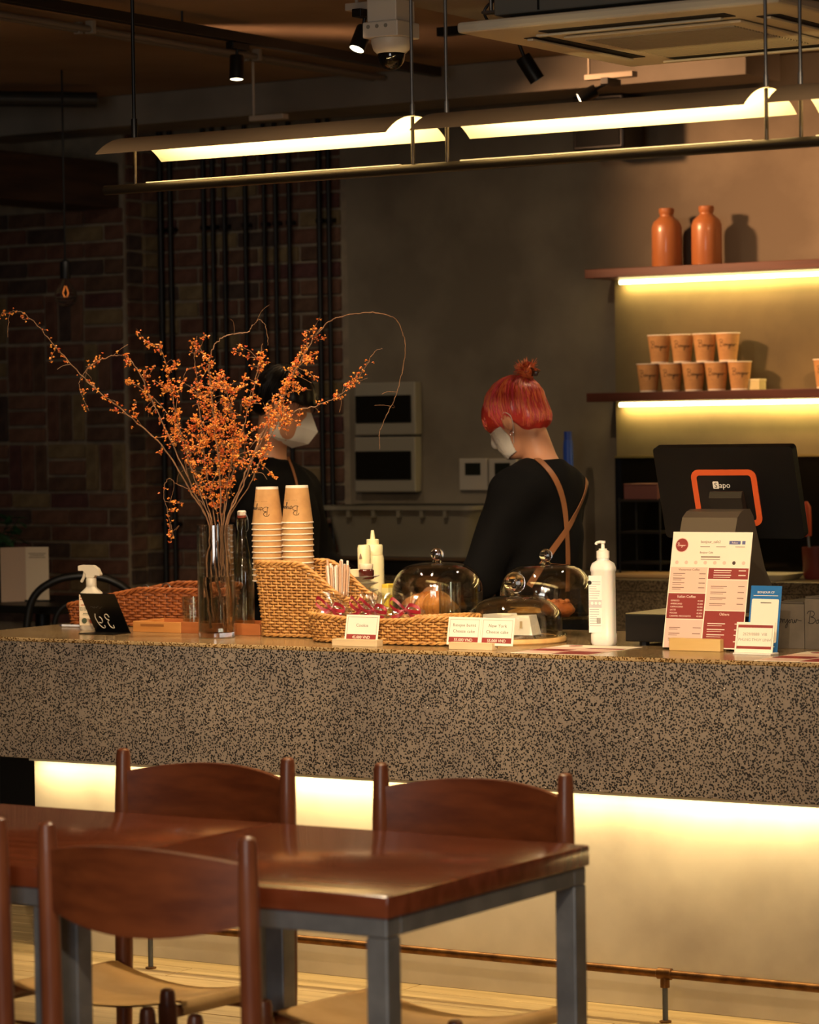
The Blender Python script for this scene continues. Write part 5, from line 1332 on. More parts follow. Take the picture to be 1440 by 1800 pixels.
for i, (dx, dy, dz_, lab) in enumerate(((0.145, -0.025, 0.045, 'golden ring pastry on top at the dome end of the oval basket'), (0.19, 0.02, 0.030, 'golden ring pastry lying behind at the dome end of the oval basket'))):
    t = thing('ring_pastry', lab, 'pastry', (kb.location.x + dx, 7.315 + dy, CZ + 0.022 + dz_), 0.2, 'ring pastries in the oval basket')
    m = MB(); n, k2 = 36, 14
    m.grid(lambda u, v: Vector(((0.036 + 0.016 * math.cos(6.2832 * v)) * math.cos(6.2832 * u) * 1.15, (0.036 + 0.016 * math.cos(6.2832 * v)) * math.sin(6.2832 * u), (0.0155 + 0.002 * math.sin(9 * u * 6.28)) * math.sin(6.2832 * v))), n, k2, close_u=True)
    m.build('crust', M_BAG, t, True)
    sd = MB(); rr = random.Random(i)
    for q in range(26):
        a = rr.uniform(0, 6.28); b = rr.uniform(0.6, 2.5); sd.sphere(((0.036 + 0.0165 * math.cos(b)) * math.cos(a) * 1.15, (0.036 + 0.0165 * math.cos(b)) * math.sin(a), 0.0165 * math.sin(b)), (0.0022, 0.0015, 0.0009), 6, 4)
    sd.build('seeds', mat('sesame', '#ead2a0', 0.5), t, True)
m = None

# ------------------------------------------------------------------ price cards
M_CARD = mat('card_cream', '#f1e6d2', 0.55); M_WINE = mat('wine_red', '#8c3430', 0.6); M_GREYINK = mat('grey_ink', '#6f6a60', 0.7)
M_BLOCK = mat('block_wood', '#cdb287', 0.6, col2='#d9c097', scale=6, stretch=(0.6, 5, 5))
def card(parent, xc, w_, h_, th, lines, price, z0=0.012, yb=0.0, fs=0.0125, slant=0.0):
    up = Vector((slant, math.sin(th), math.cos(th))).normalized(); nrm = Vector((1, 0, 0)).cross(up).normalized()
    Mc = axes((xc, yb, z0), (1, 0, 0), up, nrm)
    c = MB().box((-w_ / 2, 0, -0.0006), (w_ / 2, h_, 0.0006), Mc).build('card', M_CARD, parent)
    MB().box((-w_ / 2 + 0.006, 0.007, 0.0007), (w_ / 2 - 0.006, h_ * 0.28, 0.0010), Mc).build('price_band', M_WINE, c)
    fr = MB()
    for a, b in (((-w_ / 2 + 0.006, h_ - 0.007), (w_ / 2 - 0.006, h_ - 0.0062)), ((-w_ / 2 + 0.006, 0.007), (-w_ / 2 + 0.0068, h_ - 0.0062)), ((w_ / 2 - 0.0068, 0.007), (w_ / 2 - 0.006, h_ - 0.0062))): fr.box((a[0], a[1], 0.0007), (b[0], b[1], 0.0009), Mc)
    fr.build('border_line', M_GREYINK, c)
    n = len(lines)
    for i, s in enumerate(lines): text(s, fs, M_GREYINK, c, Mc @ Tr(0, h_ * (0.56 if n == 1 else 0.66 - i * 0.22), 0.0009), spacing=1.12)
    text(price, 0.0118, M_CARD, c, Mc @ Tr(0, h_ * 0.125, 0.0012), 'price')
def px_x(px_, py_, y_): return pt(px_, py_, Y=y_).x
yk = 7.165; xa_, xb_ = px_x(589, 1135, yk), px_x(668, 1136, yk)
t = thing('price_card', 'small Cookie price card in a wooden block before the oval basket', 'sign', ((xa_ + xb_) / 2, yk, CZ))
MB().box((-(xb_ - xa_) / 2, -0.016, 0), ((xb_ - xa_) / 2, 0.016, 0.020), bev=0.0015).build('wood_block', M_BLOCK, t)
xm = (px_x(606, 1110, yk) + px_x(662, 1110, yk)) / 2 - (xa_ + xb_) / 2; wk = px_x(662, 1110, yk) - px_x(604, 1110, yk)
card(t, xm, wk, 0.078, math.radians(12), ['Cookie'], '45.000 VND')
yk = 7.175; xa_, xb_ = px_x(794, 1143, yk), px_x(870, 1145, yk)
t = thing('price_card', 'double cheesecake price card in a wooden block before the round board', 'sign', ((xa_ + xb_) / 2, yk, CZ))
MB().box((-(xb_ - xa_) / 2, -0.016, 0), ((xb_ - xa_) / 2, 0.016, 0.020), bev=0.0015).build('wood_block', M_BLOCK, t)
wk = (px_x(901, 1110, yk) - px_x(784, 1110, yk)) / 2; xm = px_x(842.5, 1110, yk) - (xa_ + xb_) / 2
card(t, xm - wk / 2, wk - 0.0008, 0.078, math.radians(12), ['Basque burnt', 'Cheese cake'], '55.000 VND')
card(t, xm + wk / 2, wk - 0.0008, 0.078, math.radians(12), ['New York', 'Cheese cake'], '55.000 VND')

# ------------------------------------------------------------------ sanitizer
ysn = 7.462; p = pt(1062, 1120, Y=ysn)
t = thing('sanitizer_bottle', 'tall white pump bottle of sanitizer beside the register', 'bottle', (p.x, ysn, CZ), 0.12)
M_SAN = mat('milky_plastic', '#e9e4da', 0.35, sss=0.3)
M_GEL = mat('milky_gel', '#cfcabf', 0.3)
hb = pt(1062, 985, Y=ysn).z - CZ; htp = pt(1062, 951, Y=ysn).z - CZ
loft([ring(0.031, 0.026, 0.018, 0), ring(0.0345, 0.029, 0.02, 0.008), ring(0.0345, 0.029, 0.02, 0.03), ring(0.033, 0.0275, 0.02, 0.034), ring(0.033, 0.0275, 0.02, hb - 0.032), ring(0.0345, 0.029, 0.02, hb - 0.029), ring(0.0345, 0.029, 0.02, hb - 0.022), ring(0.030, 0.026, 0.02, hb - 0.008), ring(0.018, 0.018, 0.0175, hb), ring(0.017, 0.017, 0.0165, hb + 0.006)]).build('bottle_body', M_SAN, t, True)
lb = MB().box((-0.0335, -0.0284, 0.036), (0.006, -0.0276, hb - 0.042)).build('label_sheet', mat('label_white', '#f2ece2', 0.6), t)
M_PRT = mat('blue_grey_print', '#8f9099', 0.7)
ln = MB(); rr = random.Random(2); zt_ = hb - 0.06
while zt_ > 0.05:
    if not (0.105 < zt_ < 0.13): ln.box((-0.031, -0.0288, zt_), (-0.031 + rr.uniform(0.02, 0.034), -0.0284, zt_ + 0.0012))
    zt_ -= 0.0065
ln.build('print_lines', M_PRT, lb)['kind'] = 'stuff'
MB().box((-0.033, -0.0288, 0.106), (0.0055, -0.0284, 0.128)).build('icon_band', mat('icon_band', '#c4c3c4', 0.7), lb)
for q in range(3): MB().lathe([(0, 0), (0.0042, 0), (0.0042, 0.0003), (0, 0.0003)], (0, 0, 0), 16, axes((0, 0, 0), (1, 0, 0), (0, 0, 1), (0, -1, 0))).build('icon', mat('label_white', '#f2ece2'), lb, loc=(-0.023 + q * 0.0115, -0.0289, 0.119))
bc = MB()
for q in range(12): bc.box((-0.010 + q * 0.001, -0.0288, 0.062), (-0.010 + q * 0.001 + (0.0006 if q % 3 else 0.0003), -0.0284, 0.078))
bc.build('barcode', M_GREYINK, lb)
MB().lathe([(0, 0), (0.006, 0), (0.006, 0.0004), (0, 0.0004)], (0, 0, 0), 20, axes((0, 0, 0), (1, 0, 0), (0, 0, 1), (0, -1, 0))).build('round_logo', M_INK, lb, loc=(-0.030, -0.0286, hb - 0.062))
M_PUMP = mat('pump_white', '#f1e9da', 0.4)
MB().lathe([(0.017, hb + 0.006), (0.0185, hb + 0.0065), (0.0185, hb + 0.026), (0.012, hb + 0.029), (0.012, hb + 0.033), (0.0055, hb + 0.034), (0.005, htp - 0.008), (0.0075, htp - 0.006), (0.008, htp), (0, htp)], n=24).build('pump', M_PUMP, t, True)
MB().tube(smoothline([(0.006, 0, htp - 0.004), (-0.008, 0, htp - 0.003), (-0.018, 0, htp - 0.005), (-0.021, 0, htp - 0.010)], 5), 0.0042, 8).build('spout', M_PUMP, t, True)

# ------------------------------------------------------------------ paper menus lying on the bar
M_PINK = mat('menu_pink', '#e6c2ae', 0.6); M_MCREAM = mat('menu_cream', '#f3e6cf', 0.6)
def flat_menu(label, x0, y0, x1, y1, rz_=0.0):
    t = thing('paper_menu', label, 'menu', ((x0 + x1) / 2, (y0 + y1) / 2, CZ + 0.0003), rz_, 'paper menus lying on the bar')
    w_, h_ = (x1 - x0) / 2, (y1 - y0) / 2
    MB().box((-w_, -h_, 0), (w_, h_, 0.0008)).build('sheet', M_MCREAM, t)
    for (a, b, c_, d_, m) in ((-0.97, -0.03, -0.95, -0.45, M_PINK), (0.03, 0.97, -0.95, -0.30, M_WINE), (-0.97, -0.03, -0.42, 0.02, M_WINE), (0.03, 0.97, -0.27, 0.22, M_PINK), (-0.97, -0.03, 0.05, 0.45, M_PINK), (0.03, 0.97, 0.25, 0.45, M_WINE)):
        MB().box((a * w_, c_ * h_, 0.0009), (b * w_, d_ * h_, 0.0011)).build('menu_block', m, t)
    MB().lathe([(0, 0), (0.02, 0), (0.02, 0.0003), (0, 0.0003)], (0, 0, 0), 24).build('round_logo', M_WINE, t, loc=(-w_ * 0.6, h_ * 0.78, 0.0009))
flat_menu('paper menu lying flat before the sanitizer bottle', -4.185, 7.10, -3.945, 7.415)
flat_menu('paper menu lying flat at the cut-off end of the bar', -3.45, 7.10, -3.21, 7.43)

# ------------------------------------------------------------------ register
M_POS = mat('pos_black', '#060505', 0.45); M_GREYP = mat('pos_grey', '#54493e', 0.4)
dx0, dx1, dy0, dy1 = -4.02, -3.60, 7.455, 7.86
t = thing('cash_drawer', 'black cash drawer under the register screen', 'cash drawer', ((dx0 + dx1) / 2, (dy0 + dy1) / 2, CZ))
a_, b_ = (dx1 - dx0) / 2, (dy1 - dy0) / 2
MB().box((-a_, -b_, 0.012), (a_, b_, 0.089), bev=0.003).build('drawer_case', M_POS, t)
MB().box((-a_ + 0.001, -b_ + 0.001, 0.0892), (a_ - 0.001, b_ - 0.001, 0.0915), bev=0.001).build('lit_top', mat('drawer_top_sheen', '#8d8362', 0.3), t)  # pale reflection on the black drawer top, painted into the colour
for sx in (-1, 1):
    for sy in (-1, 1): MB().cyl((sx * (a_ - 0.045), sy * (b_ - 0.03), 0.0), (sx * (a_ - 0.045), sy * (b_ - 0.03), 0.012), 0.014, n=16).build('foot', M_BLACK, t)
ZD = CZ + 0.0915
# terminal
y_t, y_b = 7.62, 7.70
ztp, zbt = pt(1270, 786, Y=y_t).z, pt(1290, 946, Y=y_b).z
xl_, xr_ = pt(1147, 788, Y=y_t).x, pt(1392, 784, Y=y_t).x
xm = (xl_ + xr_) / 2; wm = (xr_ - xl_) / 2
t = thing('register_screen', 'black register terminal with an orange ring on its back', 'register', (xm, 7.66, ZD))
up = Vector((0, y_t - y_b, ztp - zbt)); hm = up.length; up.normalize(); nrm = Vector((1, 0, 0)).cross(up)
Ms = axes((0, y_b - 7.66, zbt - ZD), (1, 0, 0), up, nrm)
def rpoly(x0, y0, x1, y1, r, n=6): return [((x0 + x1) / 2 + x, (y0 + y1) / 2 + y) for x, y in rrect((x1 - x0) / 2, (y1 - y0) / 2, r, n)]
MB().prism(rpoly(-wm, 0, wm, hm, 0.012), Ms @ Tr(0, 0, -0.028), 0.028).build('screen_housing', M_POS, t)
MB().box((-wm + 0.008, 0.008, -0.0295), (wm - 0.008, hm - 0.008, -0.0282), Ms).build('display', M_BLACKGLOSS, t)
# orange ring: pixel corners turned into panel coordinates
def onpanel(px_, py_):
    o = Ms.translation + Vector((xm, 7.66, ZD)); d = FWD * F + RGT * (px_ - 720) - UPV * (py_ - 900)
    k_ = (o - CAM).dot(nrm) / d.dot(nrm); q = CAM + d * k_ - o; return (q.x, q.dot(up))
q0, q1, q2, q3 = onpanel(1214, 826), onpanel(1326, 825), onpanel(1345, 924), onpanel(1229, 924)
rx0, rx1, ry0, ry1 = q0[0], q1[0], q2[1], q1[1]
rx0 = (q0[0] + q3[0]) / 2; rx1 = (q1[0] + q2[0]) / 2
outer = rpoly(rx0, ry0, rx1, ry1, 0.024); wr_ = 0.0165
inner = rpoly(rx0 + wr_, ry0 + wr_, rx1 - wr_, ry1 - wr_, 0.010)
m = MB(); n = len(outer)
vs = [Ms @ Vector((x, y, z)) for z in (0.0002, 0.0035) for P_ in (outer, inner) for x, y in P_]
fs = []
for k_ in range(n):
    k2 = (k_ + 1) % n
    fs += [(2 * n + k_, 2 * n + k2, 3 * n + k2, 3 * n + k_), (k_, k2, 2 * n + k2, 2 * n + k_), (n + k2, n + k_, 3 * n + k_, 3 * n + k2), (k2, k_, n + k_, n + k2)]
m.add(vs, fs).build('orange_ring', mat('orange_plastic', '#cc5629', 0.45), t)
MB().prism(inner, Ms @ Tr(0, 0, 0.0001), 0.0016).build('back_cover', mat('pos_cover', '#171413', 0.4), t)
lx, ly = onpanel(1272, 857)
s_ = 0.0225
text('apo', s_ * 1.05, mat('logo_white', '#e4dccf', 0.5), t, Ms @ Tr(lx - 0.0115, ly, 0.0021), 'brand_lettering', align='LEFT')
MB().prism(rpoly(lx - 0.031, ly - 0.003, lx - 0.0125, ly + 0.0185, 0.003), Ms @ Tr(0, 0, 0.0018), 0.0004).build('brand_badge', mat('logo_white', '#e4dccf'), t)
text('S', s_ * 0.95, M_INK, t, Ms @ Tr(lx - 0.0217, ly + 0.0002, 0.0026), 'brand_letter')
# stand with the printer hood
xs0, xs1 = pt(1197, 930, Y=7.50).x - xm, pt(1294, 930, Y=7.50).x - xm
zh = pt(1250, 895, Y=7.56).z - ZD
pf = [(0.10, 0.0), (-0.195, 0.0), (-0.19, 0.02), (-0.165, zh - 0.06), (-0.15, zh - 0.022), (-0.125, zh - 0.006), (-0.10, zh), (-0.07, zh), (-0.05, zh - 0.02), (0.02, 0.12), (0.10, 0.03)]
MB().prism(pf, axes((xs0, 0, 0), (0, 1, 0), (0, 0, 1), (1, 0, 0)), xs1 - xs0).build('stand', M_GREYP, t)
MB().prism([(-0.06, zh - 0.05), (-0.085, zh + 0.03), (-0.078, zh + 0.048), (-0.07, zh + 0.05), (-0.03, zh - 0.05)], axes((xs0 + 0.05, 0, 0), (0, 1, 0), (0, 0, 1), (1, 0, 0)), xs1 - xs0 - 0.07).build('hinge', mat('pos_hinge', '#231d17', 0.5), t)

# standing menu -------------------------------------------------------------------------
ym = 7.365; xa_, xb_ = pt(1165, 1137, Y=ym).x, pt(1305, 1140, Y=ym).x; xm = (xa_ + xb_) / 2; wm_ = (xb_ - xa_) / 2
t = thing('menu_stand', 'standing pink and wine-red drinks menu in a wooden block', 'menu', (xm, ym, CZ))
yt_ = ym + 0.075; zt_ = pt(1193, 935, Y=yt_).z - CZ
up = Vector((0, 0.075, zt_ - 0.006)); hm = up.length; up.normalize(); nrm = Vector((1, 0, 0)).cross(up)
Mm = axes((0, 0.0, 0.006), (1, 0, 0), up, nrm)
MB().box((-wm_, 0, -0.001), (wm_, hm, 0.001), Mm).build('board', M_MCREAM, t)
bxa, bxb = pt(1178, 1140, Y=ym - 0.02).x - xm, pt(1268, 1143, Y=ym - 0.02).x - xm
MB().box((bxa, -0.026, 0), (bxb, -0.0035, 0.034), bev=0.002).build('wood_block', mat('block_gold', '#d2ac6a', 0.55, col2='#dcb878', scale=6, stretch=(0.6, 5, 5)), t)
MB().box((bxa, 0.002 + 0.008, 0), (bxb, 0.035, 0.03), bev=0.002).build('wood_block', mat('block_gold', '#d2ac6a'), t)
U = lambda u, v: ((u * 2 - 1) * wm_, v * hm)
M_TXT = mat('menu_text', '#8a6a5c', 0.7); M_TXTW = mat('menu_text_pale', '#f0d9c8', 0.7)
blocks = [(0.012, 0.478, 0.475, 0.695, M_PINK), (0.012, 0.478, 0.25, 0.468, M_WINE), (0.012, 0.478, 0.0, 0.243, mat('menu_rose', '#e0bdae', 0.6)), (0.492, 0.99, 0.595, 0.69, M_WINE), (0.492, 0.99, 0.33, 0.587, M_PINK), (0.492, 0.99, 0.01, 0.322, M_WINE)]
for u0, u1, v0, v1, m in blocks:
    a, b = U(u0, v0), U(u1, v1); MB().box((a[0], a[1], 0.0011), (b[0], b[1], 0.0014), Mm).build('menu_block', m, t)
def mtext(s, u, v, size, m, al='LEFT'): x, y = U(u, v); return text(s, size, m, t, Mm @ Tr(x, y, 0.0016), align=al)
mtext('bonjour_cafe2', 0.36, 0.905, 0.0105, M_TXT); mtext('Bonjour Cafe', 0.36, 0.815, 0.0075, M_TXT)
a, b = U(0.72, 0.895), U(0.86, 0.925); MB().box((a[0], a[1], 0.0011), (b[0], b[1], 0.0014), Mm).build('follow_button', mat('button_blue', '#5a628f', 0.6), t)
a, b = U(0.88, 0.895), U(0.92, 0.925); MB().box((a[0], a[1], 0.0011), (b[0], b[1], 0.0014), Mm).build('follow_button', mat('button_blue', '#5a628f'), t)
mtext('Follow', 0.79, 0.902, 0.0068, M_TXTW, 'CENTER')
x, y = U(0.125, 0.885)
MB().lathe([(0, 0.0011), (0.0205, 0.0011), (0.0205, 0.0014), (0, 0.0014)], n=36, M=Mm @ Tr(x, y, 0)).build('logo_ring', M_PINK, t)
MB().lathe([(0, 0.0015), (0.0185, 0.0015), (0.0185, 0.0017), (0, 0.0017)], n=36, M=Mm @ Tr(x, y, 0)).build('logo_disc', M_WINE, t)
lg = MB(); logo_flat(lg, Mm @ Tr(x - 0.0125, y - 0.003, 0.002), 0.0095, 0.0004); lg.build('script_logo', M_TXTW, t)
for q in range(8):
    x, y = U(0.08 + q * 0.12, 0.735); MB().lathe([(0, 0.0011), (0.0052, 0.0011), (0.0052, 0.0014), (0, 0.0014)], n=18, M=Mm @ Tr(x, y, 0)).build('story_dot', mat('dot_dark', '#4a3a36', 0.6) if q == 6 else M_PINK, t)
dark, pale = M_TXT, M_TXTW
tx = MB(); tw = MB()
def bar(mb, u0, u1, v, h=0.0026): a = U(u0, v); b = U(u1, v); mb.box((a[0], a[1], 0.0015), (b[0], a[1] + h, 0.0017), Mm)
for v in (0.78, 0.762, 0.745 + 0.04): bar(tx, 0.38, 0.62, v, 0.0014)
for v in (0.87,):
    for u in (0.36, 0.56, 0.8): bar(tx, u, u + 0.12, v, 0.0018)
for v in (0.635, 0.595, 0.555, 0.515): bar(tx, 0.05, 0.2, v, 0.0022); bar(tx, 0.05, 0.16, v - 0.014, 0.0014); bar(tx, 0.38, 0.46, v, 0.0022)
for v in (0.53, 0.48, 0.43, 0.38): bar(tx, 0.54, 0.74, v, 0.0022); bar(tx, 0.54, 0.7, v - 0.014, 0.0014); bar(tx, 0.88, 0.96, v, 0.0022)
for v in (0.17, 0.12, 0.075): bar(tx, 0.06, 0.2, v, 0.0022); bar(tx, 0.06, 0.17, v - 0.014, 0.0014); bar(tx, 0.36, 0.46, v, 0.0022)
for v in (0.665, 0.625): bar(tw, 0.56, 0.78, v); bar(tw, 0.56, 0.77, v - 0.016, 0.0014); bar(tw, 0.87, 0.96, v)
for v in (0.21, 0.16, 0.115, 0.06): bar(tw, 0.54, 0.76, v); bar(tw, 0.54, 0.72, v - 0.016, 0.0014); bar(tw, 0.88, 0.96, v)
tx.build('fine_print', M_TXT, t)['kind'] = 'stuff'; tw.build('fine_print', M_TXTW, t)['kind'] = 'stuff'
mtext('Vietnamese Coffee', 0.245, 0.665, 0.0085, M_TXT, 'CENTER'); mtext('Italian Coffee', 0.245, 0.43, 0.0105, M_TXTW, 'CENTER'); mtext('Others', 0.74, 0.285, 0.0105, M_TXTW, 'CENTER')
for i, s in enumerate(('ESPRESSO', 'AMERICANO', 'CAPPUCCINO', 'LATTE', 'MOCHA', 'CARAMEL MACCHIATO')):
    mtext(s, 0.05, 0.398 - i * 0.0265, 0.0062, M_TXTW); mtext('45.000', 0.46, 0.398 - i * 0.0265, 0.0062, M_TXTW, 'RIGHT')

# blue and white payment signs
yq = 7.355; xa_, xb_ = pt(1312, 1090, Y=yq).x, pt(1366, 1090, Y=yq).x
t = thing('payment_sign', 'blue acrylic payment sign with a white square behind the white card', 'sign', ((xa_ + xb_) / 2, yq, CZ))
w_ = (xb_ - xa_) / 2; zt_ = pt(1345, 1031, Y=yq + 0.035).z - CZ
up = Vector((0, 0.035, zt_)); hm = up.length; up.normalize(); nrm = Vector((1, 0, 0)).cross(up); Mq = axes((0, 0, 0.002), (1, 0, 0), up, nrm)
MB().box((-w_, 0, -0.0012), (w_, hm, 0.0012), Mq, bev=0.0004).build('panel', mat('sign_blue', '#2a6aa8', 0.35), t)
MB().box((-w_, -0.03, 0), (w_, 0.045, 0.0018)).build('foot', G_TUMB, t)
MB().prism(rpoly(-w_ * 0.88, hm * 0.14, w_ * 0.88, hm * 0.80, 0.004), Mq @ Tr(0, 0, 0.0014), 0.0003).build('white_square', M_CARD, t)
text('BONJOUR CF', 0.0085, M_CARD, t, Mq @ Tr(0, hm * 0.885, 0.0016)); 
m = MB(); m.box((-w_ * 0.8, hm * 0.845, 0.0014), (w_ * 0.8, hm * 0.855, 0.0017), Mq); m.box((-w_ * 0.8, hm * 0.075, 0.0014), (w_ * 0.8, hm * 0.09, 0.0017), Mq); m.build('fine_print', M_CARD, t)['kind'] = 'stuff'
MB().box((-w_ * 0.3, hm * 0.735, 0.0018), (w_ * 0.4, hm * 0.75, 0.002), Mq).build('fine_print', M_GREYINK, t)
yw = 7.30; xa_, xb_ = pt(1291, 1140, Y=yw).x, pt(1358, 1140, Y=yw).x
t = thing('transfer_card', 'white card with wine-red bands standing before the blue sign', 'sign', ((xa_ + xb_) / 2, yw, CZ))
w_ = (xb_ - xa_) / 2; zt_ = pt(1330, 1094, Y=yw + 0.02).z - CZ
up = Vector((0, 0.02, zt_ - 0.004)); hm = up.length; up.normalize(); nrm = Vector((1, 0, 0)).cross(up); Mq = axes((0, 0, 0.004), (1, 0, 0), up, nrm)
MB().box((-w_, 0, -0.001), (w_, hm, 0.001), Mq).build('card', M_CARD, t)
MB().box((-w_ + 0.005, -0.02, 0), (w_ + 0.004, 0.03, 0.0045), bev=0.001).build('foot', mat('acrylic_white', '#efe9dd', 0.3), t)
for v in (0.12, 0.82): MB().box((-w_ + 0.005, hm * v, 0.0011), (w_ - 0.005, hm * v + 0.0075, 0.0014), Mq).build('band', M_WINE, t)
m = MB()
for s_ in (-1, 1): m.box((s_ * (w_ - 0.0055) - 0.0004, hm * 0.12, 0.0011), (s_ * (w_ - 0.0055) + 0.0004, hm * 0.9, 0.0013), Mq)
m.build('border_line', M_GREYINK, t)
M_FAINT = mat('faint_ink', '#a59b8c', 0.7)
text('2629/8888  VIB', 0.0115, M_FAINT, t, Mq @ Tr(0, hm * 0.56, 0.0012)); text('PHUNG THUY LINH', 0.0108, M_FAINT, t, Mq @ Tr(0, hm * 0.38, 0.0012))
# printed boxes at the end
M_BOXB = mat('grey_kraft', '#4f463b', 0.75, col2='#5a5044', scale=20)
xb0 = pt(1362, 1140, Y=7.515).x; xb1 = pt(1413, 1100, Y=7.515).x; zt1 = pt(1390, 1062, Y=7.515).z; zt2 = pt(1432, 1053, Y=7.515).z
for i, (a, b, zt_, lab) in enumerate(((xb0, xb1 - 0.001, zt1, 'grey printed paper carrier nearer the register'), (xb1 + 0.001, xb1 + 0.16, zt2, 'grey printed paper carrier cut off by the frame'))):
    t = thing('paper_carrier', lab, 'box', (a, 7.52, CZ), 0, 'printed grey carriers at the bar end')
    MB().box((0, 0, 0), (b - a, 0.16, zt_ - CZ), bev=0.001).build('box_body', M_BOXB, t)
    MB().box((0.002, 0.002, zt_ - CZ + 0.0004), (b - a - 0.002, 0.158, zt_ - CZ + 0.006), bev=0.001).build('folded_top', mat('grey_kraft_dark', '#40382f', 0.75), t)
    lg = MB(); logo_flat(lg, axes(((-0.012 if i == 0 else 0.012), -0.0006, 0.07), (1, 0, 0), (0, 0, 1), (0, -1, 0)), 0.034, 0.0009); lg.build('script_logo', M_INK, t)

# ------------------------------------------------------------------ berried branches in the vase
TV = depth((VX, VY, CZ + VH))
M_TWIG = mat('twig_bark', '#6b4a30', 0.7, col2='#8a6444', scale=40, detail=4)
def berry_mat():
    m = mat('berry_orange', '#cf6a24', 0.45, col2='#e89a40', scale=45, detail=2, lo=0.4, hi=0.6); return m
M_BERRY = berry_mat()
M_BERRY2 = mat('berry_red', '#b8481f', 0.45, col2='#dd7c36', scale=45, detail=2, lo=0.4, hi=0.6)
rndb = random.Random(11)
ICO = [(0, 0, 1), (0.89, 0, 0.45), (0.28, 0.85, 0.45), (-0.72, 0.53, 0.45), (-0.72, -0.53, 0.45), (0.28, -0.85, 0.45), (0.72, 0.53, -0.45), (-0.28, 0.85, -0.45), (-0.89, 0, -0.45), (-0.28, -0.85, -0.45), (0.72, -0.53, -0.45), (0, 0, -1)]
ICF = [(0, 1, 2), (0, 2, 3), (0, 3, 4), (0, 4, 5), (0, 5, 1), (1, 6, 2), (2, 7, 3), (3, 8, 4), (4, 9, 5), (5, 10, 1), (2, 6, 7), (3, 7, 8), (4, 8, 9), (5, 9, 10), (1, 10, 6), (11, 7, 6), (11, 8, 7), (11, 9, 8), (11, 10, 9), (11, 6, 10)]
def berry(mb, c, r):
    """seed with opened husk: a berry and two or three petals"""
    q = Matrix.Rotation(rndb.uniform(0, 6.28), 3, 'Z') @ Matrix.Rotation(rndb.uniform(0, 3.1), 3, 'X')
    mb.cur = 0 if rndb.random() < 0.7 else 1
    mb.add([c + q @ Vector(v) * r * 0.62 for v in ICO], ICF)
    for k_ in range(3):
        a = k_ * 2.094 + 0.3
        d = Vector((math.cos(a), math.sin(a), 0.25)); s_ = Vector((-math.sin(a), math.cos(a), 0))
        pts = [Vector((0, 0, -0.4)), d * 0.75 + s_ * 0.55, d * 1.35 + Vector((0, 0, 0.25)), d * 0.75 - s_ * 0.55]
        mb.add([c + q @ (v * r) for v in pts], [(0, 1, 2, 3)])
def cluster(mb, tw, c, n, spread, r=0.0042):
    for _ in range(n):
        o = Vector((rndb.gauss(0, 1), rndb.gauss(0, 1), rndb.gauss(0, 1))) * spread * 0.5
        b = c + o; berry(mb, b, r * rndb.uniform(0.8, 1.25))
        if rndb.random() < 0.5: tw.tube([c, (c + b) / 2 + Vector((0, 0, 0.002)), b], 0.0006, 4, cap=False)
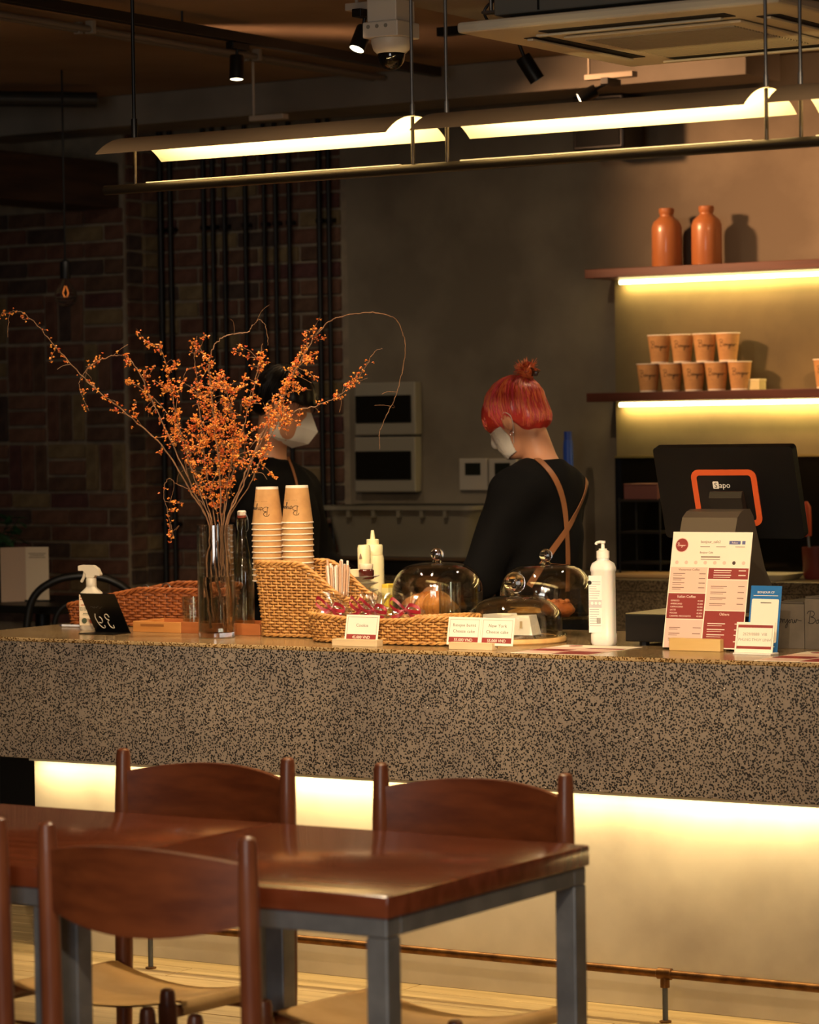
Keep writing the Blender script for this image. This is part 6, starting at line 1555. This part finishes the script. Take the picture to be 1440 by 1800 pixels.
# (pixels along the stem, depth offset at the tip in metres, thickness, [fruit: from, to, density per cm], label)
ST = [
    ([(372, 1105), (362, 1000), (368, 925), (332, 860), (283, 782), (215, 722), (155, 672), (100, 612), (62, 568), (35, 548), (17, 552), (14, 592)], -0.10, 3.0, (0.25, 0.95, 0.9), 'longest berried branch, its bare tip reaching farthest over the bar end'),
    ([(390, 1100), (378, 1000), (368, 925), (330, 840), (290, 752), (262, 692), (243, 652), (222, 628), (196, 626), (165, 640), (143, 662), (140, 682), (150, 708), (156, 722)], 0.08, 2.6, (0.3, 1.0, 1.6), 'berried branch bent over in a loop before the brick pier'),
    ([(375, 1090), (372, 1000), (374, 925), (338, 830), (312, 742), (300, 680), (292, 640), (280, 612), (262, 603)], -0.05, 2.4, (0.25, 1.0, 3.4), 'berried branch leaning toward the brick pier with dense red-orange fruit'),
    ([(395, 1095), (385, 1000), (380, 922), (362, 820), (352, 740), (346, 670), (342, 625), (347, 592)], 0.03, 2.6, (0.2, 1.0, 4.2), 'upright berried branch with a red tuft at its tip'),
    ([(400, 1100), (396, 1000), (392, 920), (386, 830), (376, 740), (369, 668), (368, 636), (378, 606), (400, 590), (434, 584), (446, 570), (458, 562), (468, 580), (472, 606)], -0.08, 2.8, (0.2, 0.62, 3.4), 'berried branch arching bare at the top into a curled tendril'),
    ([(385, 1098), (392, 1000), (396, 922), (408, 835), (428, 750), (445, 690), (455, 640), (461, 604)], 0.10, 2.4, (0.2, 1.0, 3.2), 'berried branch rising beside the masked person'),
    ([(398, 1102), (400, 1000), (402, 920), (432, 832), (462, 762), (492, 702), (522, 645), (550, 598), (578, 566), (615, 553), (660, 550), (694, 560), (709, 590), (712, 625), (705, 662), (692, 705), (676, 738), (668, 762), (668, 790)], 0.05, 2.8, (0.2, 0.52, 2.6), 'berried branch sweeping out in a long arch before the breaker panels'),
    ([(405, 1098), (404, 1000), (402, 920), (424, 862), (452, 792), (478, 746), (520, 722), (562, 712), (602, 692), (632, 662), (655, 622), (672, 612)], -0.06, 2.6, (0.2, 0.95, 2.0), 'berried branch reaching low across the masked person to the breaker panels'),
    ([(380, 1090), (388, 1000), (392, 918), (402, 840), (412, 770), (404, 712), (392, 672)], -0.12, 2.2, (0.1, 1.0, 4.6), 'short dense berried branch in the middle of the bunch'),
    ([(378, 1095), (370, 1000), (372, 918), (352, 850), (322, 772), (282, 712), (246, 682), (222, 668)], 0.12, 2.2, (0.2, 1.0, 2.0), 'thin berried branch spreading low toward the brick pier'),
    ([(382, 1092), (380, 1000), (376, 920), (345, 872), (308, 848), (295, 842), (288, 868), (290, 905), (297, 932), (301, 944)], -0.09, 1.6, (0.55, 1.0, 1.5), 'thin branch hanging down beside the vase with a few berries'),
    ([(402, 1090), (408, 1000), (404, 920), (440, 850), (470, 780), (492, 732), (502, 690), (516, 655), (530, 640)], -0.12, 2.2, (0.3, 1.0, 3.6), 'berried branch crossing before the white face mask'),
    ([(392, 1088), (396, 1000), (388, 920), (372, 860), (392, 800), (388, 760), (372, 716)], 0.02, 2.0, (0.05, 1.0, 4.2), 'low berried branch crowded with orange fruit above the vase mouth'),
]
for si, (pxs, dt, th, (f0, f1, dens), lab) in enumerate(ST):
    n = len(pxs); P3 = []
    for i, (x, y) in enumerate(pxs):
        s_ = max(0.0, (925 - y) / 330.0) if i > 2 else 0
        s_ = min(1.0, max(s_, abs(x - 380) / 330.0 if i > 2 else 0))
        q = pt(x, y, T=TV + dt * s_)
        if y > 900:        # inside the vase: keep within the glass
            v = q - Vector((VX, VY, q.z)); v.z = 0
            ang = si * 2.4; off = Vector((math.cos(ang), math.sin(ang), 0)) * (0.010 if y > 950 else 0.012)
            q = Vector((VX, VY, max(q.z, CZ + 0.03))) + RGT * ((x - 380) * TV / F) * 0.9 + FWD * (0.03 * math.sin(ang)); q.z = max(pt(x, y, T=TV).z, CZ + 0.025)
        P3.append(q)
    if si in (3, 5, 8, 9, 10, 11, 12): P3 = [P3[0].lerp(P3[1], 0.75)] + P3[1:]
    line = smoothline(P3, 8); L_ = len(line)
    base = P3[0]
    t = thing('berry_branch', lab, 'branch', base, 0, 'berried branches in the vase')
    loc = lambda v: v - base
    stem = MB(); rad = [max(0.0008, th * 0.001 * (1.0 - 0.72 * i / L_)) for i in range(L_)]
    line = [v + Vector((rndb.gauss(0, 1), rndb.gauss(0, 1), rndb.gauss(0, 1))) * 0.0012 for v in line]
    stem.tube([loc(v) for v in line], rad, 6)
    fr = MB(); tw = MB()
    lens = [0]
    for i in range(1, L_): lens.append(lens[-1] + (line[i] - line[i - 1]).length)
    tot = lens[-1]
    i0 = next(i for i in range(L_) if line[i].z > CZ + VH + 0.01)
    s0 = lens[i0]; span = tot - s0
    def at(s_):
        j = min(range(L_), key=lambda k2: abs(lens[k2] - s_)); return line[j], (line[min(j + 1, L_ - 1)] - line[max(j - 1, 0)]).normalized()
    # side twigs with fruit
    ntw = int(span * (f1 - f0) * 30 * min(1.6, max(0.45, dens / 2.4)))
    for k2 in range(ntw):
        u = f0 + (f1 - f0) * rndb.random(); p_, d_ = at(s0 + span * u)
        dirv = (d_ * rndb.uniform(-0.1, 0.9) + Vector((rndb.gauss(0, 1), rndb.gauss(0, 0.6), rndb.gauss(0.25, 1))).normalized() * 0.9).normalized()
        ln = rndb.uniform(0.02, 0.105) * (1.0 if dens > 2 else 0.6)
        mid = p_ + dirv * ln * 0.5 + Vector((rndb.gauss(0, 1), rndb.gauss(0, 1), rndb.gauss(0, 1))) * 0.005; end = p_ + dirv * ln
        tw.tube([loc(v) for v in (p_, mid, end)], [0.0011, 0.0009, 0.0005], 4, cap=False)
        nb = int(3 + dens * rndb.uniform(0.6, 2.4))
        for _ in range(nb):
            q = rndb.uniform(0.25, 1.05); c_ = p_.lerp(mid, q * 2) if q < 0.5 else mid.lerp(end, q * 2 - 1)
            cluster(fr, tw, loc(c_), 2, 0.009)
    for k2 in range(int(span * (f1 - f0) * 100 * dens * 0.30)):
        u = f0 + (f1 - f0) * rndb.random(); p_, d_ = at(s0 + span * u)
        cluster(fr, tw, loc(p_), rndb.choice((1, 2, 3)), 0.012 + 0.003 * dens)
    # tendrils
    for k2 in range(3):
        p_, d_ = at(s0 + span * rndb.uniform(0.3, 0.98)); v = Vector((rndb.gauss(0, 1), rndb.gauss(0, .5), rndb.gauss(0.3, 1))).normalized()
        tw.tube([loc(w_) for w_ in smoothline([p_, p_ + v * 0.03 + Vector((0, 0, 0.008)), p_ + v * 0.055 + Vector((rndb.gauss(0, .015), 0, rndb.gauss(0, .015)))], 5)], 0.0007, 4, cap=False)
    stem.build('stem', M_TWIG, t, True)
    if tw.f: tw.build('twigs', M_TWIG, t, True)['kind'] = 'stuff'
    fr.build('berries', [M_BERRY, M_BERRY2], t, False)['kind'] = 'stuff'

# ------------------------------------------------------------------ people behind the bar
from mathutils.bvhtree import BVHTree
M_SKIN = mat('skin', '#c98f6c', 0.5, sss=0.15)
M_SHIRT = mat('black_shirt', '#060505', 0.9, spec=0.2, bump=0.25, bscale=14)
M_TROU = mat('dark_trousers', '#15161a', 0.85)
M_MASK = mat('mask_white', '#cfc8bc', 0.75)
M_STRAP = mat('tan_strap', '#8d5a36', 0.55)
M_HAIR1 = [mat('hair_red', '#b8342a', 0.32, coat=0.2), mat('hair_orange', '#dd7440', 0.32, coat=0.2), mat('hair_pink', '#d84a58', 0.32, coat=0.2)]
M_HAIR2 = [mat('hair_black', '#0c0908', 0.4), mat('hair_black_b', '#15100d', 0.4)]

def near(X, Y, Z, c, r, f):
    """evaluate f only inside a ball, a plain lower bound elsewhere"""
    X, Y, Z = np.broadcast_arrays(X, Y, Z)
    d2 = (X - c[0]) ** 2 + (Y - c[1]) ** 2 + (Z - c[2]) ** 2; m = d2 < r * r
    out = np.sqrt(d2) - r + 0.06; out[m] = f(X[m], Y[m], Z[m]); return out

def make_person(label, loc, rz, head_c, pitch, roll, elbows, hands, neck0, hair, mask_kind, bun):
    T_ = thing('person', label, 'person', loc, rz)
    hc = np.array(head_c); cp, sp = math.cos(pitch), math.sin(pitch); cr, sr_ = math.cos(roll), math.sin(roll)
    Rp = np.array([[cp, 0, sp], [0, 1, 0], [-sp, 0, cp]]) @ np.array([[1, 0, 0], [0, cr, -sr_], [0, sr_, cr]])
    def to_head(X, Y, Z):
        d = np.stack([X - hc[0], Y - hc[1], Z - hc[2]], -1) @ Rp; return d[..., 0], d[..., 1], d[..., 2]
    def H(p): return Vector((Rp @ np.array(p)) + hc)
    def head(hx, hy, hz):
        d = s_ell(hx, hy, hz, (-0.012, 0, 0.036), (0.094, 0.075, 0.090))
        d = smin(d, s_ell(hx, hy, hz, (0.034, 0, -0.032), (0.060, 0.060, 0.082)), 0.03)
        d = smin(d, s_ell(hx, hy, hz, (0.045, 0, -0.088), (0.040, 0.040, 0.030)), 0.025)
        d = smin(d, s_cap(hx, hy, hz, (0.090, 0, 0.0), (0.105, 0, -0.034), 0.007, 0.011), 0.012)
        d = smin(d, s_ell(hx, hy, hz, (0.086, 0, -0.062), (0.010, 0.022, 0.008)), 0.008)
        for s in (-1, 1):
            d = smin(d, s_ell(hx, hy, hz, (-0.004, s * 0.076, -0.018), (0.021, 0.009, 0.033)), 0.006)
            d = smax(d, -s_ell(hx, hy, hz, (0.0, s * 0.086, -0.016), (0.011, 0.006, 0.020)), 0.004)
            d = smax(d, -s_ell(hx, hy, hz, (0.098, s * 0.030, 0.004), (0.012, 0.014, 0.009)), 0.01)
            d = smin(d, s_ell(hx, hy, hz, (0.082, s * 0.030, 0.003), (0.010, 0.011, 0.009)), 0.003)
        return d
    nk = H((-0.028, 0, -0.055))
    def limbs_arm(X, Y, Z, grow=0.0, hand=False):
        d = None
        for s in (0, 1):
            sy = 0.165 if s == 0 else -0.165
            a = s_cap(X, Y, Z, (0.0, sy, 1.345), elbows[s], 0.052 + grow, 0.042 + grow * 1.4)
            w_ = np.array(hands[s]); e = np.array(elbows[s]); wr = e + (w_ - e) * 0.78
            a = smin(a, s_cap(X, Y, Z, e, wr, 0.041 + grow * 1.3, 0.029 + grow), 0.02)
            if hand:
                f = (w_ - e) / np.linalg.norm(w_ - e); up = np.array([0, 0, 1.0]); sd = np.cross(f, up); sd /= np.linalg.norm(sd); nn_ = np.cross(sd, f)
                pc_ = wr + f * 0.045
                def hand_f(X, Y, Z):
                    h = s_cap(X, Y, Z, wr, pc_, 0.026, 0.030)
                    for q in range(4):
                        o = sd * (q - 1.5) * 0.018; L1 = (0.040, 0.046, 0.043, 0.034)[q]
                        k1 = pc_ + f * 0.022 + o; k2 = k1 + f * L1 - nn_ * 0.012; k3 = k2 + f * 0.018 - nn_ * 0.022
                        h = smin(h, smin(s_cap(X, Y, Z, k1, k2, 0.0095, 0.0085), s_cap(X, Y, Z, k2, k3, 0.0085, 0.0072), 0.004), 0.008)
                    ths = sd * (1 if s == 0 else -1)
                    k1 = wr + f * 0.02 + ths * 0.022; k2 = k1 + f * 0.03 + ths * 0.022 - nn_ * 0.006; k3 = k2 + f * 0.026 + ths * 0.004 - nn_ * 0.008
                    h = smin(h, smin(s_cap(X, Y, Z, k1, k2, 0.012, 0.010), s_cap(X, Y, Z, k2, k3, 0.010, 0.008), 0.004), 0.010)
                    return h
                h = near(X, Y, Z, pc_, 0.19, hand_f)
                a = smin(a, h, 0.012)
            d = a if d is None else np.minimum(d, a)
        return d
    def torso(X, Y, Z, g=0.0):
        d = s_ell(X, Y, Z, (0.0, 0, 1.22), (0.112 + g, 0.160 + g, 0.21 + g))
        d = smin(d, s_cap(X, Y, Z, (-0.015, -0.135, 1.365), (-0.015, 0.135, 1.365), 0.056 + g, 0.056 + g), 0.07)
        d = smin(d, s_ell(X, Y, Z, (-0.035, 0, 1.36), (0.075 + g, 0.12 + g, 0.085 + g)), 0.05)
        d = smin(d, s_ell(X, Y, Z, (0.0, 0, 1.03), (0.100 + g, 0.140 + g, 0.15 + g)), 0.06)
        return smin(d, s_ell(X, Y, Z, (-0.01, 0, 0.90), (0.115 + g, 0.162 + g, 0.13 + g)), 0.06)
    def legs(X, Y, Z, g=0.0):
        d = None
        for s in (-1, 1):
            a = s_cap(X, Y, Z, (0, s * 0.085, 0.88), (0.01, s * 0.09, 0.49), 0.082 + g, 0.058 + g)
            a = smin(a, s_cap(X, Y, Z, (0.01, s * 0.09, 0.49), (-0.015, s * 0.095, 0.09), 0.056 + g, 0.040 + g), 0.03)
            d = a if d is None else smin(d, a, 0.02)
        return d
    def feet(X, Y, Z):
        d = None
        for s in (-1, 1):
            a = np.maximum(s_ell(X, Y, Z, (0.05, s * 0.098, 0.035), (0.125, 0.045, 0.055)), 0.002 - Z); d = a if d is None else np.minimum(d, a)
        return d
    def neck(X, Y, Z): return s_cap(X, Y, Z, neck0, tuple(nk), 0.056, 0.049)
    def body(X, Y, Z):
        d = torso(X, Y, Z); d = smin(d, limbs_arm(X, Y, Z, 0.0, True), 0.03); d = smin(d, legs(X, Y, Z), 0.03)
        d = smin(d, feet(X, Y, Z), 0.02)
        d = smin(d, neck(X, Y, Z), 0.035)
        return smin(d, near(X, Y, Z, hc, 0.24, lambda x, y, z: head(*to_head(x, y, z))), 0.022)
    lo = (-0.22, -0.36, 0.0 - 0.02); hi = (0.62, 0.36, hc[2] + 0.16)
    b = sdf_obj('body', body, lo, hi, 0.008, M_SKIN, T_, 1)
    # shirt: follows the torso, open at the neck
    def shirt(X, Y, Z):
        fold = 0.004 * np.sin(38 * Y + 22 * Z) * np.sin(30 * X - 16 * Z) + 0.004 * np.sin(24 * Z + 40 * X)
        d = torso(X, Y, Z, 0.020); d = smin(d, limbs_arm(X, Y, Z, 0.020), 0.045) + fold
        d = smin(d, smax(s_cap(X, Y, Z, neck0, tuple(nk), 0.068, 0.060), Z - (neck0[2] + (0.020 if not mask_kind == 'fold' else 0.055)) + 0.35 * X, 0.006), 0.03)
        d = np.maximum(d, 0.80 - Z)
        w0 = np.minimum(*[(X - np.array(hands[s])[0]) ** 2 + (Y - np.array(hands[s])[1]) ** 2 + (Z - np.array(hands[s])[2]) ** 2 for s in (0, 1)])
        d = np.maximum(d, 0.125 - np.sqrt(w0))
        return np.maximum(d, -(neck(X, Y, Z) - 0.004) - 10 * (Z < neck0[2] - 0.02))
    s_o = sdf_obj('shirt', shirt, (-0.24, -0.36, 0.78), (0.60, 0.36, hc[2]), 0.008, M_SHIRT, T_, 1)
    sdf_obj('trousers', lambda X, Y, Z: np.maximum(np.maximum(smin(legs(X, Y, Z, 0.016), s_ell(X, Y, Z, (-0.01, 0, 0.90), (0.13, 0.178, 0.13)), 0.04), 0.06 - Z), Z - 0.92), (-0.2, -0.26, 0.03), (0.2, 0.26, 0.95), 0.012, M_TROU, T_, 1)
    # hair cap
    def caps3(hx, hy, hz):
        return np.minimum(np.minimum(s_ell(hx, hy, hz, (-0.014, 0, 0.034), (0.107, 0.087, 0.099)), s_ell(hx, hy, hz, (0.045, 0, 0.030), (0.062, 0.068, 0.060))), s_ell(hx, hy, hz, (-0.055, 0, -0.030), (0.058, 0.068, 0.055)))
    def cap(hx, hy, hz):
        d = s_ell(hx, hy, hz, (-0.014, 0, 0.034), (0.106, 0.086, 0.098))
        d = smin(d, s_ell(hx, hy, hz, (0.045, 0, 0.030), (0.061, 0.067, 0.059)), 0.03)
        d = smin(d, s_ell(hx, hy, hz, (-0.055, 0, -0.030), (0.057, 0.067, 0.054)), 0.03)
        zmin = np.interp(hx, [-0.2, -0.05, -0.028, -0.012, 0.022, 0.034, 0.052, 0.2], hair['hem'])
        return smax(d, zmin - hz, 0.012)
    hm = hair['mats']
    def hairf(X, Y, Z):
        hx, hy, hz = to_head(X, Y, Z); return cap(hx, hy, hz) + 0.0014 * np.sin(150 * hy + 60 * hx)
    h_o = sdf_obj('hair', hairf, hc - 0.19, hc + 0.19, 0.005, hm[0], T_, 1)
    # strands over the cap
    rr = random.Random(hair['seed'])
    src = np.array(hair['root'])
    groups = [MB() for _ in hm]
    HX = [-0.2, -0.05, -0.028, -0.012, 0.022, 0.034, 0.052, 0.2]
    ns_ = hair['n']; rg = np.random.RandomState(hair['seed'])
    a = rg.uniform(0, 2 * math.pi, ns_)
    tgt = np.stack([0.13 * np.cos(a) - 0.01, 0.10 * np.sin(a), np.interp(0.11 * np.cos(a), HX, hair['hem']) + rg.uniform(-0.026, 0.010, ns_)], -1)
    q = np.linspace(0, 1, 9)[None, :, None]
    Pp = src * (1 - q) + tgt[:, None, :] * q; Pp[..., 2] += 0.07 * np.sin(math.pi * q[..., 0])
    Pp[..., 1] += 0.006 * np.sin(7 * q[..., 0] + rg.uniform(0, 6, (ns_, 1)))
    c_ = np.array([-0.012, 0, 0.02]); D = Pp - c_; D /= np.linalg.norm(D, axis=-1, keepdims=True)
    lo_ = np.full(D.shape[:2], 0.02); hi_ = np.full(D.shape[:2], 0.2)
    for _ in range(14):
        md = (lo_ + hi_) / 2; x_ = c_ + D * md[..., None]
        v_ = caps3(x_[..., 0], x_[..., 1], x_[..., 2]); lo_ = np.where(v_ < 0, md, lo_); hi_ = np.where(v_ < 0, hi_, md)
    lift = rg.uniform(0.0004, 0.0034, (ns_, 1))
    W = (c_ + D * (lo_ + lift)[..., None]) @ Rp.T + hc
    for i in range(ns_):
        r0 = rr.uniform(0.0009, 0.0019)
        fr_ = max(0.0, math.cos(a[i])) ** 2
        wt = [hair['w'][0] * (1 - 0.8 * fr_)] + [hair['w'][1] * (1 + 1.5 * fr_)] + list(hair['w'][2:])
        groups[rr.choices(range(len(hm)), wt)[0]].tube([Vector(v) for v in W[i]], [r0 * 0.7] + [r0] * 6 + [r0 * 0.8, r0 * 0.3], 5, cap=False)
    for g, m in zip(groups, hm):
        if g.f: g.build('hair_strands', m, h_o, 'all')['kind'] = 'stuff'
    if bun:
        bc = np.array(bun); g1 = MB(); g2 = MB()
        for i in range(240):
            a = rr.uniform(0, 6.28); e = rr.uniform(-0.5, 1.3); L_ = rr.uniform(0.022, 0.047)
            d_ = np.array([math.cos(a) * math.cos(e), math.sin(a) * math.cos(e), math.sin(e)]); d2 = d_ + np.array([rr.gauss(0, .5), rr.gauss(0, .5), rr.gauss(0, .5)])
            p0 = bc + d_ * 0.006 + np.array([0, 0, -0.012]); p1 = bc + d_ * L_ * 0.8; p2 = bc + d_ * L_ * 0.9 + d2 * 0.008
            (g1 if i % 3 else g2).tube([H(p0), H(p1), H(p2)], [0.002, 0.0018, 0.0005], 5, cap=False)
        g1.sphere(H(bc), 0.026, 14, 10)
        bo = g1.build('hair_bun', hm[1], h_o, 'all'); 
        g2.build('hair_bun', hm[0], h_o, 'all')
        ck = MB()
        for k_ in range(5):
            q = -0.016 + k_ * 0.008; ck.tube([H(bc + np.array([-0.016, q, -0.026])), H(bc + np.array([-0.030, q * 1.2, -0.016])), H(bc + np.array([-0.026, q, -0.002]))], 0.0022, 6)
        ck.tube([H(bc + np.array([-0.030, -0.022, -0.016])), H(bc + np.array([-0.030, 0.022, -0.016]))], 0.003, 8)
        ck.build('hair_claw', mat('tortoise_clip', '#3a1c14', 0.15, coat=0.6), T_, True)
    # mask
    if mask_kind == 'soft':
        def mk(X, Y, Z):
            hx, hy, hz = to_head(X, Y, Z)
            d = head(hx, hy, hz); sh = np.maximum(d - 0.0085, -(d - 0.004))
            reg = np.maximum(np.maximum(hz - (-0.006 + 0.10 * (hx - 0.09)), -0.108 - hz), 0.018 - hx + 0.25 * np.abs(hz + 0.055))
            return np.maximum(sh, reg)
        m_o = sdf_obj('face_mask', mk, hc - 0.17, hc + 0.17, 0.0032, M_MASK, T_, 2)
    else:
        V = [H(p_) for p_ in ((0.104, 0, 0.010), (0.150, 0, -0.040), (0.132, 0, -0.092), (0.078, 0, -0.128), (0.012, 0.072, 0.004), (0.002, 0.070, -0.050), (0.010, 0.062, -0.108), (0.012, -0.072, 0.004), (0.002, -0.070, -0.050), (0.010, -0.062, -0.108))]
        m = MB().add(V, [(0, 1, 5, 4), (1, 2, 5), (2, 3, 6, 5), (0, 7, 8, 1), (1, 8, 2), (2, 8, 9, 3)])
        m_o = m.build('face_mask', mat('mask_bright', '#dcd6c8', 0.75), T_)
        sol = m_o.data
    for s in (-1, 1):
        lp = [H(p_) for p_ in ((0.022, s * 0.062, -0.022), (0.012, s * 0.078, -0.002), (-0.012, s * 0.086, 0.014), (-0.027, s * 0.083, -0.006), (-0.020, s * 0.080, -0.036), (0.0, s * 0.072, -0.062), (0.020, s * 0.058, -0.082))]
        MB().tube(smoothline(lp, 5), 0.0013, 6).build('ear_loop', M_MASK, m_o, True)
        if bun:
            e = H((-0.002, s * 0.081, -0.058)); MB().tube([e + Vector((0.007 * math.cos(k_ * math.pi / 8), 0.002 * math.sin(k_ * math.pi / 8) * s, 0.007 * math.sin(k_ * math.pi / 8))) for k_ in range(16)], 0.0009, 6, closed=True).build('earring', mat('silver', '#d0ccc4', 0.2, 1.0), T_, True)
    return T_, s_o

def straps(T_, shirt, paths, width=0.021):
    bpy.context.view_layer.update()
    Mw = T_.matrix_world; inv = Mw.inverted(); me = shirt.data
    bv = BVHTree.FromPolygons([v.co.copy() for v in me.vertices], [tuple(p.vertices) for p in me.polygons])
    o_ = inv @ CAM
    for path in paths:
        pts = []; nr = []
        for x, y in [(v.x, v.y) for v in smoothline([(a, b, 0) for a, b in path], 6)]:
            d = (inv @ pt(x, y, T=10.0)) - o_; hit = bv.ray_cast(o_, d.normalized())
            if hit[0] is not None: pts.append(hit[0] + hit[1] * 0.0022); nr.append(hit[1])
        # smooth
        for _ in range(3): pts = [pts[0]] + [(pts[i - 1] + pts[i] * 2 + pts[i + 1]) / 4 for i in range(1, len(pts) - 1)] + [pts[-1]]
        m = MB(); vs = []
        for i, p_ in enumerate(pts):
            t_ = (pts[min(i + 1, len(pts) - 1)] - pts[max(i - 1, 0)]).normalized(); n_ = nr[i]; s_ = t_.cross(n_).normalized() * width / 2
            vs += [p_ - s_ + n_ * 0.003, p_ + s_ + n_ * 0.003, p_ + s_ + n_ * 0.001, p_ - s_ + n_ * 0.001]
        fs = []
        for i in range(len(pts) - 1):
            for k_ in range(4): fs.append((i * 4 + k_, i * 4 + (k_ + 1) % 4, i * 4 + 4 + (k_ + 1) % 4, i * 4 + 4 + k_))
        m.add(vs, fs).build('apron_strap', M_STRAP, T_, True)

p1 = pt(945, 900, Y=8.45)
hz1 = pt(908, 735, Y=8.45).z
P1, S1 = make_person('person in black with crossed tan apron straps, head bowed, wearing a mask', (p1.x, 8.45, 0), math.pi,
    (0.075, 0.0, hz1), math.radians(30), 0.0, ((0.07, 0.245, 1.09), (0.06, -0.235, 1.09)), ((0.33, 0.15, 1.02), (0.33, -0.12, 1.02)), (-0.035, 0, 1.405),
    {'hem': [-0.085, -0.085, -0.06, 0.004, 0.004, -0.035, -0.006, -0.006], 'mats': M_HAIR1, 'w': [0.3, 0.42, 0.28], 'seed': 4, 'n': 900, 'root': (-0.105, 0, 0.085)}, 'soft', (-0.112, 0.0, 0.108))
straps(P1, S1, [[(917, 803), (940, 806), (960, 822), (978, 848), (990, 885), (995, 935), (997, 985), (996, 1040)], [(1024, 815), (1030, 840), (1026, 868), (1012, 900), (996, 930), (975, 960), (958, 985), (930, 1030)]])
p2 = pt(490, 900, Y=8.5)
hz2 = pt(500, 712, Y=8.5).z
P2, S2 = make_person('person in black wearing a pointed white mask behind the berried branches', (p2.x, 8.5, 0), 0.15,
    (0.03, 0.0, hz2), math.radians(22), 0.0, ((0.03, 0.25, 1.08), (0.03, -0.25, 1.08)), ((0.28, 0.14, 1.03), (0.28, -0.12, 1.03)), (-0.03, 0, 1.41),
    {'hem': [-0.06, -0.06, -0.04, 0.008, 0.008, 0.012, 0.03, 0.03], 'mats': M_HAIR2, 'w': [0.6, 0.4], 'seed': 9, 'n': 220, 'root': (-0.03, 0, 0.14)}, 'fold', None)
straps(P2, S2, [[(503, 800), (512, 822), (520, 850), (526, 885), (528, 930)]], 0.011)
